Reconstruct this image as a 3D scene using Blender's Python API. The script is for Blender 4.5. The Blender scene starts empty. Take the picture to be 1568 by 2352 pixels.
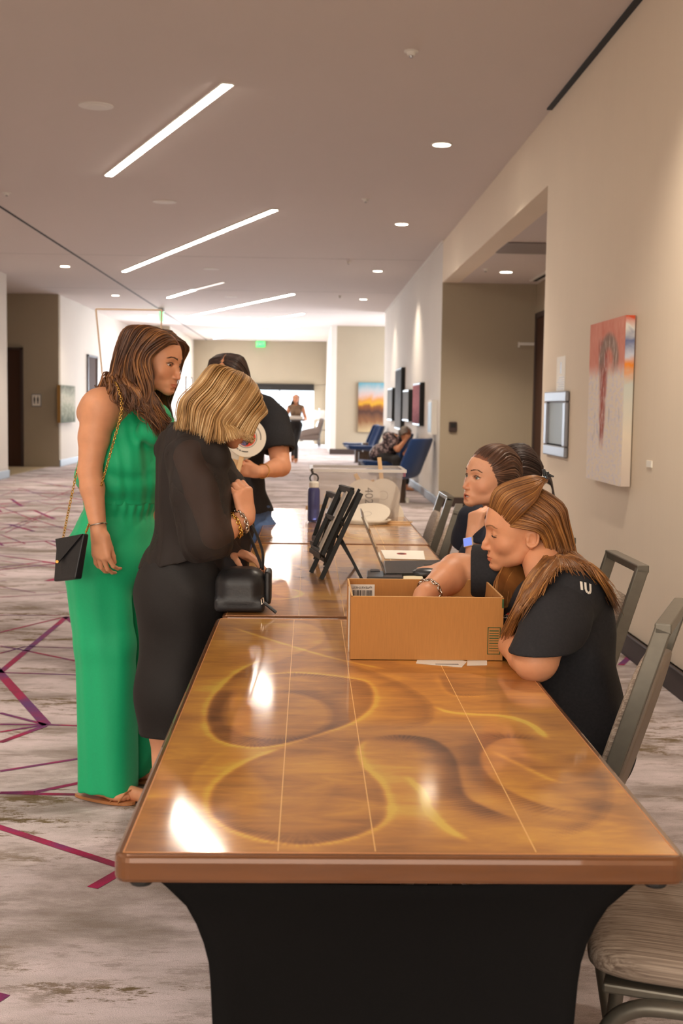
import bpy, math, random
import numpy as np
from mathutils import Vector, Matrix
# ================================================================== camera, daylight, exposure
sc = bpy.context.scene; COL = sc.collection
FPX = 2888.0                                            # focal length in pixels of the 1568x2352 frame
CAMP = Vector((0, 0, 1.35))
_y = Vector(((709.5-784)/FPX, -(931.5-1176)/FPX, -1)).normalized()   # corridor direction seen by the camera
_z = Vector((math.sin(.012), math.cos(.012), 0)); _z = (_z-_y*_z.dot(_y)).normalized(); _x = _y.cross(_z)
CAMR = Matrix((_x, _y, _z))                             # camera axes -> world axes
cam_data = bpy.data.cameras.new('camera'); cam = bpy.data.objects.new('camera', cam_data); COL.objects.link(cam)
cam.matrix_world = Matrix.Translation(CAMP) @ CAMR.to_4x4()
cam_data.sensor_fit = 'VERTICAL'; cam_data.sensor_height = 36; cam_data.lens = FPX*36/2352; cam_data.clip_start = .05; cam_data.clip_end = 200
cam_data.dof.use_dof = True; cam_data.dof.focus_distance = 3.0; cam_data.dof.aperture_fstop = 7.5
sc.camera = cam
world = bpy.data.worlds.new('sky'); sc.world = world; world.use_nodes = True
_bg = world.node_tree.nodes['Background']; _bg.inputs[0].default_value = (.80, .90, 1, 1); _bg.inputs[1].default_value = 2.4
sc.view_settings.view_transform = 'Standard'; sc.view_settings.look = 'None'; sc.view_settings.exposure = 0.27; sc.view_settings.gamma = 1
sc.cycles.max_bounces = 8; sc.cycles.diffuse_bounces = 5; sc.cycles.glossy_bounces = 4; sc.cycles.transmission_bounces = 8; sc.cycles.transparent_max_bounces = 12
sc.cycles.caustics_reflective = False; sc.cycles.caustics_refractive = False; sc.cycles.sample_clamp_indirect = 6.0; sc.cycles.use_denoising = True
CEIL = 3.57; TT = .762
def area(name, loc, rot, sx, sy, power, col=(1, 1, 1), spread=math.pi):
    l = bpy.data.lights.new(name, 'AREA'); l.shape = 'RECTANGLE'; l.size = sx; l.size_y = sy; l.energy = power; l.color = col; l.spread = spread
    o = bpy.data.objects.new(name, l); COL.objects.link(o); o.location = loc; o.rotation_euler = rot; return o
def spot(name, loc, aim, power, angle, col, blend=.6, size=.05):
    l = bpy.data.lights.new(name, 'SPOT'); l.energy = power; l.spot_size = math.radians(angle); l.spot_blend = blend; l.color = col; l.shadow_soft_size = size
    o = bpy.data.objects.new(name, l); COL.objects.link(o); o.location = loc; o.rotation_euler = (Vector(aim)-Vector(loc)).to_track_quat('-Z', 'Y').to_euler(); return o
# daylight through the glazing at the far end of the corridor and through its side windows
area('daylight_far_opening', (-1.2, 46.6, 1.6), (-math.pi/2, 0, 0), 6.5, 2.6, 3600, (.76, .88, 1))
area('daylight_far_side_windows', (-3.9, 40.6, 1.55), (0, -math.pi/2, 0), 2.4, 5.0, 80, (.76, .88, 1))
area('daylight_left_glazing', (-4.45, 36.2, 1.35), (-1.25, 0, .62), .9, 1.9, 360, (.86, .93, 1))
area('fill_lounge_side', (4.9, 32.6, 1.7), (0, math.pi/2, 0), 2.6, 4.2, 340, (.84, .92, 1))  # added unseen fill before the closed lounge wall, brightens left walls and ceiling
# unseen fill light added behind the camera, softly brightens the near end
area('fill_behind_camera', (-1.5, -3.7, 1.9), (math.pi/2, 0, 0), 6.0, 2.6, 190, (1, .90, .78))
WARM = (1, .86, .70)
# ------------------------------------------------------------------ helpers: linking, tagging, plain meshes
def V(*a): return Vector(a)
def tag(o, label=None, cat=None, group=None, kind=None):
    if label: o['label'] = label
    if cat: o['category'] = cat
    if group: o['group'] = group
    if kind: o['kind'] = kind
    return o
LOCAL = set()          # things whose parts are written in their own coordinates
def link(o, parent=None):
    COL.objects.link(o)
    if parent is not None:
        o.parent = parent
        if parent.parent is None and parent.name not in LOCAL: o.matrix_parent_inverse = Matrix.Translation(-parent.location)
    return o
def empty(name, loc=(0, 0, 0), label=None, cat=None, group=None, kind=None, local=False):
    o = bpy.data.objects.new(name, None)
    if local: LOCAL.add(o.name)
    COL.objects.link(o); o.location = loc; o.empty_display_size = .05
    return tag(o, label, cat, group, kind)
class MB:
    """collects vertices and faces, then links them as ONE mesh object"""
    def __init__(s): s.v = []; s.f = []; s.m = []; s.cur = 0
    def add(s, vs, fs, M=None):
        n = len(s.v)
        s.v += [tuple(M @ Vector(p)) if M is not None else tuple(p) for p in vs]
        s.f += [tuple(n + i for i in f) for f in fs]; s.m += [s.cur] * len(fs)
        return s
    def mat(s, i): s.cur = i; return s
    def box(s, a, b, M=None):
        (x0, y0, z0), (x1, y1, z1) = a, b
        return s.add([(x0,y0,z0),(x1,y0,z0),(x1,y1,z0),(x0,y1,z0),(x0,y0,z1),(x1,y0,z1),(x1,y1,z1),(x0,y1,z1)],
              [(0,3,2,1),(4,5,6,7),(0,1,5,4),(1,2,6,5),(2,3,7,6),(3,0,4,7)], M)
    def bar(s, p, q, w, h, up=(0, 0, 1)):
        p, q = Vector(p), Vector(q); d = (q - p).normalized(); u = Vector(up); r = d.cross(u)
        if r.length < 1e-4: r = d.cross(Vector((0, 1, 0)))
        r.normalize(); u = r.cross(d)
        c = [(-w/2, -h/2), (w/2, -h/2), (w/2, h/2), (-w/2, h/2)]
        vs = [p + r*a + u*b for a, b in c] + [q + r*a + u*b for a, b in c]
        return s.add(vs, [(0,1,2,3),(7,6,5,4),(0,4,5,1),(1,5,6,2),(2,6,7,3),(3,7,4,0)])
    def tube(s, pts, rad, n=10, cap=True, flat=1.0):
        pts = [Vector(p) for p in pts]; N = len(pts)
        rs = rad if isinstance(rad, (list, tuple)) else [rad]*N
        T = [(pts[min(i+1, N-1)] - pts[max(i-1, 0)]).normalized() for i in range(N)]
        u = T[0].orthogonal().normalized(); vs = []
        for i in range(N):
            u = (u - T[i]*u.dot(T[i])); u = u.normalized() if u.length > 1e-6 else T[i].orthogonal().normalized()
            w = T[i].cross(u)
            for k in range(n):
                a = 2*math.pi*k/n; vs.append(pts[i] + (u*math.cos(a) + w*math.sin(a)*flat)*rs[i])
        fs = [(i*n+k, i*n+(k+1) % n, (i+1)*n+(k+1) % n, (i+1)*n+k) for i in range(N-1) for k in range(n)]
        if cap: fs += [tuple(range(n-1, -1, -1)), tuple((N-1)*n+k for k in range(n))]
        return s.add(vs, fs)
    def lathe(s, prof, n=32, M=None):
        vs = [(r*math.cos(2*math.pi*k/n), r*math.sin(2*math.pi*k/n), z) for r, z in prof for k in range(n)]
        fs = [(i*n+k, i*n+(k+1) % n, (i+1)*n+(k+1) % n, (i+1)*n+k) for i in range(len(prof)-1) for k in range(n)]
        fs += [tuple(range(n-1, -1, -1)), tuple((len(prof)-1)*n+k for k in range(n))]
        return s.add(vs, fs, M)
    def prism(s, poly, z0, z1, M=None):
        n = len(poly)
        vs = [(x, y, z0) for x, y in poly] + [(x, y, z1) for x, y in poly]
        return s.add(vs, [tuple(range(n-1, -1, -1)), tuple(range(n, 2*n))] + [(k, (k+1) % n, n+(k+1) % n, n+k) for k in range(n)], M)
    def grid(s, P):
        a, b = len(P), len(P[0])
        return s.add([p for r in P for p in r], [(i*b+j, i*b+j+1, (i+1)*b+j+1, (i+1)*b+j) for i in range(a-1) for j in range(b-1)])
    def build(s, name, mat, parent=None, smooth=False, bevel=0, seg=2, sub=0, solid=0):
        me = bpy.data.meshes.new(name); me.from_pydata([tuple(v) for v in s.v], [], s.f)
        for m in (mat if isinstance(mat, (list, tuple)) else [mat]): me.materials.append(m)
        if any(s.m): me.polygons.foreach_set('material_index', s.m)
        if smooth or sub: me.polygons.foreach_set('use_smooth', [True]*len(me.polygons))
        o = bpy.data.objects.new(name, me); link(o, parent)
        if solid: md = o.modifiers.new('t', 'SOLIDIFY'); md.thickness = solid; md.offset = 0
        if bevel:
            md = o.modifiers.new('b', 'BEVEL'); md.width = bevel; md.segments = seg; md.limit_method = 'ANGLE'; md.angle_limit = .6
            md.harden_normals = False
        if sub: md = o.modifiers.new('s', 'SUBSURF'); md.levels = md.render_levels = sub
        me.update(); return o
# a photograph pixel (in the 1568x2352 frame) at depth Y / height Z / side X -> metres; used to take measurements
def ray(px, py): return CAMR @ Vector(((px-784)/FPX, (1176-py)/FPX, -1))
def at(px, py, Y): d = ray(px, py); return CAMP + d*(Y/d.y)
def atz(px, py, Z): d = ray(px, py); return CAMP + d*((Z-CAMP.z)/d.z)
def atx(px, py, X): d = ray(px, py); return CAMP + d*(X/d.x)
# ------------------------------------------------------------------ smooth solids: signed distances on a grid, meshed as one skin
def A3(p): return np.array(tuple(p), dtype=np.float32)
def cone(a, b, ra, rb=None, k=.012, op=1): rb = ra if rb is None else rb; return ('c', A3(a), A3(b), ra, rb, k, op)
def ell(c, r, R=None, k=.012, op=1): return ('e', A3(c), A3(r if hasattr(r, '__len__') else (r, r, r)), None if R is None else np.array([[R[i][j] for j in range(3)] for i in range(3)], dtype=np.float32), k, op)
def slab(c, r, R=None, k=.01, op=1, rnd=.008): return ('b', A3(c), A3(r), None if R is None else np.array([[R[i][j] for j in range(3)] for i in range(3)], dtype=np.float32), k, op, rnd)
def chain(pts, rs, k=.012): return [cone(pts[i], pts[i+1], rs[i], rs[i+1], k) for i in range(len(pts)-1)]
def grow(pr, d):
    out = []
    for p in pr:
        if p[0] == 'c': out.append(('c', p[1], p[2], p[3]+d, p[4]+d, p[5], p[6]))
        elif p[0] == 'e': out.append(('e', p[1], p[2]+d, p[3], p[4], p[5]))
        else: out.append(('b', p[1], p[2]+d, p[3], p[4], p[5], p[6]))
    return out
def pbox(p):
    if p[0] == 'c': m = max(p[3], p[4]); return np.minimum(p[1], p[2])-m, np.maximum(p[1], p[2])+m, p[5]
    m = p[2].max()*(1.0 if p[0] == 'e' else 1.75)
    return p[1]-m, p[1]+m, p[4]
def peval(p, X, Y, Z):
    if p[0] == 'c':
        a, b, ra, rb = p[1], p[2], p[3], p[4]; d = b-a; L = float(d@d)+1e-12
        px, py, pz = X-a[0], Y-a[1], Z-a[2]
        t = np.clip((px*d[0]+py*d[1]+pz*d[2])/L, 0, 1)
        return np.sqrt((px-t*d[0])**2+(py-t*d[1])**2+(pz-t*d[2])**2)-(ra+(rb-ra)*t)
    x, y, z = X-p[1][0], Y-p[1][1], Z-p[1][2]
    if p[3] is not None:
        R = p[3]; x, y, z = R[0][0]*x+R[1][0]*y+R[2][0]*z, R[0][1]*x+R[1][1]*y+R[2][1]*z, R[0][2]*x+R[1][2]*y+R[2][2]*z
    r = p[2]
    if p[0] == 'e':
        k0 = np.sqrt((x/r[0])**2+(y/r[1])**2+(z/r[2])**2); k1 = np.sqrt((x/r[0]**2)**2+(y/r[1]**2)**2+(z/r[2]**2)**2)+1e-9
        return k0*(k0-1)/k1
    c = p[6]; qx, qy, qz = abs(x)-r[0]+c, abs(y)-r[1]+c, abs(z)-r[2]+c
    return np.sqrt(np.maximum(qx, 0)**2+np.maximum(qy, 0)**2+np.maximum(qz, 0)**2)+np.minimum(np.maximum(qx, np.maximum(qy, qz)), 0)-c
def solid(prims, vox, post=None, lo=None, hi=None):
    bs = [pbox(p) for p in prims if p[-1 if p[0] != 'b' else 5] == 1]
    L = np.min([b[0] for b in bs], 0)-3*vox-.004 if lo is None else np.array(lo); Hh = np.max([b[1] for b in bs], 0)+3*vox+.004 if hi is None else np.array(hi)
    n = np.ceil((Hh-L)/vox).astype(int)+1
    ax = [(L[i]+vox*np.arange(n[i])).astype(np.float32) for i in range(3)]
    D = np.full(n, .06, dtype=np.float32)
    for p in prims:
        op = p[5] if p[0] != 'c' else p[6]
        a, b, k = pbox(p); e = k+3*vox+.004; i0 = np.clip(np.floor((a-e-L)/vox).astype(int), 0, n); i1 = np.clip(np.ceil((b+e-L)/vox).astype(int)+1, 0, n)
        if (i1 <= i0).any(): continue
        S = tuple(slice(i0[i], i1[i]) for i in range(3))
        d = peval(p, ax[0][S[0]][:, None, None], ax[1][S[1]][None, :, None], ax[2][S[2]][None, None, :])
        o = D[S]
        if op == 1: h = np.clip(.5+.5*(o-d)/k, 0, 1); D[S] = o+(d-o)*h-k*h*(1-h)
        else: h = np.clip(.5-.5*(o+d)/k, 0, 1); D[S] = o+(-d-o)*h+k*h*(1-h)
    if post is not None: D = post(D, ax[0][:, None, None], ax[1][None, :, None], ax[2][None, None, :]).astype(np.float32)
    D[0] = D[-1] = .05; D[:, 0] = D[:, -1] = .05; D[:, :, 0] = D[:, :, -1] = .05
    return nets(D, L, vox)
def nets(D, L, vox):
    s = D < 0; c = s.astype(np.int8)
    cnt = sum(c[i:c.shape[0]-1+i, j:c.shape[1]-1+j, k:c.shape[2]-1+k] for i in (0, 1) for j in (0, 1) for k in (0, 1))
    act = (cnt > 0) & (cnt < 8); I, J, K = np.nonzero(act)
    idx = np.full(act.shape, -1, dtype=np.int32); idx[I, J, K] = np.arange(len(I))
    acc = np.zeros((len(I), 3), dtype=np.float32); w = np.zeros(len(I), dtype=np.float32)
    co = [(i, j, k) for i in (0, 1) for j in (0, 1) for k in (0, 1)]
    vals = {q: D[I+q[0], J+q[1], K+q[2]] for q in co}
    for q in co:
        for ax in range(3):
            if q[ax]: continue
            r = list(q); r[ax] = 1; r = tuple(r); a, b = vals[q], vals[r]; m = (a < 0) != (b < 0)
            t = np.where(m, a/(a-b+1e-20), 0)
            for e in range(3): acc[:, e] += np.where(m, q[e]+(t if e == ax else 0), 0)
            w += m
    vs = (acc/w[:, None]+np.stack([I, J, K], 1))*vox+L
    fs = []
    for ax in range(3):
        sl0 = [slice(None)]*3; sl1 = [slice(None)]*3; sl0[ax] = slice(0, -1); sl1[ax] = slice(1, None)
        a, b = s[tuple(sl0)], s[tuple(sl1)]; E = np.nonzero(a != b); E = np.stack(E, 1)
        u, v = (ax+1) % 3, (ax+2) % 3
        E = E[(E[:, u] > 0) & (E[:, v] > 0) & (E[:, u] < D.shape[u]-1) & (E[:, v] < D.shape[v]-1)]
        def g(du, dv):
            Q = E.copy(); Q[:, u] += du; Q[:, v] += dv; return idx[Q[:, 0], Q[:, 1], Q[:, 2]]
        q = np.stack([g(-1, -1), g(0, -1), g(0, 0), g(-1, 0)], 1)
        fl = ~a[E[:, 0], E[:, 1], E[:, 2]]; q[fl] = q[fl][:, ::-1]; fs.append(q)
    return vs.astype(np.float32), np.concatenate(fs).astype(np.int32)
def relax(vs, fs, it=1, w=.5):
    for _ in range(it):
        acc = np.zeros_like(vs); n = np.zeros(len(vs), dtype=np.float32)
        for a, b in ((0, 1), (1, 2), (2, 3), (3, 0)):
            for p, q in ((a, b), (b, a)):
                for e in range(3): acc[:, e] += np.bincount(fs[:, p], weights=vs[fs[:, q], e], minlength=len(vs))
                n += np.bincount(fs[:, p], minlength=len(vs))
        vs = vs*(1-w)+w*acc/np.maximum(n, 1)[:, None]
    return vs.astype(np.float32)
def skin_obj(name, parts, mat, parent=None, tint=None, modifiers=None):
    """parts: list of (verts, quads[, tint]) joined into one mesh object"""
    vs, fs, ts, n = [], [], [], 0
    for p in parts:
        vs.append(p[0]); fs.append(p[1]+n); n += len(p[0])
        ts.append(p[2] if len(p) > 2 and p[2] is not None else np.ones((len(p[0]), 4), dtype=np.float32))
    vs = np.concatenate(vs); fs = np.concatenate(fs); ts = np.concatenate(ts)
    me = bpy.data.meshes.new(name); me.vertices.add(len(vs)); me.vertices.foreach_set('co', vs.ravel())
    me.loops.add(len(fs)*4); me.loops.foreach_set('vertex_index', fs.ravel())
    me.polygons.add(len(fs)); me.polygons.foreach_set('loop_start', np.arange(0, len(fs)*4, 4, dtype=np.int32))
    me.polygons.foreach_set('use_smooth', np.ones(len(fs), dtype=bool))
    me.update(calc_edges=True)
    at_ = me.attributes.new('tint', 'FLOAT_COLOR', 'POINT'); at_.data.foreach_set('color', ts.astype(np.float32).ravel())
    for m in (mat if isinstance(mat, (list, tuple)) else [mat]): me.materials.append(m)
    o = bpy.data.objects.new(name, me); link(o, parent); me.update(); return o
def sdf_obj(name, prims, vox, mat, parent=None, post=None, smooth=1, **kw):
    v, f = solid(prims, vox, post, **kw)
    if smooth: v = relax(v, f, smooth)
    return skin_obj(name, [(v, f)], mat, parent)
# cloth operators on the distance field
def cut(n, d, k=.004):   # keep the side where n.p < d
    n = np.array(n, dtype=np.float32); n /= np.linalg.norm(n)
    return lambda D, X, Y, Z: np.maximum(D, n[0]*X+n[1]*Y+n[2]*Z-d)
def seq(*fs):
    def f(D, X, Y, Z):
        for g in fs: D = g(D, X, Y, Z)
        return D
    return f
# ------------------------------------------------------------------ hands
def frame(d, n):
    d = Vector(d).normalized(); n = Vector(n); n = (n-d*n.dot(d)).normalized(); return d, n, d.cross(n)
def hand(w, d, n, side=1, curl=(25, 30, 20), spread=4, thumb=(35, 20), s=.95, curls=None, k=.006):
    """w wrist, d pointing direction, n back-of-hand normal, side +1/-1: which way the thumb lies (along d x n)"""
    w = Vector(w); d, n, r = frame(d, n); r = r*side; P = []
    kn = []
    lens = [(.040, .024, .019), (.044, .028, .020), (.041, .026, .020), (.032, .019, .017)]
    rad = [(.0088, .0078, .0066), (.0090, .0080, .0068), (.0086, .0076, .0065), (.0078, .0068, .0058)]
    offs = [.027, .009, -.009, -.026]; mlen = [.086, .088, .083, .076]
    for i in range(4):
        a = w+d*.012*s+r*offs[i]*.62*s; b = w+(d*mlen[i]+r*offs[i]+n*(.003 if i in (1, 2) else 0))*s
        P.append(cone(a, b, .0125*s, .0105*s, .012))
        cu = curls[i] if curls else curl
        ang = 0; p = b; dd = (d+r*math.tan(math.radians(spread*(1.5-i)/1.5))*1.0).normalized()
        for j in range(3):
            ang += cu[j]; q = (dd*math.cos(math.radians(ang))-n*math.sin(math.radians(ang)))
            e = p+q*lens[i][j]*s
            P.append(cone(p, e, rad[i][j]*1.02*s, (rad[i][j+1] if j < 2 else rad[i][2]*.86)*s, k*.5 if j else k)); p = e
    P.append(cone(w, w+d*.02*s, .021*s, .020*s, .014))
    P.append(slab(w+d*.045*s-n*.003*s, (.033*s, .028*s, .011*s), ((d.x, r.x, n.x), (d.y, r.y, n.y), (d.z, r.z, n.z)), .012))
    # thumb from the side of the palm
    t0 = w+(d*.018+r*.020-n*.006)*s; ta, tc = thumb
    td = (d*math.cos(math.radians(ta))+r*math.sin(math.radians(ta))-n*.35).normalized()
    t1 = t0+td*.042*s; td2 = (td+d*.35-r*.15*tc/20-n*.25*tc/20).normalized(); t2 = t1+td2*.032*s; td3 = (td2+d*.25-r*.2*tc/20-n*.2*tc/20).normalized(); t3 = t2+td3*.024*s
    P += [cone(t0, t1, .0145*s, .0112*s, .012), cone(t1, t2, .0105*s, .0092*s, .004), cone(t2, t3, .0092*s, .0072*s, .003)]
    return P
def nails(w, d, n, side=1, curl=(25, 30, 20), spread=4, s=.95, curls=None):
    pass
# ------------------------------------------------------------------ heads (local: x = person's right, y = face, z = up, 0 = between the eyes' level and the ear canals)
HEAD = {}
def head_solid(age=0, mouth=0, vox=.0016, lids=.45, smile=0, neck=None, nose=1.0, ears=True, scalp=(.34, .26, .22), line=.007):
    P = [ell((0, -.010, .028), (.0735, .092, .083), None, .01), ell((0, .018, .026), (.064, .073, .072), None, .03),
         ell((0, .034, -.020), (.058, .052, .066), None, .03), ell((0, .038, -.055), (.044, .046, .044), None, .03), ell((0, .066, -.066), (.026, .022, .028), None, .022)]
    for sx in (-1, 1):
        P += [cone((sx*.047, .004, -.046), (sx*.037, .028, -.072), .016, .015, .028), cone((sx*.037, .028, -.072), (sx*.009, .070, -.100), .015, .0125, .028),
              ell((sx*.0385, .056, -.029), (.021, .021, .019), None, .022), cone((sx*.013, .0845, .020), (sx*.042, .069, .0225), .0065, .005, .018)]
    P += [ell((0, .0800, -.1010), (.0140, .0120, .0120), None, .018)]
    for sx in (-1, 1): P += [ell((sx*.0315, .0930, .002), (.0175, .0125, .0120), None, .014, -1)]
    # nose
    P += [cone((0, .083, .009), (0, .1015, -.028), .0052, .0066, .010), cone((0, .1025, -.028), (0, .1070*nose, -.0385), .0062, .0066, .006), ell((0, .0985, -.0440), (.0074, .009, .0046), None, .006)]
    for sx in (-1, 1): P += [ell((sx*.0105, .0940, -.0415), (.0056, .0092, .0060), None, .006), ell((sx*.0055, .1005, -.0485), (.0028, .0048, .0028), None, .002, -1)]
    # mouth
    P += [ell((0, .0805, -.071), (.024, .0135, .018), None, .014)]
    dz = .003+mouth*.011; cz = .001*smile*3
    P += [cone((-.0215, .0815, -.0715+cz), (-.006, .0945, -.0683), .0020, .0040, .003), cone((.0215, .0815, -.0715+cz), (.006, .0945, -.0683), .0020, .0040, .003), cone((-.006, .0945, -.0683), (.006, .0945, -.0683), .0040, .0040, .003)]
    P += [cone((-.0185, .0825, -.0735+cz), (-.006, .0932, -.0757-dz), .0022, .0049, .003), cone((.0185, .0825, -.0735+cz), (.006, .0932, -.0757-dz), .0022, .0049, .003), cone((-.006, .0932, -.0757-dz), (.006, .0932, -.0757-dz), .0050, .0050, .003)]
    if mouth: P += [ell((0, .098, -.0735-dz*.35), (.0165, .020, .0035+mouth*.0035), None, .0015, -1)]
    else:
        P += [cone((-.020, .0905, -.0722+cz), (0, .1020, -.0722), .0011, .0013, .002, -1), cone((.020, .0905, -.0722+cz), (0, .1020, -.0722), .0011, .0013, .002, -1)]
    P += [ell((0, .094, -.0885-dz), (.014, .006, .004), None, .006, -1)]
    # lids round the eyeballs
    for sx in (-1, 1):
        c = Vector((sx*.0315, .0715, .000))
        P += [ell(c, .0142, None, .004)]
        if lids < .1: P += [cone(c+V(-.012, .0070, -.0052), c+V(.012, .0062, -.0052), .0016, .0014, .002)]; continue
        P += [ell(c+V(sx*.001, .012, -.0005-.003*(.5-lids)), (.0135, .012, .0015+.0050*lids), None, .0018, -1), ell(c+V(-sx*.012, .010, -.002), (.005, .008, .0022), None, .0015, -1)]
        if lids > .2: P += [cone(c+V(-.012, .0075, .0078), c+V(.012, .0060, .0078), .0022, .0020, .002)]
    if ears:
        for sx in (-1, 1):
            e = Vector((sx*.0715, -.010, -.012)); q = Vector((sx*.40, -.30, 0)).normalized()
            ring = []
            for i in range(15):
                a = math.radians(-40+i*20); yy = -math.sin(a)*.0150-.001*math.cos(a); zz = math.cos(a)*(.0270 if math.cos(a) > 0 else .0215)
                ring.append(e+V(sx*(.0065-yy*.38-.002*math.cos(a)), yy-zz*.10, zz))
            P += [ell(e+V(sx*.003, -.002, 0), (.0048, .0140, .0235), None, .006)]
            P += [cone(ring[i], ring[i+1], .0028, .0027, .004) for i in range(14)]
            P += [ell(e+V(sx*.0068, .001, -.002), (.0050, .0078, .013), None, .003, -1), ell(e+V(sx*.003, .0045, -.0225), (.0042, .0062, .0075), None, .004), ell(e+V(sx*.0035, .0125, -.004), (.0040, .0035, .006), None, .004), ell(e+V(-sx*.002, .002, -.001), (.0050, .0125, .021), None, .005)]
    if neck: P += [cone((0, -.020, -.055), neck[0], neck[1]*.98, neck[1], .028)]
    v, f = solid(P, vox); v = relax(v, f, 1, .4)
    # colour that belongs to the skin: lips, cheeks, eye line, brows stay as tints
    x, y, z = v[:, 0], v[:, 1], v[:, 2]; T = np.ones((len(v), 4), dtype=np.float32)
    m = np.abs(x)/.0220; q = np.clip(1-m*m, 0, 1)
    tw = np.clip((y-.0855)/.002, 0, 1)*np.clip(np.minimum((-.0725+.0075*q-z)/.001, (z+.0725+.0035*q+(.0065+dz)*q)/.001), 0, 1)*(m < 1)
    for e, c_ in enumerate((.82, .54, .52)): T[:, e] *= 1-(1-c_)*tw
    if mouth: ins = (np.abs(x) < .016) & (z < -.0690) & (z > -.0800-dz) & (y < .0905) & (y > .06); T[ins, :3] = (.30, .12, .11)
    ch = np.exp(-(((np.abs(x)-.043)/.022)**2+((z+.034)/.022)**2))*(y > .02); T[:, 1] *= 1-.07*ch; T[:, 2] *= 1-.07*ch
    ns = np.exp(-((x/.012)**2+((z+.043)/.012)**2))*(y > .08); T[:, 1] *= 1-.10*ns; T[:, 2] *= 1-.10*ns
    if lids < .1: ll = (y > .066) & (np.abs(np.abs(x)-.0315) < .0145) & (z > -.0078-.06*0) & (z < -.0042); T[ll, :3] *= .35
    el = np.abs(x)-.0315; rr = np.sqrt((el/.0150)**2+((z-.0010)/.0075)**2); d_ = (lids >= .1) & (y > .068) & (rr < 1.25) & (rr > .70) & (z > .0015+.0); T[d_, :3] *= .42
    d2 = (y > .068) & (rr < 1.1) & (rr > .72) & (z <= .0015); T[d2, :3] *= .72
    hm = ((z > .064+line-.25*np.maximum(np.abs(x)-.02, 0)) & (y > .02)) | ((z > .012+.45*np.maximum(y, 0)) & (y <= .045) & (y > -.015)) | ((z > -.055) & (y <= -.028)) | ((z > .05) & (y < .03))
    hm &= np.abs(x) < .0765
    T[hm, :3] = scalp
    zc = v[:, 2]; v[:, 2] = np.where(zc > -.045, zc, np.where(zc > -.115, -.045+(zc+.045)*.82, zc+.0126))
    from mathutils.bvhtree import BVHTree
    HEAD['bvh'] = BVHTree.FromPolygons([Vector(p) for p in v.tolist()], f.tolist()); HEAD['lids'] = lids; return v, f, T
def head_place(mesh, M, s):
    v, f, T = mesh; R = np.array([[M[i][j] for j in range(3)] for i in range(3)], dtype=np.float32); t = np.array([M[i][3] for i in range(3)], dtype=np.float32)
    return (v*s)@R.T+t, f, T
def head_matrix(pos, face, pitch=0, roll=0):
    """face: world xy direction the face looks to; pitch down positive (degrees)"""
    f = Vector((face[0], face[1], 0)).normalized(); yaw = math.atan2(-f.x, f.y)
    return Matrix.Translation(pos) @ Matrix.Rotation(yaw, 4, 'Z') @ Matrix.Rotation(-math.radians(pitch), 4, 'X') @ Matrix.Rotation(math.radians(roll), 4, 'Y')
def eyes(M, s, parent, iris, look=(0, 0)):
    for sx in (-1, 1):
        b = MB(); n, m = 16, 20; c = Vector((sx*.0315, .0715, 0)); Q = Matrix.Rotation(math.radians(look[0]), 3, 'Z') @ Matrix.Rotation(math.radians(look[1]), 3, 'X')
        vs = []; fs = []; b2 = []
        for i in range(n+1):
            a = math.pi*i/n
            for j in range(m):
                t = 2*math.pi*j/m; r = .0124+(.0006*math.cos(a)**8 if a < 1 else 0)
                p = Q @ Vector((math.sin(a)*math.cos(t), math.cos(a), math.sin(a)*math.sin(t)))*r; vs.append(M @ ((c+p)*s))
        for i in range(n):
            b.cur = 2 if i < 1 else (1 if i < 2.6 else 0)
            b.add(vs, [(i*m+j, i*m+(j+1) % m, (i+1)*m+(j+1) % m, (i+1)*m+j) for j in range(m)]) if i == 0 else (b.f.extend([(i*m+j, i*m+(j+1) % m, (i+1)*m+(j+1) % m, (i+1)*m+j) for j in range(m)]), b.m.extend([b.cur]*m))
        b.build('eye', [MAT['eye_white'], iris, MAT['pupil']], parent, smooth=True)
def brows(M, s, parent, mat, lift=0, thick=1.0, seed=1):
    """brow hairs and lashes, laid on the skin of the head made last"""
    rnd = random.Random(seed); bv = HEAD['bvh']
    def on(x, z, o=.0006):
        h, *_ = bv.ray_cast(Vector((x, .3, z)), Vector((0, -1, 0))); return (h if h else Vector((x, .08, z)))+V(0, o, 0)
    for sx in (-1, 1):
        b = MB()
        for i in range(110):
            u = rnd.random(); x = .011+.037*u; zc = .0205+.0065*math.sin(math.pi*min(1, u*1.15)*.62)+lift-(.005*max(0, u-.7)/.3)
            z = zc+(rnd.random()-.5)*.0060*(1-.65*u)*thick; x1, z1 = x+.006, z+.0022*(1-1.7*u)
            b.tube([M @ (on(sx*x, z)*s), M @ (on(sx*(x+x1)/2, (z+z1)/2, .0012)*s), M @ (on(sx*x1, z1, .0008)*s)], [.0006, .0006, .0002], 4)
        b.build('eyebrow', mat, parent)
        L = []; lids = HEAD['lids']
        for i in range(13):
            q = -1+2*i/12; x = .0315+.0128*q
            z = (-.0050-.0012*(1-q*q)) if lids < .1 else (.0005+(.0030+.0052*lids)*(1-q*q))
            L.append(M @ (on(sx*x, z+(.0012 if lids >= .1 else 0), .0009)*s))
        MB().tube(L, [.0004]+[.0010]*11+[.0005], 5).build('eyelashes', MAT['lash'], parent)
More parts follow.
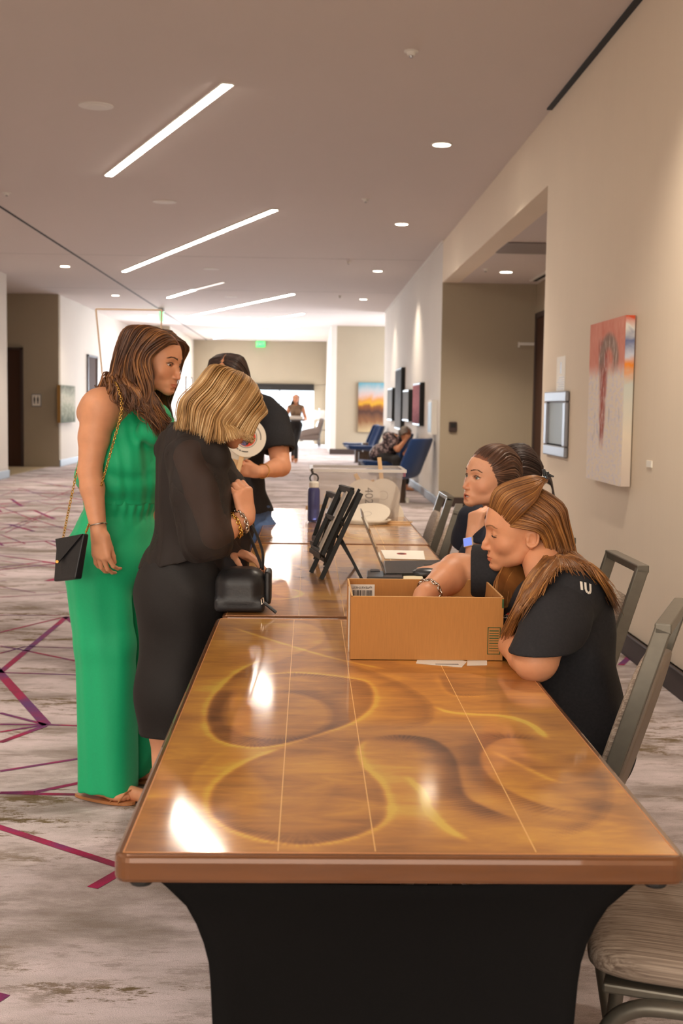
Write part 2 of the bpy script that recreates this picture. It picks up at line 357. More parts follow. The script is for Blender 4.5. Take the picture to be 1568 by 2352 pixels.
# ------------------------------------------------------------------ hair: strands flowing between guide curves, over a closed inner shell
def spline(pts, n):
    pts = [Vector(p) for p in pts]; N = len(pts); out = []
    for i in range(n):
        t = i/(n-1)*(N-1); k = min(int(t), N-2); u = t-k
        p0, p1, p2, p3 = pts[max(k-1, 0)], pts[k], pts[k+1], pts[min(k+2, N-1)]
        out.append(.5*((2*p1)+(p2-p0)*u+(2*p0-5*p1+4*p2-p3)*u*u+(3*p1-p0-3*p2+p3)*u**3))
    return out
SKULL = [((0, -.010, .028), (.0735, .092, .083)), ((0, .018, .026), (.064, .073, .072)), ((0, .034, -.020), (.058, .052, .066))]
def sk(x, y, z, off=.004):
    C = Vector((0, 0, .025)); d = Vector((x, y, z))-C; d.normalize(); best = 0
    for c, r in SKULL:
        o = C-Vector(c); A = sum((d[i]/r[i])**2 for i in range(3)); B = 2*sum(o[i]*d[i]/r[i]**2 for i in range(3)); K = sum((o[i]/r[i])**2 for i in range(3))-1; D = B*B-4*A*K
        if D > 0: best = max(best, (-B+math.sqrt(D))/(2*A))
    return tuple(C+d*(best+off))
def hair(name, guides, M, s, mat, parent, wf=None, vol=0, count=300, width=.0055, wave=.004, freq=2.2, depth=.010, seed=1, segs=14, shell=True, tip=.15, inset=.006, ctr=(0, -.01, .02), fly=0, short=.12, coh=0):
    if wf is not None:   # plain tuples lie on the scalp (head coordinates), vectors are free points
        offs = [.0035, .010, .013, .015, .016, .017]
        guides = [[(wf(*sk(*p, off=offs[min(i, 5)]+(vol if i else vol*.2))) if p[2] > -.045 else wf(*p)) if not isinstance(p, Vector) else p for i, p in enumerate(g)] for g in guides]
    width *= .52; count = int(count*2.8)
    rnd = random.Random(seed); G = [spline(g, segs) for g in guides]; n = len(G); b = MB(); C = Vector(ctr)
    def cur(u):
        t = u*(n-1); k = min(int(t), n-2); w = t-k; w = w*w*(3-2*w)*.4+w*.6
        return [G[k][i].lerp(G[k+1][i], w) for i in range(segs)]
    if shell:
        m = 4*(n-1)+1; rows = []
        for i in range(m):
            c = cur(i/(m-1)); rows.append([M @ ((p-(p-C).normalized()*inset)*s) for p in c])
        b.grid(rows)
        rows2 = [[M @ ((p-(p-C).normalized()*(inset+.006))*s) for p in cur(i/(m-1))] for i in range(m)]; b.grid(rows2)
    for q in range(count):
        u = (q+rnd.random())/count; c = cur(u); off = (rnd.random()**1.5)*depth-inset*.7; ph = rnd.random()*6.28 if not coh else coh*6.28*u+rnd.random()*1.1; am = wave*(.5+rnd.random()); fr = freq*(.8+.4*rnd.random())
        L = segs-int(rnd.random()**2*segs*short); wd = width*(.6+.8*rnd.random()); pts = []; rs = []; fl = fly*rnd.random()**4
        sh = (rnd.random()-.5)*.006
        for i in range(L):
            t = i/(segs-1); p = c[i]; o = (p-C); o = o.normalized(); T = (c[min(i+1, segs-1)]-c[max(i-1, 0)]).normalized(); S = T.cross(o)
            p = p+o*(off*(min(1, t*5))+am*.5*math.sin(freq*1.3*6.28*t+ph)*t+fl*t)+S*(am*math.sin(fr*6.28*t+ph)*t+sh)
            pts.append(M @ (p*s)); rs.append(wd*s*(.30+.70*min(1, t*6))*(1 if t < .7 else 1-(1-tip)*(t-.7)/.3))
        b.tube(pts, rs, 5, flat=.5)
    return b.build(name, mat, parent, smooth=True)
# ------------------------------------------------------------------ materials
MAT = {}
def nodes(name):
    m = bpy.data.materials.new(name); m.use_nodes = True; nt = m.node_tree; nt.nodes.clear()
    out = nt.nodes.new('ShaderNodeOutputMaterial'); bs = nt.nodes.new('ShaderNodeBsdfPrincipled'); nt.links.new(bs.outputs[0], out.inputs[0])
    MAT[name] = m
    class N: pass
    N.m, N.nt, N.bs, N.out = m, nt, bs, out
    def nd(t, **k):
        x = nt.nodes.new('ShaderNode'+t)
        for a, b in k.items():
            if a in x.inputs.keys(): x.inputs[a].default_value = b
            else: setattr(x, a, b)
        return x
    N.nd = nd; N.ln = lambda a, b: nt.links.new(a, b)
    return N
def rgb(*c): return (c[0], c[1], c[2], 1)
def S(*c):   # sRGB 0-255 -> linear
    return tuple(((x/255)/12.92 if x/255 <= .04045 else ((x/255+.055)/1.055)**2.4) for x in c)+(1,)
def mat(name, col, rough=.6, metal=0, spec=.5, coat=0, noise=0, nscale=40, bump=0, bscale=200, sheen=0, trans=0, alpha=1, emit=None, estr=0, sss=0, aniso=None, isl=0, tint=False, stretch=None, ior=1.45, coordgen=False):
    N = nodes(name); b = N.bs
    b.inputs['Base Color'].default_value = col; b.inputs['Roughness'].default_value = rough; b.inputs['Metallic'].default_value = metal
    b.inputs['Specular IOR Level'].default_value = spec; b.inputs['Coat Weight'].default_value = coat; b.inputs['Sheen Weight'].default_value = sheen
    b.inputs['Transmission Weight'].default_value = trans; b.inputs['Alpha'].default_value = alpha; b.inputs['IOR'].default_value = ior
    if sss: b.inputs['Subsurface Weight'].default_value = sss; b.inputs['Subsurface Radius'].default_value = (1, .35, .2); b.inputs['Subsurface Scale'].default_value = .006
    if emit: b.inputs['Emission Color'].default_value = emit; b.inputs['Emission Strength'].default_value = estr
    src = None
    if noise or bump or stretch:
        tc = N.nd('TexCoord'); mp = N.nd('Mapping'); N.ln(tc.outputs['Object'], mp.inputs[0]); mp.inputs['Scale'].default_value = stretch or (1, 1, 1)
    if noise:
        n = N.nd('TexNoise', Scale=nscale, Detail=4.0); N.ln(mp.outputs[0], n.inputs['Vector'])
        mr = N.nd('MapRange'); mr.inputs['From Min'].default_value = .3; mr.inputs['From Max'].default_value = .7; mr.inputs['To Min'].default_value = 1-noise; mr.inputs['To Max'].default_value = 1+noise; N.ln(n.outputs[0], mr.inputs[0])
        mx = N.nd('VectorMath', operation='SCALE'); mx.inputs[0].default_value = col[:3]; N.ln(mr.outputs[0], mx.inputs['Scale']); src = mx.outputs[0]
    if isl:
        g = N.nd('NewGeometry'); mr = N.nd('MapRange'); mr.inputs['To Min'].default_value = 1-isl; mr.inputs['To Max'].default_value = 1+isl; N.ln(g.outputs['Random Per Island'], mr.inputs[0])
        mx = N.nd('VectorMath', operation='SCALE'); N.ln(mr.outputs[0], mx.inputs['Scale'])
        if src: N.ln(src, mx.inputs[0])
        else: mx.inputs[0].default_value = col[:3]
        src = mx.outputs[0]
    if tint:
        a = N.nd('Attribute', attribute_name='tint'); mx = N.nd('VectorMath', operation='MULTIPLY'); N.ln(a.outputs['Color'], mx.inputs[1])
        if src: N.ln(src, mx.inputs[0])
        else: mx.inputs[0].default_value = col[:3]
        src = mx.outputs[0]
    if src: N.ln(src, b.inputs['Base Color'])
    if bump:
        n = N.nd('TexNoise', Scale=bscale, Detail=3.0); N.ln(mp.outputs[0], n.inputs['Vector'])
        bp = N.nd('Bump', Strength=bump, Distance=.002); N.ln(n.outputs[0], bp.inputs['Height']); N.ln(bp.outputs[0], b.inputs['Normal'])
    return N.m
mat('skin_warm', S(214, 152, 114), .48, noise=.06, nscale=26, sss=.12, tint=True, bump=.12, bscale=420)
mat('skin_rosy', S(220, 158, 122), .48, noise=.05, nscale=26, sss=.12, tint=True, bump=.12, bscale=420)
mat('skin_pale', S(226, 168, 134), .46, noise=.05, nscale=26, sss=.12, tint=True, bump=.12, bscale=420)
mat('eye_white', S(225, 215, 208), .15); mat('pupil', (.006, .005, .005, 1), .06); mat('iris_brown', S(86, 58, 38), .1); mat('iris_grey', S(92, 104, 98), .1)
mat('brow_brown', S(92, 62, 44), .7); mat('brow_auburn', S(150, 104, 70), .7); mat('lash', S(30, 20, 16), .7)
def hairmat(name, c0, c1, c2, rough=.42):
    N = nodes(name); g = N.nd('NewGeometry'); cr = N.nd('ValToRGB'); cr.color_ramp.elements[0].color = c0; cr.color_ramp.elements[1].color = c2
    e = cr.color_ramp.elements.new(.55); e.color = c1
    tc = N.nd('TexCoord'); n = N.nd('TexNoise', Scale=14.0, Detail=2.0); N.ln(tc.outputs['Object'], n.inputs['Vector'])
    ad = N.nd('Math', operation='ADD'); mu = N.nd('Math', operation='MULTIPLY'); mu.inputs[1].default_value = .62; N.ln(g.outputs['Random Per Island'], mu.inputs[0]); N.ln(mu.outputs[0], ad.inputs[0])
    m2 = N.nd('Math', operation='MULTIPLY_ADD'); m2.inputs[1].default_value = 1.1; m2.inputs[2].default_value = -.36; N.ln(n.outputs[0], m2.inputs[0]); N.ln(m2.outputs[0], ad.inputs[1])
    N.ln(ad.outputs[0], cr.inputs[0]); N.ln(cr.outputs[0], N.bs.inputs['Base Color']); N.bs.inputs['Roughness'].default_value = rough; N.bs.inputs['Specular IOR Level'].default_value = .45
hairmat('hair_brown_highlights', S(58, 36, 25), S(98, 62, 38), S(176, 120, 68))
hairmat('hair_blonde', S(122, 90, 54), S(184, 142, 88), S(240, 214, 166))
hairmat('hair_auburn', S(88, 54, 28), S(136, 88, 44), S(190, 136, 76))
hairmat('hair_brown', S(60, 40, 30), S(92, 62, 46), S(136, 98, 74))
hairmat('hair_dark', S(34, 24, 21), S(54, 38, 33), S(84, 60, 50))
hairmat('hair_grey', S(80, 74, 68), S(130, 120, 110), S(176, 166, 154), .6)
# ------------------------------------------------------------------ materials of the room
def plaster(name, col, var=.03, rough=.85, stripes=.025):
    N = nodes(name); tc = N.nd('TexCoord'); n = N.nd('TexNoise', Scale=2.0, Detail=5.0); N.ln(tc.outputs['Object'], n.inputs['Vector'])
    mp = N.nd('Mapping'); mp.inputs['Scale'].default_value = (90, 90, 2.0); N.ln(tc.outputs['Object'], mp.inputs[0])
    n2 = N.nd('TexNoise', Scale=1.0, Detail=3.0); N.ln(mp.outputs[0], n2.inputs['Vector'])
    a = N.nd('Math', operation='MULTIPLY_ADD'); a.inputs[1].default_value = var*2; a.inputs[2].default_value = 1-var; N.ln(n.outputs[0], a.inputs[0])
    b = N.nd('Math', operation='MULTIPLY_ADD'); b.inputs[1].default_value = stripes*2; b.inputs[2].default_value = -stripes; N.ln(n2.outputs[0], b.inputs[0])
    c = N.nd('Math', operation='ADD'); N.ln(a.outputs[0], c.inputs[0]); N.ln(b.outputs[0], c.inputs[1])
    mx = N.nd('VectorMath', operation='SCALE'); mx.inputs[0].default_value = col[:3]; N.ln(c.outputs[0], mx.inputs['Scale']); N.ln(mx.outputs[0], N.bs.inputs['Base Color'])
    N.bs.inputs['Roughness'].default_value = rough; N.bs.inputs['Specular IOR Level'].default_value = .15
    bp = N.nd('Bump', Strength=.12, Distance=.002); N.ln(n2.outputs[0], bp.inputs['Height']); N.ln(bp.outputs[0], N.bs.inputs['Normal'])
    return N.m
plaster('wall_paper', S(228, 214, 194)); plaster('wall_taupe', S(164, 152, 132)); plaster('wall_pale', S(214, 208, 200))
plaster('ceiling_paint', S(206, 196, 190), .01, .9, .004); plaster('dark_door', S(70, 50, 40), .08, .92)
mat('base_dark', S(70, 58, 54), .6, spec=.2); mat('track_dark', (.03, .028, .026, 1), .8, spec=.1); mat('white_paint', S(225, 222, 215), .7, spec=.2)
mat('base_grey', S(120, 122, 128), .45)
mat('lamp_white', (1, .97, .92, 1), .5, emit=(1, .90, .78, 1), estr=60); mat('dim_glow', (1, .97, .92, 1), .5, emit=(1, .93, .85, 1), estr=1.2)
mat('downlight_glow', (1, .97, .92, 1), .5, emit=(1, .86, .66, 1), estr=14)
mat('tile_beige', S(190, 172, 140), .3, noise=.08, nscale=3)
mat('exit_green', S(40, 190, 80), .4, emit=(.05, .9, .18, 1), estr=1.3); mat('exit_green_pale', S(70, 215, 120), .4, emit=(.10, .8, .25, 1), estr=.8)
# carpet: cloudy greys and olive streaks running across the corridor
N = nodes('carpet'); tc = N.nd('TexCoord')
def nz(sc3, scale, det=5.0, rough=.6, dist=0.0):
    mp = N.nd('Mapping'); mp.inputs['Scale'].default_value = sc3; N.ln(tc.outputs['Object'], mp.inputs[0])
    n = N.nd('TexNoise', Scale=scale, Detail=det, Roughness=rough, Distortion=dist); N.ln(mp.outputs[0], n.inputs['Vector']); return n.outputs[0]
def ramp(src, st):
    r = N.nd('ValToRGB'); N.ln(src, r.inputs[0]); e = r.color_ramp.elements
    e[0].position, e[0].color = st[0]; e[1].position, e[1].color = st[-1]
    for p, c in st[1:-1]: q = e.new(p); q.color = c
    return r.outputs[0]
def mixc(f, a, b):
    m = N.nd('Mix', data_type='RGBA'); N.ln(f, m.inputs[0])
    for v, i in ((a, 6), (b, 7)):
        if isinstance(v, tuple): m.inputs[i].default_value = v
        else: N.ln(v, m.inputs[i])
    return m.outputs[2]
base = ramp(nz((.8, 1.9, 1), 1.3, 12, .70, .15), [(.36, S(142, 130, 124)), (.45, S(170, 158, 155)), (.52, S(196, 184, 184)), (.62, S(214, 200, 202))])
st = ramp(nz((1.0, 3.0, 1), 2.4, 14, .86, .1), [(.515, (0, 0, 0, 1)), (.555, (1, 1, 1, 1))])
ma = ramp(nz((.6, 1.3, 1), 1.3, 3, .5), [(.47, (0, 0, 0, 1)), (.56, (1, 1, 1, 1))])
mm = N.nd('Math', operation='MULTIPLY'); N.ln(st, mm.inputs[0]); N.ln(ma, mm.inputs[1])
c1 = mixc(mm.outputs[0], base, S(112, 94, 66))
st2 = ramp(nz((1.0, 3.6, 1), 3.0, 14, .84, .1), [(.53, (0, 0, 0, 1)), (.60, (.7, .7, .7, 1))])
c2 = mixc(st2, c1, S(150, 136, 130))
fine = N.nd('TexNoise', Scale=330.0, Detail=2.0); N.ln(tc.outputs['Object'], fine.inputs['Vector'])
fm = N.nd('MapRange'); fm.inputs['From Min'].default_value = .3; fm.inputs['From Max'].default_value = .7; fm.inputs['To Min'].default_value = .84; fm.inputs['To Max'].default_value = 1.12; N.ln(fine.outputs[0], fm.inputs[0])
sv = N.nd('VectorMath', operation='SCALE'); N.ln(c2, sv.inputs[0]); N.ln(fm.outputs[0], sv.inputs['Scale']); N.ln(sv.outputs[0], N.bs.inputs['Base Color'])
bp = N.nd('Bump', Strength=.5, Distance=.003); N.ln(fine.outputs[0], bp.inputs['Height']); N.ln(bp.outputs[0], N.bs.inputs['Normal'])
N.bs.inputs['Roughness'].default_value = .95; N.bs.inputs['Specular IOR Level'].default_value = .15
N = nodes('carpet_line'); tc = N.nd('TexCoord')
lc = ramp(nz((1, 1, 1), 2.3, 3, .6), [(.36, S(98, 52, 108)), (.46, S(120, 44, 96)), (.54, S(160, 22, 76)), (.64, S(120, 34, 66))])
fine = N.nd('TexNoise', Scale=330.0, Detail=2.0); N.ln(tc.outputs['Object'], fine.inputs['Vector'])
fm = N.nd('MapRange'); fm.inputs['From Min'].default_value = .3; fm.inputs['From Max'].default_value = .7; fm.inputs['To Min'].default_value = .8; fm.inputs['To Max'].default_value = 1.15; N.ln(fine.outputs[0], fm.inputs[0])
sv = N.nd('VectorMath', operation='SCALE'); N.ln(lc, sv.inputs[0]); N.ln(fm.outputs[0], sv.inputs['Scale']); N.ln(sv.outputs[0], N.bs.inputs['Base Color']); N.bs.inputs['Roughness'].default_value = .95
# ------------------------------------------------------------------ room shell
def struct(name, mb, m, **k): o = mb.build(name, m, **k); return tag(o, kind='structure')
def wallbox(name, a, b, m='wall_paper'): return struct(name, MB().box(a, b), MAT[m])
YF, YW = 44.0, 35.2
fl = MB().box((-5.42, -4, -.12), (6.2, 52, 0))
fl.mat(1)
def floor_line(p, q, w, z=.0015):
    p, q = Vector(p), Vector(q); d = (q-p).normalized(); n = Vector((-d.y, d.x, 0))*w/2
    fl.add([p-n+V(0, 0, z), q-n+V(0, 0, z), q+n+V(0, 0, z), p+n+V(0, 0, z)], [(0, 1, 2, 3)])
near = [((0,1545),(152,1418),.036), ((150,1417),(190,1448),.036), ((0,1453),(150,1417),.020), ((0,1413),(140,1414),.014), ((150,1417),(200,1416),.016), ((0,1484),(60,1495),.020), ((60,1495),(190,1522),.020),
        ((0,1501),(60,1485),.016), ((60,1485),(190,1490),.016), ((0,1545),(190,1551),.020), ((-60,1480),(105,1664),.048), ((0,1638),(105,1665),.022), ((0,1664),(105,1665),.022), ((0,1682),(105,1665),.020), ((0,1706),(105,1667),.030),
        ((105,1665),(200,1668),.018), ((0,1772),(200,1740),.022), ((0,1822),(80,1820),.030), ((80,1820),(215,1792),.026), ((0,1822),(335,1829),.026), ((-120,1862),(300,1998),.032), ((330,1972),(212,2040),.036), ((-60,2330),(12,2284),.03),
        ((0,1372),(140,1364),.014), ((135,1360),(200,1366),.016), ((0,1348),(82,1362),.014), ((0,1273),(150,1279),.016), ((0,1288),(150,1308),.016), ((0,1228),(58,1249),.020), ((58,1249),(0,1259),.012), ((102,1243),(170,1272),.022),
        ((0,1164),(64,1189),.022), ((64,1189),(180,1224),.022), ((0,1218),(84,1188),.02), ((84,1188),(135,1166),.018), ((135,1166),(200,1180),.02), ((12,1224),(96,1187),.016), ((0,1140),(50,1122),.018), ((50,1122),(115,1145),.02), ((115,1145),(180,1120),.02),
        ((0,1168),(80,1150),.016), ((80,1150),(125,1161),.016), ((1425,1528),(1450,1505),.035), ((0,1320),(14,1322),.014), ((0,1335),(16,1333),.014)]
for a, b, w in near: floor_line(atz(a[0], a[1], 0), atz(b[0], b[1], 0), w)
rnd = random.Random(5)
for gx in range(7):
    for gy in range(18):
        x0 = -5.1+gx*.95; y0 = 10.0+gy*1.7
        if x0 > (.9 if y0 < 13 else -1.3): continue
        pts = [V(x0+rnd.uniform(-.3, .3)+i*.75, y0+(.9 if i % 2 else -.2)+rnd.uniform(-.5, .5), 0) for i in range(3)]
        for i in range(2): floor_line(pts[i], pts[i+1], .05 if rnd.random() < .5 else .03, .0015+.0002*i)
        if rnd.random() < .6: floor_line(pts[0], pts[2]+V(0, rnd.uniform(-1, 1), 0), .03, .0020)
struct('floor', fl, [MAT['carpet'], MAT['carpet_line']])
struct('floor_tile', MB().box((-9, 22.4, -.1), (-5.42, 26.4, .002)), MAT['tile_beige'])
struct('floor_lobby', MB().box((-6, 44.3, -.02), (6, 50.2, .004)), MAT['tile_beige'])
cl = MB().box((-9, -4, CEIL), (6.2, 52, CEIL+.12)); cl.mat(1)
for (x, ys) in ((0, (19.3, 24.9, 30.4, 36.5)),):
    for y in ys: cl.box((-5.4, y, CEIL-.0015), (1.75, y+.012, CEIL+.001))
mat('ceiling_seam', S(150, 142, 138), .9)
struct('ceiling', cl, [MAT['ceiling_paint'], MAT['ceiling_seam']])
struct('trim_1', MB().box((-3.575, -4, CEIL-.006), (-3.545, 43.9, CEIL+.002)), MAT['track_dark'])
mat('reveal', (.02, .018, .016, 1), .8)
struct('shadow_gap_strip', MB().box((1.735, -4, CEIL-.012), (1.80, 9.5, CEIL+.002)), MAT['reveal'])  # dark strip stands in for the shade of the gap between wall and ceiling
struct('cove_glow_strip', MB().box((1.745, 17.0, CEIL-.02), (1.785, 30.0, CEIL+.002)), MAT['white_paint'])  # white strip stands in for the bright line of a light cove
wallbox('wall_right', (1.775, -4, 0), (2.0, 9.585, CEIL))
wallbox('wall_right_header', (1.775, 9.585, 3.025), (2.0, 17.08, CEIL))
wallbox('wall_right_far', (1.775, 17.08, 0), (2.0, 30.0, CEIL), 'wall_pale')
wallbox('wall_alcove_back', (1.778, 17.076, 0), (3.30, 17.30, CEIL), 'wall_taupe')
wallbox('wall_alcove_side', (3.05, 9.2, 0), (3.25, 17.08, 3.3), 'wall_taupe')
wallbox('wall_alcove_front', (2.0, 9.3, 0), (3.1, 9.55, 3.3), 'wall_taupe')
struct('ceiling_alcove', MB().box((2.0, 9.3, 3.025), (3.2, 17.2, 3.1)), MAT['ceiling_paint'])
wallbox('wall_lounge_facing', (.60, YW, 0), (5.2, YW+.2, CEIL), 'wall_taupe')
wallbox('wall_lounge_side', (.59, YW-.001, 0), (.75, YF, CEIL), 'wall_pale')
wallbox('wall_lounge_end', (5.05, 29.7, 0), (5.2, YW, CEIL), 'wall_pale')
wallbox('wall_lounge_near', (2.0, 29.8, 0), (5.2, 30.0, CEIL), 'wall_pale')
# far wall with the wide opening
wallbox('wall_far_over_opening', (-4.1, YF, 2.07), (.75, YF+.25, CEIL), 'wall_taupe')
wallbox('wall_far_right_of_opening', (.165, YF, 0), (.75, YF+.25, 2.08), 'wall_taupe')
wallbox('wall_far_left_of_opening', (-4.1, YF, 0), (-2.7, YF+.25, 2.08), 'wall_taupe')
wallbox('wall_left_far', (-4.22, 36.6, 0), (-4.02, YF+.25, CEIL), 'wall_pale')
wallbox('wall_left_facing', (-5.2, 36.4, 0), (-4.02, 36.6, CEIL), 'wall_taupe')
wallbox('wall_left_middle', (-5.42, 26.6, 0), (-5.20, 36.6, CEIL), 'wall_pale')
wallbox('wall_restroom', (-9, 26.4, 0), (-5.20, 26.6, CEIL), 'wall_taupe')
wallbox('wall_restroom_side', (-9, 22.4, 0), (-8.8, 26.5, CEIL), 'wall_taupe')
wallbox('wall_left_near', (-5.62, -4, 0), (-5.32, 22.43, CEIL), 'wall_pale')
wallbox('wall_restroom_near', (-9, 22.2, 0), (-5.5, 22.42, CEIL), 'wall_taupe')
wallbox('wall_back', (-5.5, -4.2, 0), (1.9, -4, CEIL), 'wall_pale')
# lobby glazing far beyond
wg = MB().box((-6, 50, 0), (6, 50.1, .15)).box((-6, 50, 2.9), (6, 50.1, CEIL))
for x in (-6, -4.4, -2.8, -1.2, .4, 2.0, 3.6, 5.2): wg.box((x, 50, .1), (x+.06, 50.1, 3.0))
struct('window_1', wg, MAT['base_grey'])
mat('clear_glass', (1, 1, 1, 1), .02, trans=1, ior=1.1, alpha=.25)
struct('window_2', MB().box((-6, 50.03, .15), (6, 50.05, 2.9)), MAT['clear_glass'])
struct('trim_4', MB().box((-2.7, YF-.08, 1.86), (.165, YF+.02, 2.09)), MAT['track_dark'])
# baseboards
bb = lambda n, a, b, m='base_dark': struct('baseboard_'+n, MB().box(a, b), MAT[m], bevel=.006)
bb('right', (1.752, -4, 0), (1.775, 9.6, .135)); bb('right_cap', (1.744, -4, .118), (1.775, 9.6, .135))
bb('right_far', (1.755, 17.06, 0), (1.778, 30, .12), 'base_grey'); bb('alcove', (1.755, 17.055, 0), (3.06, 17.08, .13))
bb('alcove_side', (3.03, 9.6, 0), (3.052, 17.06, .13)); bb('lounge', (.58, YW-.025, 0), (5.05, YW, .15))
bb('left_middle', (-5.2, 26.42, 0), (-5.175, 36.5, .14), 'base_grey'); bb('left_near', (-5.32, 10, 0), (-5.295, 22.44, .14), 'base_grey')
bb('left_end', (-5.62, 22.42, 0), (-5.295, 22.445, .14), 'base_grey')
# doors
def door(n, a, b, m='dark_door', handle=None, frame=None):
    d = empty('door_%d' % n, ((a[0]+b[0])/2, (a[1]+b[1])/2, 0), kind='structure')
    MB().box(a, b).build('door_leaf', MAT[m], d, bevel=.004)
    if frame:
        for f in frame: MB().box(*f).build('door_frame', MAT['base_dark'], d)
    if handle: MB().box(*handle).build('handle', MAT['steel'], d)
    return d
mat('steel', S(170, 170, 172), .25, metal=1); mat('steel_brushed', S(150, 152, 158), .5, metal=1, noise=.06, nscale=30, stretch=(1, 1, 30)); mat('black_metal', (.015, .015, .015, 1), .45, spec=.25)
door(1, (-6.6, 26.36, 0), (-5.98, 26.41, 2.42), frame=[((-5.98, 26.33, 0), (-5.93, 26.41, 2.46)), ((-6.65, 26.33, 2.42), (-5.93, 26.41, 2.46))])
door(2, (-5.235, 29.75, 0), (-5.185, 31.0, 2.42), frame=[((-5.22, 29.68, 0), (-5.16, 29.76, 2.46)), ((-5.22, 30.98, 0), (-5.16, 31.06, 2.46)), ((-5.22, 29.68, 2.42), (-5.16, 31.06, 2.47))])
door(3, (3.03, 15.75, 0), (3.06, 16.85, 2.55), handle=((2.97, 15.83, 1.02), (3.03, 15.95, 1.12)), frame=[((3.01, 15.65, 0), (3.06, 15.75, 2.62)), ((3.01, 16.85, 0), (3.06, 16.93, 2.62)), ((3.01, 15.65, 2.55), (3.06, 16.93, 2.62))])
door(4, (-4.03, 41.2, 0), (-3.99, 42.9, 2.2), 'dim_glow', handle=((-3.99, 41.3, .95), (-3.95, 41.36, 1.35)), frame=[((-4.03, 41.12, 0), (-3.97, 41.2, 2.25)), ((-4.03, 42.9, 0), (-3.97, 42.98, 2.25))])  # leaf is no lamp: its glow stands in for daylight on the glass
# ------------------------------------------------------------------ ceiling lights
def strip(p, q, name, label, w=.07, m='lamp_white', watts=0):
    p, q = V(*p, 0), V(*q, 0); d = (q-p).normalized(); n = V(-d.y, d.x, 0)
    t = empty(name, ((p.x+q.x)/2, (p.y+q.y)/2, CEIL), label, 'ceiling light', 'slanted light strips in the corridor ceiling')
    pr, qr = p+V(0, 0, CEIL-.003), q+V(0, 0, CEIL-.003)
    MB().bar(pr-d*.02, qr+d*.02, w+.03, .010).build('trim_frame', MAT['white_paint'], t)
    MB().bar(pr+V(0, 0, -.004), qr+V(0, 0, -.004), w, .010).build('diffuser', MAT[m], t, bevel=.003)
    return t
LS = [((-1.984, 12.593), (-.591, 8.97), 'glowing white light strip nearest above, reaching highest in the picture'), ((-3.153, 21.631), (-.416, 14.573), 'long glowing light strip behind the nearest one'),
      ((-3.132, 32.488), (-.344, 25.432), 'long light strip in the middle distance above the hallway'), ((-1.563, 34.117), (-.169, 30.763), 'short light strip just right of centre, third from the far wall'),
      ((-3.227, 42.942), (-.316, 35.853), 'light strip farthest away, in front of the far wall and exit sign')]
for a, b, l in LS: strip(a, b, 'linear_ceiling_light', l)
strip((-2.972, 26.753), (-2.261, 24.834), 'linear_ceiling_light', 'short lit strip piece left of centre, its continuation unlit')
strip((-2.24, 24.78), (-1.586, 23.244), 'linear_ceiling_light', 'unlit dim strip continuing the short lit piece', m='dim_glow', w=.05)
# the same slanted strips go on above and behind the camera
for a, b in (((-3.1, 4.6), (-.5, -1.6)),): strip(a, b, 'linear_ceiling_light', 'light strip above the camera end of the hallway')
def disc(name, x, y, r, label, cat, z=CEIL, glow=None, group=None, kindly='rim'):
    t = empty(name, (x, y, z), label, cat, group)
    if glow:
        MB().lathe([(r, -.008), (r*1.18, -.006), (r*1.2, 0), (r, 0)], 28, Matrix.Translation((x, y, z))).build('trim_ring', MAT['white_paint'], t, smooth=False)
        MB().lathe([(r*.99, -.009), (r*.99, -.004)], 28, Matrix.Translation((x, y, z))).build('lamp_lens', MAT[glow], t)
    else:
        MB().lathe([(r*.2, -.03 if r < .06 else -.012), (r*.55, -.028 if r < .06 else -.012), (r*.6, -.008), (r, -.006), (r, 0)], 24, Matrix.Translation((x, y, z))).build(kindly, MAT['white_paint'], t)
        if r < .06: MB().lathe([(r*.25, -.040), (r*.3, -.03)], 12, Matrix.Translation((x, y, z))).build('sprinkler_tip', MAT['steel'], t)
    return t
names = ['nearest', 'second', 'third', 'farthest']
for i, (x, y) in enumerate([(1.095, 10.84), (1.10, 15.52), (1.10, 20.88), (1.10, 26.39)]):
    disc('recessed_downlight', x, y, .075, 'round lit downlight by the right wall, %s of four' % names[i], 'downlight', glow='downlight_glow', group='downlights along the right wall')
for i, (x, y) in enumerate([(-4.02, 20.97), (-4.03, 26.43), (-4.02, 32.22)]):
    disc('recessed_downlight', x, y, .075, 'round lit downlight over the left side, %s of three' % ['nearest', 'middle', 'farthest'][i], 'downlight', glow='downlight_glow', group='downlights along the left side')
for x, y in ((1.10, 5.3), (1.10, -.2), (-4.02, 15.5), (-4.02, 10.0), (-4.02, 4.5)):
    disc('recessed_downlight', x, y, .075, 'round downlight above the camera end of the hallway', 'downlight', glow='downlight_glow', group='downlights above the camera end')
for i, (x, y) in enumerate([(-1.624, 9.7), (-1.62, 14.16), (-1.633, 20.98), (-1.639, 26.29), (-1.639, 32.15), (-1.733, 36.21)]):
    disc('ceiling_speaker', x, y, .13 if i < 5 else .11, 'flat round ceiling speaker left of centre, %s from the camera' % ['nearest', 'second', 'third', 'fourth', 'fifth', 'farthest'][i], 'speaker', group='round ceiling speakers')
for i, (x, y) in enumerate([(.612, 8.07), (.584, 13.73), (.581, 19.64), (.595, 25.75)]):
    disc('sprinkler_head', x, y, .045, 'small ceiling sprinkler head right of centre, %s of four' % names[i], 'sprinkler', group='sprinkler heads', kindly='escutcheon')
q = atz(15, 442, CEIL); disc('sprinkler_head', q.x, q.y, .045, 'small ceiling sprinkler head at the far left edge', 'sprinkler', kindly='escutcheon')
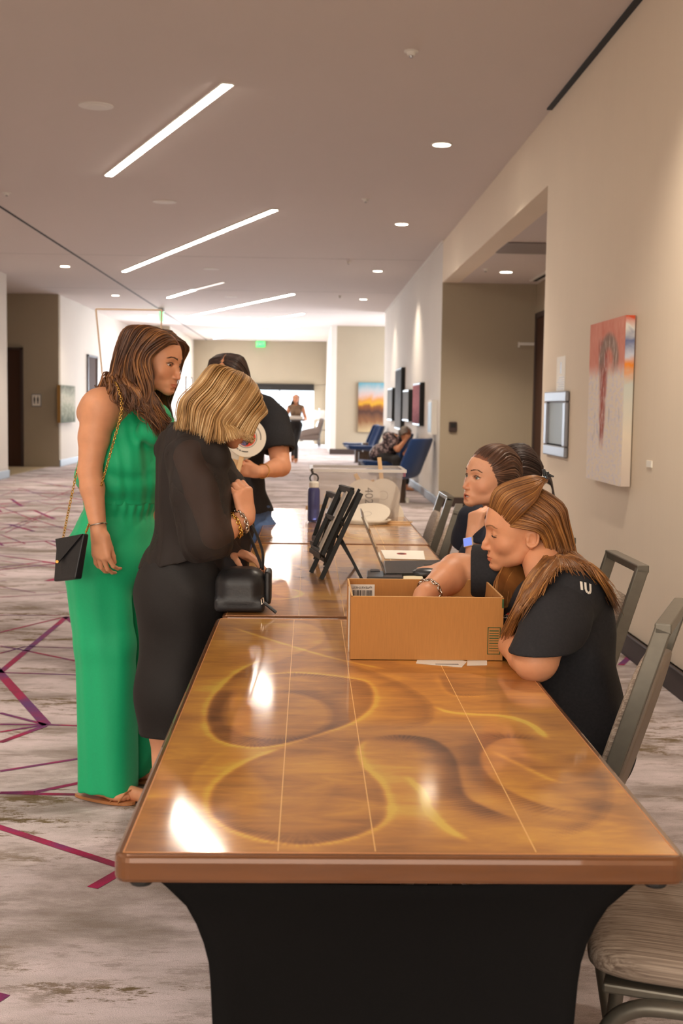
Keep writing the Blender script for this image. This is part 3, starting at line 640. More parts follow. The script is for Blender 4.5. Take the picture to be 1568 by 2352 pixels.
# alcove ceiling fittings
q = atz(1162, 624, 3.025); disc('recessed_downlight', q.x, q.y, .075, 'round lit downlight in the lowered alcove ceiling', 'downlight', z=3.025, glow='downlight_glow'); ALC = q
q = atz(1115, 617, 3.025); disc('sprinkler_head', q.x, q.y, .045, 'small sprinkler head in the alcove ceiling', 'sprinkler', z=3.025, kindly='escutcheon')
mat('panel_grey', S(140, 130, 124), .8)
a, b = atz(1138, 579, 3.025), atz(1165, 556, 3.025)
v = empty('access_panel', (2.4, a.y, 3.025), 'flat grey access panel in the alcove ceiling', 'access panel')
MB().box((a.x, a.y, 3.015), (2.98, b.y, 3.0245)).build('panel_plate', MAT['panel_grey'], v); MB().box((a.x+.02, a.y+.02, 3.012), (2.96, b.y-.02, 3.0155)).build('panel_cover', MAT['panel_grey'], v)
v = empty('slot_diffuser', (2.9, 15.2, 3.025), 'dark linear air slot along the alcove ceiling edge', 'air vent')
MB().box((2.86, 14.0, 3.012), (3.0, 16.6, 3.026)).build('slot_frame', MAT['white_paint'], v); MB().box((2.90, 14.05, 3.008), (2.95, 16.55, 3.0125)).build('slot', MAT['reveal'], v)
# lamps' own light
for x, y in [(1.095, 10.84), (1.10, 15.52), (1.10, 20.88), (1.10, 26.39), (-4.02, 20.97), (-4.03, 26.43), (-4.02, 32.22), (1.10, 5.3), (-4.02, 15.5), (-4.02, 10.0), (-4.02, 4.5), (1.1, 32.5)]:
    spot('downlight_beam', (x, y, CEIL-.02), (x, y, 0), 210 if y < 22 else 120, 115, WARM, .8)
spot('downlight_beam_alcove', (ALC.x, ALC.y, 3.0), (ALC.x, ALC.y, 0), 130, 115, WARM, .8)
# ------------------------------------------------------------------ fixtures on the walls
mat('glass_pale', S(168, 182, 190), .6, spec=.12)
def text(body, size, M, m, parent, name='lettering', align='CENTER', ext=.0004):
    cu = bpy.data.curves.new(name, 'FONT'); cu.body = body; cu.size = size; cu.align_x = align; cu.align_y = 'CENTER'; cu.extrude = ext
    tmp = bpy.data.objects.new('tmp', cu); COL.objects.link(tmp); me = bpy.data.meshes.new_from_object(tmp.evaluated_get(bpy.context.evaluated_depsgraph_get())); bpy.data.objects.remove(tmp); me.materials.clear(); me.materials.append(m)
    o = bpy.data.objects.new(name, me); link(o, parent); o.matrix_parent_inverse = Matrix(); o.matrix_local = (Matrix.Translation(-parent.location) if parent else Matrix()) @ M; return o
def FM(o, ex, ey):   # frame: origin, right vector, up vector
    ex, ey = Vector(ex).normalized(), Vector(ey).normalized(); ez = ex.cross(ey)
    return Matrix(((ex.x, ey.x, ez.x, o[0]), (ex.y, ey.y, ez.y, o[1]), (ex.z, ey.z, ez.z, o[2]), (0, 0, 0, 1)))
def exit_sign(name, c, w, h, ex, label, m, dbl=True):
    t = empty(name, c, label, 'exit sign')
    exv = Vector(ex); MB().bar(Vector(c)-exv*w/2, Vector(c)+exv*w/2, .012, h, (0, 0, 1)).build('sign_panel', MAT[m], t)
    MB().box((c[0]-.06 if abs(ex[0]) else c[0]-.03, c[1]-.06, c[2]+h/2), (c[0]+.06 if abs(ex[0]) else c[0]+.03, c[1]+.06, CEIL)).build('ceiling_mount', MAT['steel'], t)
    for s in ((1, -1) if dbl else (1,)):
        n = Vector((exv.y, -exv.x, 0))*s; e = exv*s
        text('EXIT', h*.72, FM(Vector(c)+n*.0075, e, (0, 0, 1)), MAT['white_paint'], t)
    return t
exit_sign('exit_sign', (-1.70, 43.88, 3.44), .31, .20, (1, 0, 0), 'green lit EXIT sign below the ceiling on the far wall', 'exit_green', False)
exit_sign('exit_sign', (-3.46, 29.7, 3.36), .36, .24, (.14, .99, 0), 'pale green EXIT sign seen nearly edge-on above the brown-haired woman', 'exit_green_pale')
# fascia writing over the far opening
ft = empty('fascia_lettering', (-1.65, 43.9, 1.97), 'faint grey lettering on the black band over the far opening', 'sign')
text('. . . . . . . .', .12, FM((-1.55, 43.915, 1.98), (1, 0, 0), (0, 0, 1)), MAT['base_grey'], ft)
# wall cabinet in brushed steel
c = empty('wall_phone_cabinet', (1.775, 8.93, 1.25), 'brushed steel framed recessed cabinet on the right wall under the note', 'wall cabinet')
y0, y1, z0, z1 = 8.56, 9.34, 1.015, 1.475
m = MB(); fw = .075
for a, b in (((y0, z1-fw), (y1, z1)), ((y0, z0), (y1, z0+fw)), ((y0, z0+fw), (y0+.10, z1-fw)), ((y1-.10, z0+fw), (y1, z1-fw))): m.box((1.745, a[0], a[1]), (1.776, b[0], b[1]))
m.build('steel_frame', MAT['steel_brushed'], c, bevel=.01, seg=3)
MB().box((1.764, y0+.10, z0+fw), (1.776, y1-.10, z1-fw)).build('glass_door', MAT['glass_pale'], c)
MB().box((1.757, y0+.10, z0+fw), (1.765, y0+.13, z1-fw)).box((1.757, y0+.10, z0+fw), (1.765, y1-.10, z0+fw+.012)).build('inner_bezel', MAT['track_dark'], c)
mat('paper', S(236, 232, 222), .7); mat('paper_cream', S(240, 226, 190), .7); mat('ink', S(60, 56, 54), .6); mat('ink_red', S(150, 40, 30), .6)
n = empty('wall_notice', (1.773, 8.88, 1.6), 'narrow white instruction notice taped above the steel wall cabinet', 'notice')
MB().box((1.7715, 8.73, 1.475), (1.7755, 9.03, 1.72)).build('sheet', MAT['paper'], n)
m = MB()
for i in range(6): m.box((1.771, 8.76, 1.49+i*.016), (1.7716, 9.00-.03*(i % 3), 1.494+i*.016))
m.box((1.771, 8.86, 1.60), (1.7716, 8.90, 1.68)); m.build('printed_lines', MAT['base_grey'], n)
l = empty('artwork_label', (1.773, 6.49, 1.07), 'tiny white label card beside the coral abstract canvas', 'label'); MB().box((1.768, 6.445, 1.055), (1.7755, 6.54, 1.09)).build('card', MAT['paper'], l)
t = empty('thermostat', (1.955, 17.07, 1.09), 'dark grey wall thermostat on the alcove back wall', 'thermostat')
MB().box((1.90, 17.045, 1.02), (2.01, 17.078, 1.16)).build('housing', MAT['base_dark'], t, bevel=.015, seg=3); MB().box((1.92, 17.040, 1.08), (1.99, 17.046, 1.14)).build('display', MAT['track_dark'], t)
b = empty('sign_bracket', (2.9, 17.0, 2.24), 'thin pale projecting bracket beside the alcove door', 'bracket'); MB().box((2.80, 16.97, 2.20), (3.05, 16.985, 2.235)).box((2.80, 16.965, 2.17), (2.82, 16.99, 2.24)).build('bracket_arm', MAT['white_paint'], b)
# ------------------------------------------------------------------ pictures
def paint(name, stops, scale=(1, 1, 1), nscale=3, dist=1.5, axis='Z', z0=0, z1=1, amt=.25):
    N = nodes(name); tc = N.nd('TexCoord'); sp = N.nd('SeparateXYZ'); N.ln(tc.outputs['Object'], sp.inputs[0])
    mr = N.nd('MapRange'); mr.inputs['From Min'].default_value = z0; mr.inputs['From Max'].default_value = z1; N.ln(sp.outputs[axis], mr.inputs[0])
    mp = N.nd('Mapping'); mp.inputs['Scale'].default_value = scale; N.ln(tc.outputs['Object'], mp.inputs[0])
    n = N.nd('TexNoise', Scale=float(nscale), Detail=6.0, Distortion=float(dist)); N.ln(mp.outputs[0], n.inputs['Vector'])
    a = N.nd('Math', operation='MULTIPLY_ADD'); a.inputs[1].default_value = amt*2; a.inputs[2].default_value = -amt; N.ln(n.outputs[0], a.inputs[0])
    s = N.nd('Math', operation='ADD'); N.ln(mr.outputs[0], s.inputs[0]); N.ln(a.outputs[0], s.inputs[1])
    r = N.nd('ValToRGB'); N.ln(s.outputs[0], r.inputs[0]); e = r.color_ramp.elements; e[0].position, e[0].color = stops[0]; e[1].position, e[1].color = stops[-1]
    for p, c_ in stops[1:-1]: q = e.new(p); q.color = c_
    N.ln(r.outputs[0], N.bs.inputs['Base Color']); N.bs.inputs['Roughness'].default_value = .9; N.bs.inputs['Specular IOR Level'].default_value = .08; return N
def picture(a, b, label, face, side='black_metal', group=None, name='wall_picture', depth_mat=None):
    o = empty(name, ((a[0]+b[0])/2, (a[1]+b[1])/2, a[2]), label, 'picture', group, local=True)
    return o
paint('art_sunset', [(.0, S(176, 156, 120)), (.22, S(120, 84, 60)), (.40, S(74, 54, 48)), (.50, S(120, 76, 48)), (.56, S(186, 140, 50)), (.64, S(180, 128, 70)), (.74, S(178, 154, 146)), (.84, S(160, 160, 160)), (1, S(92, 140, 152))], (1.4, 1, .6), 2.2, 1.2, 'Z', 0, 1.36, .13)
p = picture((1.37, 35.12, .64), (2.11, 35.2, 2.01), 'large colourful sunset landscape painting on the far beige wall', None)
cv = MB().box((1.37, 35.12, .64), (2.11, 35.198, 2.01)).build('canvas', MAT['art_sunset'], p); 
cv.data.transform(Matrix.Translation(-p.location))
paint('art_grey', [(0, S(96, 104, 92)), (.35, S(150, 156, 140)), (.6, S(190, 190, 176)), (1, S(110, 116, 106))], (1, 1, 1), 5, 2.5, 'Z', 0, .8, .5)
p = picture((-5.2, 26.2, .9), (-5.1, 27.9, 1.7), 'grey-green abstract canvas on the left wall by the restroom corner', None)
y0, y1 = at(137, 930, 26.9).y, 0
p.location = (-5.15, 27.0, .92); m = MB()
m.box((-.045, -.80, 0), (.03, .80, .78)); m.build('canvas', MAT['art_grey'], p)
mat('ochre', S(150, 112, 50), .6); MB().box((-.046, -.815, 0), (.028, -.80, .78)).build('canvas_side', MAT['ochre'], p)
paint('art_silver', [(0, S(150, 150, 150)), (.5, S(130, 134, 138)), (1, S(96, 98, 102))], (1, 1, 1), 3, 1, 'Z', 0, .9, .3)
paint('art_pink', [(0, S(120, 60, 70)), (.5, S(170, 104, 112)), (1, S(140, 80, 84))], (1, 1, 3), 6, 1, 'Z', 0, .7, .4)
for nm, ya, yb, za, zb, mt, lab in (('pic', 25.9, 27.4, 1.06, 1.74, 'art_silver', 'small silver framed picture farthest along the right wall'), ('pic', 23.4, 25.0, .92, 2.08, 'art_silver', 'tall dark framed picture, tallest on the right wall'),
        ('pic', 21.6, 22.9, 1.10, 1.65, 'art_silver', 'small grey picture between the tall picture and the pink one'), ('pic', 19.4, 20.7, 1.06, 1.73, 'art_pink', 'pinkish picture with dark side on the far right wall'), ('pic', 17.45, 18.0, .97, 1.45, 'glass_pale', 'bright white framed panel nearest the alcove corner')):
    o = empty('wall_picture', (1.775, (ya+yb)/2, za), lab, 'picture', 'pictures along the far right wall', local=True); h = zb-za; w = (yb-ya)/2
    MB().box((-.075, -w, 0), (0, w, h)).build('picture_frame', MAT['black_metal'] if mt != 'glass_pale' else MAT['white_paint'], o, bevel=.004)
    MB().box((-.079, -w+.03, .03), (-.0745, w-.03, h-.03)).build('artwork', MAT[mt], o)
# coral abstract canvas, near right wall
N = nodes('art_coral'); tc = N.nd('TexCoord'); sp = N.nd('SeparateXYZ'); N.ln(tc.outputs['Object'], sp.inputs[0])
def mth(op, a, b=None, c=None):
    x = N.nd('Math', operation=op)
    for i, v in enumerate((a, b, c)):
        if v is None: continue
        if isinstance(v, (int, float)): x.inputs[i].default_value = v
        else: N.ln(v, x.inputs[i])
    return x.outputs[0]
def sst(v, a, b):
    r = N.nd('MapRange', interpolation_type='SMOOTHSTEP'); r.inputs['From Min'].default_value = a; r.inputs['From Max'].default_value = b
    N.ln(v, r.inputs[0]); return r.outputs[0]
Yc, Zc = sp.outputs['Y'], sp.outputs['Z']   # local: y along wall (-.43..+.43), z 0..0.93
n1 = nz((1, 3, 1.2), 6, 6, .6, .8); n2 = nz((1, 30, 4), 3, 5); n3 = nz((1, 5, 14), 4, 4, .7)
zz = mth('ADD', Zc, mth('MULTIPLY_ADD', n1, .14, -.07))
bgc = mixc(sst(zz, .60, .70), ramp(n3, [(.35, S(226, 220, 224)), (.5, S(240, 228, 216)), (.65, S(242, 228, 204))]), ramp(n1, [(.3, S(216, 124, 100)), (.7, S(232, 162, 138))]))
# dripping streak: centre wanders, head arch on top
ctr = mth('MULTIPLY_ADD', n1, .10, .02)
dx = mth('ABSOLUTE', mth('ADD', Yc, mth('MULTIPLY', ctr, -1)))
wid = mth('MULTIPLY_ADD', Zc, .13, .016)
st_ = mth('MULTIPLY', mth('SUBTRACT', 1, sst(mth('DIVIDE', dx, wid), .5, 1.5)), mth('MULTIPLY', sst(Zc, .16, .30), mth('SUBTRACT', 1, sst(Zc, .80, .86))))
strc = ramp(n2, [(.36, S(104, 76, 66)), (.45, S(176, 66, 44)), (.55, S(190, 110, 86)), (.62, S(238, 226, 216))])
cc = mixc(st_, bgc, strc)
d2 = mth('SQRT', mth('ADD', mth('POWER', mth('MULTIPLY_ADD', Yc, 1.0, .05), 2.0), mth('POWER', mth('MULTIPLY', mth('SUBTRACT', Zc, .70), 1.5), 2.0)))
arch = mth('MULTIPLY', mth('SUBTRACT', 1, sst(mth('ABSOLUTE', mth('SUBTRACT', d2, .17)), .03, .10)), sst(Zc, .60, .72))
cc = mixc(arch, cc, ramp(n2, [(.38, S(104, 84, 76)), (.5, S(150, 112, 92)), (.6, S(214, 190, 172))]))
blu = mth('MULTIPLY', sst(nz((1, 4, 1.6), 3.2, 3), .58, .66), mth('MULTIPLY', mth('SUBTRACT', 1, sst(Zc, .5, .6)), sst(Zc, .18, .3)))
cc = mixc(mth('MULTIPLY', blu, .45), cc, S(160, 166, 182))
N.ln(cc, N.bs.inputs['Base Color']); N.bs.inputs['Roughness'].default_value = .75; N.bs.inputs['Specular IOR Level'].default_value = .12
bp = N.nd('Bump', Strength=.7, Distance=.01); N.ln(n2, bp.inputs['Height']); N.ln(bp.outputs[0], N.bs.inputs['Normal'])
paint('art_coral_side', [(0, S(214, 200, 190)), (.30, S(226, 214, 196)), (.60, S(200, 206, 200)), (.72, S(230, 140, 50)), (.78, S(200, 206, 220)), (.86, S(110, 120, 160)), (.92, S(226, 226, 220)), (1, S(210, 90, 60))], (1, 1, 1), 9, 1, 'Z', 0, .93, .08)
p = empty('abstract_canvas', (1.775, 7.28, .93), 'tall coral and white abstract canvas with textured drips, near right wall', 'painting', local=True)
MB().box((-.06, -.42, 0), (-.008, .44, .935)).build('canvas', MAT['art_coral'], p)
MB().box((-.059, -.426, .001), (-.009, -.42, .934)).build('canvas_side', MAT['art_coral_side'], p)
# restroom sign
s = empty('restroom_sign', (-5.66, 26.39, 1.38), 'small white restroom sign with two dark figures on the left wall', 'sign')
MB().box((-5.76, 26.38, 1.25), (-5.565, 26.40, 1.51)).build('sign_plate', MAT['base_grey'], s, bevel=.004); MB().box((-5.745, 26.376, 1.265), (-5.58, 26.381, 1.49)).build('sign_field', MAT['paper'], s)
m = MB()
for x in (-5.70, -5.63): m.lathe([(.012, 0), (.012, .004)], 12, Matrix.Translation((x, 26.376, 1.455)) @ Matrix.Rotation(math.pi/2, 4, 'X')); m.box((x-.018, 26.372, 1.36), (x+.018, 26.377, 1.435)); m.box((x-.012, 26.372, 1.31), (x+.012, 26.377, 1.36))
m.build('pictograms', MAT['ink'], s)
# leaning thin copper photo frame stand on the left
mat('copper_rod', S(252, 226, 196), .5, metal=0)
fr = empty('backdrop_frame', (-1.2, 8.4, 0), 'thin pale copper frame standing behind the green-dressed woman', 'frame stand')
tl, tr = at(220, 710, 8.2), at(371, 712, 8.2); bl = at(286, 1396, 8.45); br = at(356, 1396, 8.45); bl.z = br.z = .02
MB().tube([tl, tr], .0055, 8).build('top_rod', MAT['copper_rod'], fr); MB().tube([tl, bl], .0055, 8).build('side_rod', MAT['copper_rod'], fr); MB().tube([tr, br], .0055, 8).build('side_rod', MAT['copper_rod'], fr); MB().tube([bl, br], .0055, 8).build('foot_rod', MAT['copper_rod'], fr)
# ------------------------------------------------------------------ the three folding tables
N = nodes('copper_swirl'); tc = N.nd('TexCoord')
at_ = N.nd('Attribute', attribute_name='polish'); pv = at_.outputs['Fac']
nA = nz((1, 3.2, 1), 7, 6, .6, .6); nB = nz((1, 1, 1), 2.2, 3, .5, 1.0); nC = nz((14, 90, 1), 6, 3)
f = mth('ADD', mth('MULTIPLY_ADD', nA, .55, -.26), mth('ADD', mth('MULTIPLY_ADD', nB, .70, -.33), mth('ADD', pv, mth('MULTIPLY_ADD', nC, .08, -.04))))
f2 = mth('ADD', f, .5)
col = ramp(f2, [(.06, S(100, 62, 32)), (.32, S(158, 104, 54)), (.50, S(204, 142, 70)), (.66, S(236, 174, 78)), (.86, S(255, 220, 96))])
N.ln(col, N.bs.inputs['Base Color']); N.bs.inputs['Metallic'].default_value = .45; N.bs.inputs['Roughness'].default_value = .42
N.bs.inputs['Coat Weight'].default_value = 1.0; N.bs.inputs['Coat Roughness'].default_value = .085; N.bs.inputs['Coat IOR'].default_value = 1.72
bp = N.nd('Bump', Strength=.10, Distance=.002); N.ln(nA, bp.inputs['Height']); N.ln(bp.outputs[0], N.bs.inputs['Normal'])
mat('copper_edge', S(108, 68, 38), .26, metal=.25, coat=.6, noise=.12, nscale=6, stretch=(1, 1, 8)); mat('seam_line', S(236, 190, 120), .4); mat('edge_line', S(214, 150, 96), .3, metal=.3)
mat('spandex', (.0075, .0072, .0074, 1), .95, noise=.15, nscale=500, spec=.1); mat('black_rubber', (.012, .012, .012, 1), .6)
WX, LY = .379, .922
def swirl_paths(kind):
    L = lambda *p: [(atz(x, y, TT).x-.130, atz(x, y, TT).y-2.524) for x, y in p]
    if kind == 1:
        return [(L((600,1515),(540,1545),(485,1600),(470,1650),(490,1695),(560,1716),(640,1712),(740,1685),(820,1655),(862,1615),(850,1570),(790,1555),(680,1545),(600,1550)), 1, .5, .34),
                (L((545,1585),(516,1630),(530,1670),(600,1695),(700,1690),(752,1660),(750,1625),(700,1598),(620,1588)), -1, .15, .26),
                (L((660,1712),(560,1750),(490,1800),(474,1850),(500,1890),(580,1925),(690,1942),(790,1930),(870,1900),(898,1860),(880,1800),(840,1760),(825,1720),(850,1695)), 1, .42, .26),
                (L((850,1695),(920,1690),(990,1700),(1035,1735),(1050,1790),(1065,1830),(1120,1860),(1200,1890)), -1, .0, .42),
                (L((930,1780),(970,1820),(985,1860),(1030,1905),(1090,1938)), 1, .50, .12),
                (L((780,1520),(860,1545),(930,1575),(985,1615),(985,1655),(940,1672)), -1, .10, .28),
                (L((1000,1545),(1020,1585),(1060,1600),(1150,1595)), 1, .25, .2), (L((990,1620),(1030,1635),(1080,1640),(1160,1645),(1220,1665),(1260,1700)), 1, .50, .05),
                (L((1240,1700),(1150,1695),(1098,1730),(1110,1775),(1160,1815),(1240,1850),(1330,1870)), -1, .0, .34), (L((1370,1750),(1400,1800),(1395,1860),(1350,1900),(1260,1930)), -1, .12, .26), (L((1120,1720),(1200,1760),(1280,1795),(1340,1790)), 1, .25, .1),
                (L((530,1440),(640,1475),(760,1510),(900,1540)), 1, .3, .08), (L((600,1530),(680,1500),(735,1475),(738,1450),(690,1430),(620,1432)), -1, .15, .2), (L((440,1880),(450,1780),(520,1720)), 1, .12, .1), (L((560,1750),(640,1820),(760,1800),(700,1880)), 1, .06, .1)]
    r = random.Random(kind*7); out = []
    for i in range(12):
        cx, cy, rx, ry = r.uniform(-.3, .3), r.uniform(-.8, .8), r.uniform(.08, .2), r.uniform(.12, .3); a0 = r.uniform(0, 6)
        out.append(([(cx+rx*math.cos(a0+t*.42), cy+ry*math.sin(a0+t*.42)) for t in range(12)], r.choice((1, -1)), r.uniform(.1, .4), r.uniform(.1, .3)))
    return out
def table(loc, kind, label, res):
    t = empty('banquet_table', (loc[0], loc[1], 0), label, 'table', local=True)
    nx, ny = int(2*WX/res), int(2*LY/res)
    x = np.linspace(-WX+.012, WX-.012, nx, dtype=np.float32); y = np.linspace(-LY+.012, LY-.012, ny, dtype=np.float32); X, Y = np.meshgrid(x, y, indexing='ij')
    Pv = np.zeros_like(X)
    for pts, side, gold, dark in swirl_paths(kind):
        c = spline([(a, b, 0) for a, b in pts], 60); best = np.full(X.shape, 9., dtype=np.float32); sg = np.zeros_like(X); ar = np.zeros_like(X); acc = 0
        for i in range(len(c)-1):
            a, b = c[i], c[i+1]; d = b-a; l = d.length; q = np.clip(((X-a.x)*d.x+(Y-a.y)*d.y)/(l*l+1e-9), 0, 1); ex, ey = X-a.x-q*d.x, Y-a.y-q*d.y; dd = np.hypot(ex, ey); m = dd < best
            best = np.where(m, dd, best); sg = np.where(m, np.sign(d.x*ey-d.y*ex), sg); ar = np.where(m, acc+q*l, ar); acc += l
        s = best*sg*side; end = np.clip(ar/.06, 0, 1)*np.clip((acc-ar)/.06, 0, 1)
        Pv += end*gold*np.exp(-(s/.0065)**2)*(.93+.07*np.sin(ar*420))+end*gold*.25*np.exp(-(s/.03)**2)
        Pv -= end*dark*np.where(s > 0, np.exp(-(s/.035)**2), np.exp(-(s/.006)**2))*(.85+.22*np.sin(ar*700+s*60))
    Z = np.full(X.shape, TT, dtype=np.float32); vs = np.stack([X, Y, Z], -1).reshape(-1, 3)
    I, J = np.meshgrid(np.arange(nx-1), np.arange(ny-1), indexing='ij'); k = (I*ny+J).ravel(); fs = np.stack([k, k+ny, k+ny+1, k+1], 1).astype(np.int32)
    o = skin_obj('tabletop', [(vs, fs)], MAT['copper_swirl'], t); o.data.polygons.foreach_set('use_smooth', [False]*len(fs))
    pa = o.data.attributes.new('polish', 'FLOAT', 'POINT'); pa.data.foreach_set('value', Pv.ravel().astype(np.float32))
    # rounded laminated edge
    m = MB(); n = 6; R = .022; prof = [(-.014, 0), (-.004, -.0005), (0, -.003), (.0, -.006)]
    def ring(off, z):
        out = []
        for cx, cy, a0 in ((WX-R, LY-R, 0), (-WX+R, LY-R, 90), (-WX+R, -LY+R, 180), (WX-R, -LY+R, 270)):
            for i in range(n+1): a = math.radians(a0+90*i/n); out.append((cx+(R+off)*math.cos(a), cy+(R+off)*math.sin(a), z))
        return out
    rings = [ring(-.0125, TT), ring(-.006, TT-.0004), ring(-.0045, TT-.0022), ring(-.001, TT-.004), ring(.0, TT-.010), ring(.0, TT-.032), ring(-.002, TT-.0365), ring(-.006, TT-.038)]
    q = len(rings[0]); vs = [p for r_ in rings for p in r_]; fs = [(i*q+k, i*q+(k+1) % q, (i+1)*q+(k+1) % q, (i+1)*q+k) for i in range(len(rings)-1) for k in range(q)]
    m.add(vs, [f_[::-1] for f_ in fs]+[tuple(range((len(rings)-1)*q, len(rings)*q))]); m.build('edge_band', MAT['copper_edge'], t)
    m = MB()
    for sx in (-.164, -.035, .179): m.box((sx-.0007, -LY+.02, TT), (sx+.0007, LY-.02, TT+.0003))
    m.build('inlay_lines', MAT['seam_line'], t)
    m = MB(); e = .0125
    for a, b in (((-WX+e, -LY+e-.001), (WX-e, -LY+e+.001)), ((-WX+e, LY-e-.001), (WX-e, LY-e+.001)), ((-WX+e-.001, -LY+e), (-WX+e+.001, LY-e)), ((WX-e-.001, -LY+e), (WX-e+.001, LY-e))): m.box((*a, TT), (*b, TT+.0004))
    m.build('border_line', MAT['edge_line'], t)
    for sx in (-1, 1):
        for sy in (-1, 1): MB().lathe([(.014, -.016), (.017, -.012), (.017, 0)], 16, Matrix.Translation((sx*(WX-.032), sy*(LY-.045), TT-.038))).build('stacking_bumper', MAT['black_rubber'], t)
    for sx in (-1, 1):
        for sy in (-1, 1): MB().tube([(sx*.20, sy*.72, TT-.038), (sx*.21, sy*.73, .4), (sx*.22, sy*.74, 0)], .013, 10).build('leg', MAT['black_metal'], t)
    for sy in (-1, 1): MB().tube([(-.21, sy*.73, .30), (.21, sy*.73, .30)], .011, 8).build('leg_brace', MAT['black_metal'], t)
    # stretch cover
    cvr = empty('stretch_table_cover', (loc[0], loc[1], 0), 'black stretch cover pulled around the legs of the %s' % label.split(' with')[0], 'table cover', local=True)
    P = [(0, .318, .88), (.05, .305, .87), (.15, .278, .85), (.30, .258, .83), (.45, .253, .82), (.551, .257, .83), (.578, .259, .835), (.614, .267, .84), (.647, .278, .85), (.673, .290, .86), (.701, .312, .875), (.732, .338, .89)]
    def hw(z, k):
        for i in range(len(P)-1):
            if z <= P[i+1][0]: u = (z-P[i][0])/(P[i+1][0]-P[i][0]); return P[i][k]+(P[i+1][k]-P[i][k])*u
        return P[-1][k]
    for name, ax in (('front_panel', (0, -1)), ('back_panel', (0, 1)), ('left_panel', (-1, 0))):
        rows = []
        for i in range(25):
            zf = i/24; row = []
            for j in range(21):
                u = -1+2*j/20; dip = (1-u*u); z = zf*(.730-.036*dip**.7*(1 if ax[0] == 0 else 1.5)); a, b = hw(z, 1), hw(z, 2); bow = .05*dip*(.4+math.sin(math.pi*min(1, z/.72)))
                p_ = (a*u, ax[1]*(b-bow), z) if ax[0] == 0 else (ax[0]*(a-bow*.8), b*u, z)
                row.append(p_)
            rows.append(row)
        MB().grid(rows).build(name, MAT['spandex'], cvr, smooth=True, solid=.002)
    return t
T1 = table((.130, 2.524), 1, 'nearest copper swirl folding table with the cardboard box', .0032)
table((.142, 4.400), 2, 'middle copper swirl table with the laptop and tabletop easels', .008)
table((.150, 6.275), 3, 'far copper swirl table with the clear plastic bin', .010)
# ------------------------------------------------------------------ banquet chairs
N = nodes('chair_fabric'); tc = N.nd('TexCoord')
w1 = nz((1.5, 240, 90), 1.6, 3, .7, .3)
cf = ramp(w1, [(.36, S(112, 96, 84)), (.50, S(150, 134, 120)), (.64, S(182, 166, 150))]); N.ln(cf, N.bs.inputs['Base Color']); N.bs.inputs['Roughness'].default_value = .8
bp = N.nd('Bump', Strength=.35, Distance=.002); N.ln(w1, bp.inputs['Height']); N.ln(bp.outputs[0], N.bs.inputs['Normal'])
mat('chair_back_vinyl', S(128, 114, 102), .55, bump=.1, bscale=300); mat('pewter', S(112, 108, 98), .38, metal=.55, noise=.05, nscale=60)
def cushion(m, c, hx, hy, hz, R, pw=3.2, n=18):
    vs = []; k = 14
    for i in range(k+1):
        v = -math.pi/2+math.pi*i/k
        for j in range(4*n):
            a = 2*math.pi*j/(4*n); f = lambda t, p: math.copysign(abs(t)**p, t)
            cr = f(math.cos(v), .35); x = hx*f(math.cos(a), 2/pw*.45)*cr; y = hy*f(math.sin(a), 2/pw*.45)*cr; z = hz*f(math.sin(v), .75)
            vs.append(R @ Vector((x, y, z))+Vector(c))
    q = 4*n; m.add(vs, [(i*q+j, i*q+(j+1) % q, (i+1)*q+(j+1) % q, (i+1)*q+j) for i in range(k) for j in range(q)]); return m
def make_chair():   # faces -X, origin on the floor under the seat
    t = empty('banquet_chair', (0, 0, 0)); I3 = Matrix.Identity(3)
    cushion(MB(), (-.01, 0, .445), .225, .196, .038, I3).build('seat', MAT['chair_fabric'], t, smooth=True)
    tilt = Matrix.Rotation(math.radians(17), 3, 'Y')     # the back leans away from the table
    def bk(x, y, z): return Vector((.185, 0, .46))+tilt @ Vector((x, y, z))
    cushion(MB(), bk(-.012, 0, .205), .020, .168, .185, tilt).build('backrest', MAT['chair_fabric'], t, smooth=True)
    cushion(MB(), bk(.012, 0, .205), .014, .166, .18, tilt).build('back_panel', MAT['chair_back_vinyl'], t, smooth=True)
    for s in (-1, 1): MB().bar(bk(0, s*.178, -.06), bk(0, s*.178, .475), .022, .034, (1, 0, 0)).build('back_upright', MAT['pewter'], t, bevel=.003)
    MB().bar(bk(0, -.189, .475), bk(0, .189, .475), .034, .022, (0, 0, 1)).build('handle_rail', MAT['pewter'], t, bevel=.003)
    MB().box((-.20, -.19, .395), (.19, .19, .412)).build('seat_frame', MAT['pewter'], t, bevel=.004)
    for s in (-1, 1):
        MB().tube(spline([(.10, s*.195, .385), (-.08, s*.195, .388), (-.155, s*.195, .375), (-.195, s*.197, .325), (-.215, s*.2, .20), (-.235, s*.203, .0)], 22), .0145, 10).build('leg', MAT['pewter'], t, smooth=True)
        MB().tube(spline([bk(0, s*.180, -.02), (.195, s*.188, .36), (.235, s*.2, .15), (.262, s*.203, 0)], 14), .0135, 10).build('leg', MAT['pewter'], t, smooth=True)
    return t
CH = make_chair(); _first = [True]
def dup_tree(o, parent=None):
    c = o.copy(); COL.objects.link(c); c.parent = parent
    for ch in list(o.children): dup_tree(ch, c)
    return c
def place_chair(x, y, deg, label):
    c = CH if _first[0] else dup_tree(CH); _first[0] = False
    c.location = (x, y, 0); c.rotation_euler = (0, 0, math.radians(deg)); tag(c, label, 'chair', 'banquet chairs along the right side of the tables'); return c
place_chair(.745, 2.09, -20, 'empty pewter chair at the bottom right, seat under the table corner')
place_chair(.483, 2.765, -22, 'grey fabric chair behind the woman reaching into the box')
place_chair(.60, 3.60, 0, 'empty grey chair just behind the auburn-haired woman, against the wall side')
place_chair(.545, 4.31, 2, 'chair of the woman resting her chin on her hand')
place_chair(.325, 5.42, -8, 'chair at the far table with back partly hidden by the brown-haired woman')
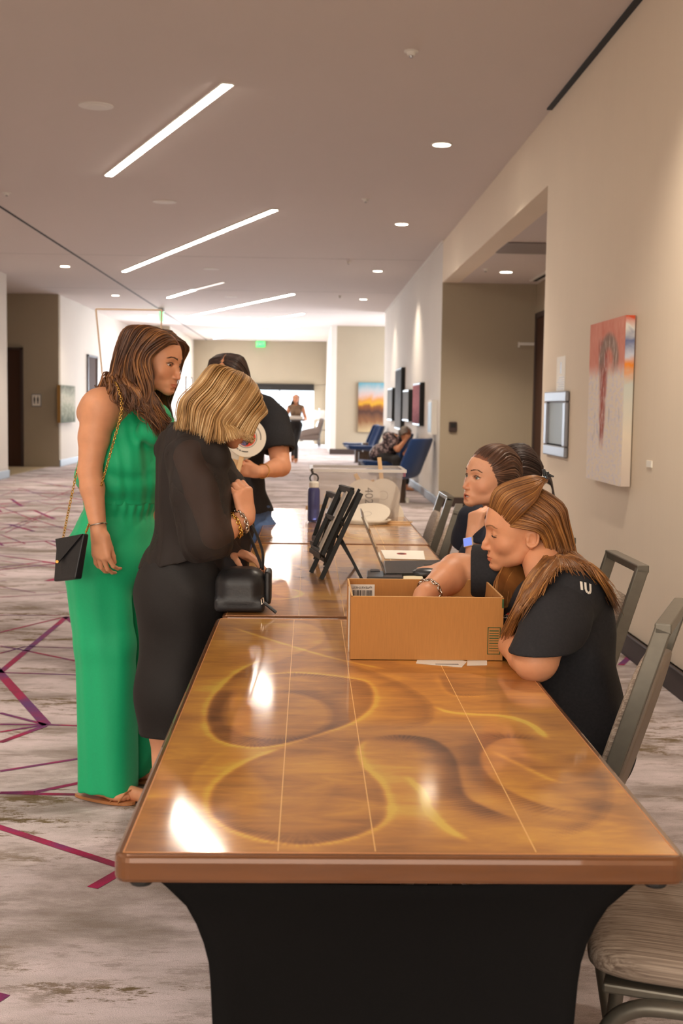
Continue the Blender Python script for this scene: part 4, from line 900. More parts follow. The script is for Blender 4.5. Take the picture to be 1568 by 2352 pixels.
place_chair(.36, 6.20, 0, 'farthest banquet chair, at the right side of the far table')
# ------------------------------------------------------------------ things on the near table
mat('cardboard', S(176, 120, 62), .8, noise=.05, nscale=60, stretch=(6, 1, .4)); mat('cardboard_edge', S(222, 178, 122), .8); mat('green_ink', S(44, 78, 40), .7); mat('label_white', S(226, 220, 210), .5)
bx = empty('cardboard_box', (.28, 3.03, TT), 'open brown cardboard box on the nearest table', 'box')
x0, x1, y0, y1, z0, z1, th = .103, .458, 2.885, 3.185, TT+.0015, TT+.149, .004
m = MB().box((x0, y0, z0), (x1, y0+th, z1)).box((x0, y1-th, z0), (x1, y1, z1)).box((x0, y0+th, z0), (x0+th, y1-th, z1)).box((x1-th, y0+th, z0), (x1, y1-th, z1)).box((x0+th, y0+th, z0), (x1-th, y1-th, z0+th)); m.build('carton', MAT['cardboard'], bx)
MB().box((x0, y0, z1), (x1, y0+th, z1+.0008)).box((x0, y1-th, z1), (x1, y1, z1+.0008)).box((x0, y0, z1), (x0+th, y1, z1+.0008)).box((x1-th, y0, z1), (x1, y1, z1+.0008)).build('cut_edge', MAT['cardboard_edge'], bx)
lb = MB().box((x0+.006, y1-th-.0008, z1-.075), (x0+.070, y1-th, z1-.014)).build('barcode_label', MAT['label_white'], bx, bevel=0)
text('spPBX6YH6ST', .0085, FM((x0+.038, y1-th-.0012, z1-.022), (-1, 0, 0), (0, 0, -1)), MAT['ink'], lb, ext=.0001)
bm_ = MB(); r = random.Random(3); xx = x0+.012
while xx < x0+.064: w_ = r.choice((.0008, .0012, .0022)); bm_.box((xx, y1-th-.0012, z1-.072), (xx+w_, y1-th-.0008, z1-.029)); xx += w_+r.choice((.0008, .0014, .002))
bm_.build('barcode', MAT['ink'], lb)
MB().box((x0-.0008, y0+.09, z0), (x0, y0+.165, z1)).build('packing_tape', MAT['label_white'], bx)
gp = MB(); gx0, gx1, gz0, gz1 = x1-.036, x1-.006, z0+.014, z0+.078
for a, b in (((gx0, gz0), (gx1, gz0+.0018)), ((gx0, gz1-.0018), (gx1, gz1)), ((gx0, gz0), (gx0+.0018, gz1)), ((gx1-.0018, gz0), (gx1, gz1))): gp.box((a[0], y0-.0006, a[1]), (b[0], y0, b[1]))
for i in range(9): gp.box((gx0+.004, y0-.0006, gz0+.008+i*.0058), (gx1-.004, y0, gz0+.008+i*.0058+r.choice((.001, .0018, .0024))))
gp.box((x1-.004, y0-.0006, z1-.024), (x1, y0, z1-.003)); gp.build('green_print', MAT['green_ink'], bx)
def sheet(name, poly, z, m, label, cat='paper', th=.0006, parent=None):
    t = empty(name, (poly[0][0], poly[0][1], z), label, cat); MB().prism(poly, z, z+th).build('page', m, t); return t
pp = lambda *q: [(atz(x, y, TT).x, atz(x, y, TT).y) for x, y in q]
s1 = sheet('printed_sheet', pp((955, 1524), (1060, 1533), (1072, 1520), (1000, 1500), (960, 1510)), TT+.0003, MAT['paper'], 'printed white sheet sticking out under the cardboard box', th=.0004)
m = MB(); a, b = atz(1000, 1527, TT), atz(1055, 1531, TT); [m.box((a.x, a.y+i*.006, TT+.0008), (b.x, a.y+i*.006+.002, TT+.0010)) for i in range(2)]; m.build('print', MAT['ink'], s1)
sheet('blank_sheet', pp((1072, 1529), (1118, 1528), (1118, 1505), (1074, 1505)), TT+.0003, MAT['paper'], 'blank white sheet under the right side of the cardboard box')
# ------------------------------------------------------------------ things on the middle table
mat('black_plastic', (.012, .012, .013, 1), .32); mat('grey_plastic', S(70, 72, 76), .35, metal=.5); mat('laptop_lid', S(150, 140, 130), .3, metal=.7); mat('screen_dark', (.004, .004, .005, 1), .08); mat('key_black', (.02, .02, .022, 1), .5); mat('glossy_black', (.010, .010, .009, 1), .40, spec=.25); mat('frame_print', S(196, 184, 170), .5)
lp = empty('laptop', (.38, 4.47, TT), 'black open laptop with its lid leaning back on the middle table', 'laptop')
L0, L1, L2, L3 = V(.270, 4.285, TT+.004), V(.500, 4.33, TT+.004), V(.490, 4.665, TT+.004), V(.283, 4.72, TT+.004)
u1, u2 = (L1-L0), (L3-L0)
MB().prism([(L0.x, L0.y), (L0.x+u1.x, L0.y+u1.y), (L0.x+u1.x+u2.x, L0.y+u1.y+u2.y*.8), (L0.x+u2.x, L0.y+u2.y*.8)], TT+.002, TT+.018).build('base', MAT['black_plastic'], lp, bevel=.003)
m = MB(); e1, e2 = u1/ u1.length, V(0, 1, 0)
for i in range(5):
    for j in range(13):
        o_ = L0+e1*(.04+i*.0185)+e2*(.03+j*.0215)+V(0, 0, .0145); m.add([o_, o_+e1*.0155, o_+e1*.0155+e2*.018, o_+e2*.018], [(0, 1, 2, 3)]); 
kb = m.build('keyboard', MAT['grey_plastic'], lp); o_ = L0+e1*.155+e2*.11+V(0, 0, .0146); MB().add([o_, o_+e1*.06, o_+e1*.06+e2*.10, o_+e2*.10], [(0, 1, 2, 3)]).build('trackpad', MAT['key_black'], lp)
H0, H1 = L0+V(0, 0, .012), L0+V(.01, .352, .012); top = V(-.082, -.005, .196)
MB().add([H0+V(-.006, 0, 0), H1+V(-.006, 0, 0), H1+top+V(-.006, 0, 0), H0+top+V(-.006, 0, 0), H0, H1, H1+top, H0+top], [(0, 1, 2, 3), (7, 6, 5, 4), (0, 4, 5, 1), (1, 5, 6, 2), (2, 6, 7, 3), (3, 7, 4, 0)]).build('lid', MAT['laptop_lid'], lp, bevel=.002)
n_ = top.cross(H1-H0).normalized()*-1; n_ = n_ if n_.x > 0 else -n_
c4 = [H0+top*.06+V(0, .01, 0), H1+top*.06-V(0, .01, 0), H1+top*.95-V(0, .01, 0), H0+top*.95+V(0, .01, 0)]; MB().add([p_+n_*.0012 for p_ in c4], [(0, 1, 2, 3)]).build('screen', MAT['screen_dark'], lp)
def easel(loc, hgt, wid, lean, label, plate, n=2, yaw=.2):
    """tabletop easel facing the visitors (-X), holding a framed sign"""
    t = empty('tabletop_easel', loc, label, 'easel'); X0, Y0, Z0 = loc; s = math.tan(math.radians(lean))
    def P_(u, w, h): return V(X0+h*s+u*math.cos(math.radians(lean))-w*yaw, Y0+w, Z0+h-u*math.sin(math.radians(lean)))
    for w in (0, wid): MB().bar(P_(.0, w, 0), P_(0, w, hgt), .010, .016, (1, 0, 0)).build('upright', MAT['glossy_black'], t, bevel=.001)
    for h in ((.06, .62*hgt) if n == 2 else (.05,)):
        MB().bar(P_(-.015, -.004, h), P_(-.015, wid+.004, h), .012, .014, (0, 0, 1)).bar(P_(-.036, -.004, h+.005), P_(-.036, wid+.004, h+.005), .005, .016, (0, 0, 1)).build('ledge', MAT['glossy_black'], t, bevel=.001)
    MB().bar(P_(.004, wid*.25, hgt*.50), V(X0+hgt*s*.50+.072, Y0-.02, Z0+.004), .010, .010, (0, 1, 0)).build('rear_leg', MAT['black_metal'], t)
    MB().bar(P_(.004, wid*.5, hgt*.5), P_(.010, wid*.5, hgt*1.04), .010, .012, (0, 1, 0)).build('centre_post', MAT['black_metal'], t)
    if plate:
        f = MB()
        for k, (a, b) in enumerate((((.07, 0), (hgt*.99, 0)), ((.07, wid), (hgt*.99, wid)))): f.bar(P_(-.030, a[1], a[0]), P_(-.030, b[1], b[0]), .022, .016, (1, 0, 0))
        f.bar(P_(-.030, 0, .075), P_(-.030, wid, .075), .016, .022, (0, 0, 1)).bar(P_(-.030, 0, hgt*.98), P_(-.030, wid, hgt*.98), .016, .022, (0, 0, 1)); f.build('sign_frame', MAT['glossy_black'], t, bevel=.002)
        MB().bar(P_(-.028, wid*.5, .08), P_(-.028, wid*.5, hgt*.97), wid*.96, .004, (1, 0, 0)).build('sign_insert', MAT['frame_print'], t)
    return t
easel((.048, 4.235, TT+.001), .295, .17, 24, 'nearer black tabletop easel with a double frame, beside the laptop lid', True)
easel((.066, 4.60, TT+.001), .250, .18, 17, 'farther black framed sign on an easel, nearer the blue bottle', True, 1)
dk = empty('card_reader', (.25, 4.2, TT), 'flat black device lying in front of the laptop', 'device')
MB().prism(pp((842, 1334), (925, 1336), (922, 1321), (842, 1319)), TT+.0015, TT+.014).build('housing', MAT['black_plastic'], dk, bevel=.002); MB().prism(pp((850, 1322), (872, 1322), (870, 1317), (850, 1317)), TT+.014, TT+.016).build('button_pad', MAT['grey_plastic'], dk)
np_ = sheet('cream_notepad', pp((926, 1337), (972, 1337), (968, 1322), (926, 1322)), TT+.0012, MAT['paper_cream'], 'cream notepad between the black device and the mouse', 'notepad', .006)
ms = empty('computer_mouse', (.375, 4.20, TT), 'dark computer mouse partly behind the bare forearm', 'mouse'); q = atz(978, 1326, TT)
sdf_obj('mouse_shell', [ell((q.x, q.y, TT+.014), (.052, .031, .019)), ell((q.x, q.y, TT-.012), (.08, .06, .016), None, .004, -1)], .003, MAT['grey_plastic'], ms)
ws = sheet('logo_sheet', pp((884, 1284), (976, 1286), (972, 1266), (874, 1264)), TT+.0012, MAT['paper'], 'white sheet with a small dark red logo behind the laptop keyboard')
q = atz(922, 1273, TT); MB().lathe([(.020, 0), (.020, .0004)], 20, Matrix.Translation((q.x, q.y, TT+.0019)) @ Matrix.Diagonal((1, 1.6, 1, 1))).build('red_logo', MAT['ink_red'], ws); MB().lathe([(.009, 0), (.009, .0003)], 14, Matrix.Translation((q.x, q.y, TT+.0024)) @ Matrix.Diagonal((1, 1.6, 1, 1))).build('logo_figure', MAT['ink'], ws)
# ------------------------------------------------------------------ far table: bottle, bin, paddles
N = nodes('bottle_tint'); N.bs.inputs['Base Color'].default_value = S(92, 96, 148); N.bs.inputs['Roughness'].default_value = .08; N.bs.inputs['Transmission Weight'].default_value = .45; N.bs.inputs['IOR'].default_value = 1.3
bt = empty('water_bottle', (.03, 6.36, TT), 'blue-violet water bottle with a white cap and black carry loop', 'bottle'); BM = Matrix.Translation((.03, 6.36, TT+.001))
MB().lathe([(.024, 0), (.0305, .004), (.031, .02), (.031, .150), (.029, .165), (.022, .176)], 36, BM).build('bottle_body', MAT['bottle_tint'], bt, smooth=True)
MB().lathe([(.0225, .172), (.0245, .178), (.0245, .198), (.018, .206)], 32, BM).build('cap', MAT['paper'], bt, smooth=False)
MB().tube([(.03+.021*math.cos(a), 6.36, TT+.222+.022*math.sin(a)) for a in [math.radians(-60+300*i/20) for i in range(21)]], .0038, 8).build('carry_loop', MAT['black_rubber'], bt, smooth=True)
MB().tube([(.025, 6.36, TT+.24), (.018, 6.36, TT+.262), (.022, 6.362, TT+.270)], .006, 8).build('spout_tab', MAT['ink'], bt)
mat('wood_pale', S(224, 186, 138), .6, noise=.08, nscale=30, stretch=(1, 1, .2)); mat('paddle_card', S(232, 222, 206), .65); mat('emblem_red', S(214, 62, 28), .5); mat('emblem_dark', S(46, 42, 48), .6); mat('emblem_blue', S(96, 92, 132), .6); mat('ring_ink', S(70, 62, 56), .6)
def paddle(M, label, number=None, emblem=False, r=.09, group='round auction paddles', handle=True, name='auction_paddle'):
    """local: disc in the xy plane facing +z, handle towards -y"""
    t = empty(name, M.translation, label, 'paddle', group)
    b = MB().lathe([(r, -.0015), (r, .0015)], 40, M); b.build('card_disc', MAT['paddle_card'], t)
    if handle: MB().box((-.011, -r-.115, -.0045), (.011, -r+.05, -.0016), M).build('handle', MAT['wood_pale'], t, bevel=.002)
    if number: text(number, .060, M @ Matrix.Translation((0, .028, .0018)), MAT['ring_ink'], t, 'number')
    c = (0, -.040, 0) if number else (0, 0, 0); MR = M @ Matrix.Translation(c); s = 1 if emblem else .5
    ri = MB(); vs = []; fs = []; n = 40; R0, R1 = .046*s, .0485*s
    for k in range(n): a = 2*math.pi*k/n; vs += [(R0*math.cos(a), R0*math.sin(a), .0019), (R1*math.cos(a), R1*math.sin(a), .0019)]
    fs = [(2*k, 2*k+1, (2*k+3) % (2*n), (2*k+2) % (2*n)) for k in range(n)]; ri.add(vs, fs, MR); ri.build('emblem_ring', MAT['ring_ink'], t)
    if emblem:
        MB().lathe([(.042, .0016), (.042, .0019)], 32, MR).build('emblem_field', MAT['emblem_red'], t)
        MB().prism([(-.010, -.036), (.012, -.034), (.020, -.012), (.014, .004), (.024, .014), (.018, .032), (.004, .036), (-.012, .026), (-.010, .010), (-.018, .000), (-.024, -.020)], .0020, .0023, MR).build('emblem_figure', MAT['emblem_dark'], t)
        MB().prism([(-.030, -.026), (-.014, -.038), (.006, -.040), (.004, -.024), (-.014, -.018)], .0022, .0025, MR).build('emblem_patch', MAT['emblem_blue'], t)
        tk = MB(); rr = random.Random(8)
        for k in range(46):
            a = math.radians(205+k*2.9 if k < 30 else -28+(k-30)*4.4+30); w = .0016
            if k in (9, 16, 20, 30): continue
            tk.box((-w, -.0025, .0019), (w, .0025, .0021), MR @ Matrix.Rotation(a-math.pi/2+math.pi/2, 4, 'Z') @ Matrix.Translation((.066, 0, 0)) @ Matrix.Rotation(math.pi/2, 4, 'Z'))
        tk.build('ring_lettering', MAT['ring_ink'], t)
    return t
N = nodes('clear_plastic'); tr = N.nd('BsdfTransparent'); tr.inputs[0].default_value = (.97, .96, .955, 1); mxs = N.nd('MixShader'); mxs.inputs[0].default_value = .20
N.bs.inputs['Base Color'].default_value = S(226, 222, 220); N.bs.inputs['Roughness'].default_value = .18; N.ln(tr.outputs[0], mxs.inputs[1]); N.ln(N.bs.outputs[0], mxs.inputs[2]); N.ln(mxs.outputs[0], N.out.inputs[0])
bn = empty('plastic_bin', (.26, 6.66, TT), 'clear plastic storage bin full of round paddles on the far table', 'storage bin'); bx0, bx1, by0, by1, bz, bh = .045, .468, 6.50, 6.86, TT+.0015, .262; fl_ = .022
def bring(k, z, g=0): return [(bx0-fl_*k-g, by0-fl_*k-g, z), (bx1+fl_*k+g, by0-fl_*k-g, z), (bx1+fl_*k+g, by1+fl_*k+g, z), (bx0-fl_*k-g, by1+fl_*k+g, z)]
m = MB(); R_ = [bring(0, bz), bring(.92, bz+bh*.92), bring(1, bz+bh)]; vs = [p_ for r_ in R_ for p_ in r_]; m.add(vs, [(0, 3, 2, 1)]+[(i*4+k, i*4+(k+1) % 4, (i+1)*4+(k+1) % 4, (i+1)*4+k) for i in range(2) for k in range(4)]); m.build('bin_wall', MAT['clear_plastic'], bn, bevel=.012, seg=3, solid=.002)
mat('bin_rim', S(232, 228, 224), .3, alpha=.75); m = MB(); o1, o2 = bring(1, bz+bh, .016), bring(1, bz+bh, -.002); o3 = bring(1, bz+bh-.014, .016)
m.add(o1+o2+o3, [(k, (k+1) % 4, 4+(k+1) % 4, 4+k) for k in range(4)]+[(k, 8+k, 8+(k+1) % 4, (k+1) % 4) for k in range(4)]); m.build('rim', MAT['bin_rim'], bn, solid=.003)
mat('handle_pink', S(170, 110, 130), .4); MB().box((bx1+fl_+.012, 6.62, bz+bh-.045), (bx1+fl_+.024, 6.74, bz+bh-.006)).build('latch', MAT['handle_pink'], bn, bevel=.004)
def pm(c, n, up, spin=0): # paddle matrix: centre, facing normal, direction of disc's +y
    n = Vector(n).normalized(); y = Vector(up); y = (y-n*y.dot(n)).normalized(); x = y.cross(n); 
    return Matrix(((x.x, y.x, n.x, c[0]), (x.y, y.y, n.y, c[1]), (x.z, y.z, n.z, c[2]), (0, 0, 0, 1))) @ Matrix.Rotation(math.radians(spin), 4, 'Z')
def pc(px, py, Y): return at(px, py, Y)
paddle(pm(pc(834, 1139, 6.56), (-.05, -1, .25), (1, 0, 0), 0), 'white paddle numbered 402 standing in the clear bin', number='402')
paddle(pm(pc(880, 1138, 6.63), (.05, -1, .2), (.1, 0, -1), 0), 'white paddle behind the numbered one, handle pointing up over the bin rim')
paddle(pm(pc(790, 1158, 6.63), (-.1, -1, .2), (1, 0, .1), 0), 'cream paddle at the left inside the clear bin')
paddle(pm(pc(858, 1165, 6.70), (.2, -1, .3), (.5, 0, -1), 0), 'cream paddle deep in the bin with its handle up and left')
paddle(pm(pc(893, 1180, 6.68), (.5, -1, .5), (.2, .2, -1), 0), 'cream paddle lying tilted in the right corner of the bin')
for i in range(4):
    paddle(pm((.290+.006*i, 6.335+.008*(i % 2), TT+.004+i*.0042), (0, 0, 1), (-1, .2-.05*i, 0), 0), ['bottom', 'second', 'third', 'fourth'][i]+' white paddle of the stack lying in front of the bin', r=.115, handle=i < 3)
paddle(pm((.300, 6.36, TT+.042), (-.16, -.42, 1), (-1, .1, 0), 0), 'top white paddle of the stack leaning up in front of the bin', r=.12, handle=False)
# ------------------------------------------------------------------ lounge furniture in the distance
mat('blue_fabric', S(14, 54, 106), .8, noise=.12, nscale=120, sheen=.3); mat('wood_dark', S(84, 66, 54), .5, noise=.2, nscale=8, stretch=(1, 1, .2)); mat('lamp_shade', S(222, 214, 208), .8); mat('lamp_base', S(150, 196, 214), .2); mat('grey_fabric', S(122, 108, 100), .85, noise=.1, nscale=60)
def lounge_chair():   # local, faces -X: swivel shell chair with wings and a wooden drum base
    t = empty('lounge_chair', (0, 0, 0), local=True)
    rows = []
    for i in range(19):
        u = i/18; row = []
        if u < .45: q = u/.45; x = -.40+.60*q; z = .46-.10*math.sin(q*1.5)+.0; wdt = .27+.08*q
        else: q = (u-.45)/.55; x = .20+.26*q**.8; z = .36+.56*q; wdt = .35-.03*q
        for j in range(13):
            v = -1+2*j/12; curl = abs(v)**3
            row.append((x-curl*.13*(u > .3)*min(1, (u-.3)*3), v*wdt*(1-.04*curl), z+curl*(.10 if u < .45 else .0)*min(1, u*3)))
        rows.append(row)
    MB().grid(rows).build('shell', MAT['blue_fabric'], t, smooth=True, solid=.045, sub=1)
    cushion(MB(), (-.08, 0, .42), .29, .27, .05, Matrix.Identity(3)).build('seat_cushion', MAT['blue_fabric'], t, smooth=True)
    MB().lathe([(.13, 0), (.13, .02), (.115, .03), (.115, .33)], 24).build('drum_base', MAT['wood_dark'], t)
    return t
LC = lounge_chair()
def put_lounge(c, x, y, deg, label): c.location = (x, y, 0); c.rotation_euler = (0, 0, math.radians(deg)); tag(c, label, 'lounge chair', 'blue lounge chairs along the far right wall')
put_lounge(LC, 1.27, 17.75, -30, 'nearest blue lounge chair, its back turned beside the white wall')
c = dup_tree(LC); put_lounge(c, 1.24, 20.6, 6, 'blue lounge chair the person in the floral top sits on')
c = dup_tree(LC); put_lounge(c, 1.24, 28.4, 8, 'empty blue lounge chair facing left in the distance')
c = dup_tree(LC); put_lounge(c, 1.22, 30.2, -6, 'farthest blue lounge chair mostly hidden behind the empty one')
ct = empty('side_table', (1.50, 29.3, 0), 'dark wooden cube side table between the two far blue chairs', 'side table')
MB().box((1.26, 29.05, .03), (1.73, 29.55, .46)).build('cube_body', MAT['wood_dark'], ct, bevel=.006); MB().box((1.245, 29.03, .46), (1.745, 29.57, .50)).build('table_top', MAT['wood_dark'], ct, bevel=.004); MB().box((1.30, 29.1, 0), (1.70, 29.5, .03)).build('plinth', MAT['track_dark'], ct)
sp_ = empty('paper_cup', (1.40, 17.7, 0), 'small white cup on the carpet by the nearest blue chair', 'cup'); MB().lathe([(.025, 0), (.032, .07), (.030, .07), (.024, .004)], 16, Matrix.Translation((1.40, 17.7, .002))).build('cup_wall', MAT['paper'], sp_)
def armchair(x, y, deg, label):
    t = empty('wing_armchair', (0, 0, 0), label, 'armchair', 'grey armchairs by the far opening', local=True)
    I3 = Matrix.Identity(3); cushion(MB(), (0, 0, .36), .34, .34, .13, I3).build('seat', MAT['grey_fabric'], t, smooth=True)
    R = Matrix.Rotation(math.radians(14), 3, 'Y'); cushion(MB(), (.32, 0, .66), .07, .33, .30, R).build('backrest', MAT['grey_fabric'], t, smooth=True)
    for s in (-1, 1): cushion(MB(), (.06, s*.33, .52), .30, .05, .11, Matrix.Rotation(math.radians(-12), 3, 'Y')).build('armrest', MAT['grey_fabric'], t, smooth=True)
    for sx in (-.26, .28):
        for s in (-1, 1): MB().tube([(sx, s*.27, .26), (sx*1.12, s*.29, 0)], [.024, .014], 10).build('leg', MAT['wood_dark'], t)
    t.location = (x, y, 0); t.rotation_euler = (0, 0, math.radians(deg)); return t
armchair(.03, 40.6, -6, 'grey armchair facing left to the right of the far opening')
armchair(-.86, 41.2, 170, 'grey armchair facing right behind the walking woman')
tb = empty('low_table', (.46, 42.4, 0), 'low dark table carrying the lamp beside the far opening', 'table')
MB().lathe([(.22, .52), (.22, .55)], 24, Matrix.Translation((.36, 42.4, 0))).build('table_top', MAT['wood_dark'], tb); MB().lathe([(.12, 0), (.03, .03), (.03, .52)], 16, Matrix.Translation((.36, 42.4, 0))).build('pedestal', MAT['black_metal'], tb)
tl_ = empty('table_lamp', (.36, 42.4, .55), 'table lamp with pale drum shade and light blue base', 'lamp'); LM = Matrix.Translation((.36, 42.4, .552))
MB().lathe([(.07, 0), (.09, .05), (.10, .16), (.05, .27), (.015, .31)], 24, LM).build('lamp_base', MAT['lamp_base'], tl_, smooth=True); MB().lathe([(.19, .34), (.17, .64), (.168, .64), (.188, .34)], 28, LM).build('lamp_shade', MAT['lamp_shade'], tl_); MB().lathe([(.006, .28), (.006, .66), (.022, .67), (.022, .70)], 12, LM).build('finial', MAT['steel'], tl_)
# ------------------------------------------------------------------ people
def RM(a, b, c): return Matrix((a, b, c)).transposed()
def torso(P, N, F, sw=.165, g=1.0, bust=1.0, belly=0):
    P, N = Vector(P), Vector(N); U = (N-P); ln = U.length; U.normalize(); F = Vector(F); F = (F-U*F.dot(U)).normalized(); L = U.cross(F); R = RM(L, F, U); k = ln/.48
    q = lambda l, f, u: P+L*l+F*f+U*u*k
    T = [ell(q(0, -.008, .00), (.160*g, .108*g, .115*k), R, .03), ell(q(0, .004, .17), (.124*g, .092*g, .13*k), R, .05), ell(q(0, .0, .32), (.140*g, .102*g, .145*k), R, .05), ell(q(0, -.012, .41), (.150*g, .080*g, .08*k), R, .04),
         cone(q(-sw*.96, -.012, .425), q(-.045, -.02, .465), .046, .040, .03), cone(q(sw*.96, -.012, .425), q(.045, -.02, .465), .046, .040, .03)]
    for s in (-1, 1): T += [ell(q(s*.066, .082*g, .30), (.056, .050*bust, .056), R, .03), ell(q(s*.072*g, -.062, -.045), (.088*g, .078*g, .085), R, .03)]
    if belly: T.append(ell(q(0, .05, .10), (.11*g, .06+belly, .11*k), R, .05))
    return T, (q(-sw, -.012, .425), q(sw, -.012, .425)), R, q     # local -L is the person's right
def arm(sh, el, wr, r=(.050, .044, .040, .038, .025), k=.014):
    sh, el, wr = Vector(sh), Vector(el), Vector(wr); m1 = sh.lerp(el, .45); m2 = el.lerp(wr, .28)
    return [cone(sh, m1, r[0], r[1], k), cone(m1, el, r[1], r[2], k), cone(el, m2, r[2], r[3], k), cone(m2, wr, r[3], r[4], k)]
def leg(h, kn, an, F, g=1.0, foot=True):
    h, kn, an = Vector(h), Vector(kn), Vector(an); F = Vector(F).normalized(); c = kn.lerp(an, .28)-F*.012
    P = [cone(h, kn, .082*g, .054*g, .03), cone(kn, c, .052*g, .054*g, .02), cone(c, an, .052*g, .033, .02)]
    if foot: P += [cone(an-F*.02-V(0, 0, an.z-.035), an+F*.13-V(0, 0, an.z-.025), .030, .022, .02), ell(an+F*.15-V(0, 0, an.z-.018), (.035, .035, .016), None, .02), cone(an, an-F*.01-V(0, 0, an.z-.03), .034, .030, .02)]
    return P
def sub(pr): return [tuple(list(p[:5])+[-1]+list(p[6:])) if p[0] != 'c' else tuple(list(p[:6])+[-1]) for p in pr]
def endcut(p, d, r=.11, L=.12):    # removes what lies beyond point p in direction d
    d = Vector(d).normalized(); a = d.orthogonal().normalized(); b = d.cross(a); c = Vector(p)+d*L
    return slab(c, (r, r, L), RM(a, b, d), .002, -1, .002)
def bore(a, b, ra, rb): return cone(a, b, ra, rb, .0015, -1)
def wrinkle(*ws):   # (amp, kx, ky, kz, phase, bend)
    def f(D, X, Y, Z):
        for a, kx, ky, kz, ph, bd in ws: D = D+a*np.sin(kx*X+ky*Y+kz*Z+ph+bd*np.sin(9*Z+7*X+ph))
        return D
    return f
def person(name, loc, label, group=None): return empty(name, loc, label, 'person', group)
def bodymesh(parts, skin, root): return skin_obj('body', parts, skin, root)
def W(M, s): return lambda *p: M @ (Vector(p)*s)
def clothmat(name, col, **k): return mat(name, col, k.pop('rough', .85), noise=k.pop('noise', .08), nscale=k.pop('nscale', 160), bump=k.pop('bump', .15), bscale=k.pop('bscale', 420), **k)
clothmat('green_crepe', S(12, 176, 116), rough=.62, noise=.03, sheen=.1); clothmat('black_crepe', S(25, 21, 20), rough=.7, noise=.25, nscale=300); clothmat('black_tee', S(33, 33, 37), noise=.2); clothmat('navy_tee', S(30, 34, 48)); clothmat('denim', S(78, 104, 148), noise=.12, nscale=60); clothmat('dark_pants', S(46, 44, 44)); clothmat('brown_top', S(128, 104, 84)); clothmat('tan_shoe', S(150, 92, 50))
N = nodes('sheer_black'); tr = N.nd('BsdfTransparent'); tr.inputs[0].default_value = (.75, .7, .68, 1); mxs = N.nd('MixShader'); mxs.inputs[0].default_value = .80; N.bs.inputs['Base Color'].default_value = S(40, 32, 28); N.bs.inputs['Roughness'].default_value = .75
N.ln(tr.outputs[0], mxs.inputs[1]); N.ln(N.bs.outputs[0], mxs.inputs[2]); N.ln(mxs.outputs[0], N.out.inputs[0])
N = nodes('floral'); tc = N.nd('TexCoord'); vo = N.nd('TexVoronoi', Scale=22.0); N.ln(tc.outputs['Object'], vo.inputs['Vector']); N.ln(ramp(vo.outputs['Distance'], [(.25, S(176, 156, 152)), (.45, S(110, 88, 88)), (.6, S(52, 42, 46))]), N.bs.inputs['Base Color'])
mat('gold', S(214, 170, 90), .25, metal=1); mat('silver', S(200, 190, 180), .2, metal=1); mat('leather_black', (.014, .014, .016, 1), .4, bump=.2, bscale=160); mat('leather_tan', S(176, 118, 74), .5); mat('nail_pink', S(206, 150, 140), .25)
mat('watch_band', S(214, 196, 176), .5); mat('watch_face', S(70, 90, 190), .1, emit=(.25, .34, .85, 1), estr=.7)
def chain_links(pts, m, parent, name, link=.011, r=.0016, w=.0045):
    """a chain of small oval links following the points"""
    c = spline(pts, 80); L = [0]
    for i in range(1, len(c)): L.append(L[-1]+(c[i]-c[i-1]).length)
    n = max(2, int(L[-1]/(link*.78))); b = MB()
    for q in range(n):
        d = L[-1]*q/n; i = max(j for j in range(len(L)) if L[j] <= d); i = min(i, len(c)-2); u = (d-L[i])/max(1e-6, L[i+1]-L[i]); p = c[i].lerp(c[i+1], u); T = (c[i+1]-c[i]).normalized()
        a = T.orthogonal().normalized(); a = (a*math.cos(q*1.6)+T.cross(a)*math.sin(q*1.6))
        ring = [p+T*(link*.55*math.cos(t))+a*(w*math.sin(t)) for t in [2*math.pi*k/8 for k in range(9)]]; b.tube(ring, r, 4, cap=False)
    return b.build(name, m, parent, smooth=True)
# ================================================================== the woman in the green jumpsuit
g1 = person('person', (-.66, 4.30, 0), 'woman in a long green one-shoulder jumpsuit with wavy brown hair')
M1 = head_matrix(at(355, 830, 4.24), (1, -.44), 10, -3); s1_ = .95; w1 = W(M1, s1_)
F1 = V(.80, -.60, 0).normalized(); L1_ = V(-F1.y, F1.x, 0)
PV = at(268, 1268, 4.32); NK = at(292, 912, 4.31)
T_, (shR, shL), R1_, q1 = torso(PV, NK, F1, .158, 1.0)
shR = at(224, 942, 4.17); eR = at(206, 1082, 4.13); wR = at(227, 1222, 4.09)
a1 = arm(shR, eR, wR, (.055, .050, .038, .0385, .0250)); a1.append(ell(shR+V(.014, .01, .0), (.052, .052, .062), None, .04)); a1.append(cone(shR+V(.014, 0, .010), at(285, 912, 4.24), .046, .040, .05))
h1 = hand(wR, (.10, -.05, -1), (-.42, -.9, .05), -1, curls=[(30, 34, 22), (24, 34, 24), (18, 34, 26), (14, 34, 26)], spread=7, s=.96, thumb=(8, 10), k=.003)
eL = at(396, 1090, 4.60); wL = at(330, 1200, 4.42); a1l = arm(shL, eL, wL)
F1b = V(.92, -.39, 0)
lgs = leg(q1(-.085, 0, -.03), at(255, 1560, 4.24), at(262, 1800, 4.22), F1b)+leg(q1(.085, 0, -.03), at(315, 1560, 4.44), at(318, 1776, 4.45), F1b)
b1 = solid(T_+a1+h1, .0034); b1l = solid(a1l+hand(wL, (-.2, -.3, -1), (.5, 0, 0), 1, s=.92), .006); b1g = solid(lgs, .006)
neck1 = solid([cone(w1(0, -.022, -.06), NK+V(0, 0, -.03), .046, .054, .02)], .004)
hd = head_place(head_solid(lids=.42, neck=((0, -.040, -.115), .049), smile=.2, scalp=(.30, .22, .17)), M1, s1_)
bodymesh([hd, b1, b1l, b1g, neck1], MAT['skin_warm'], g1)
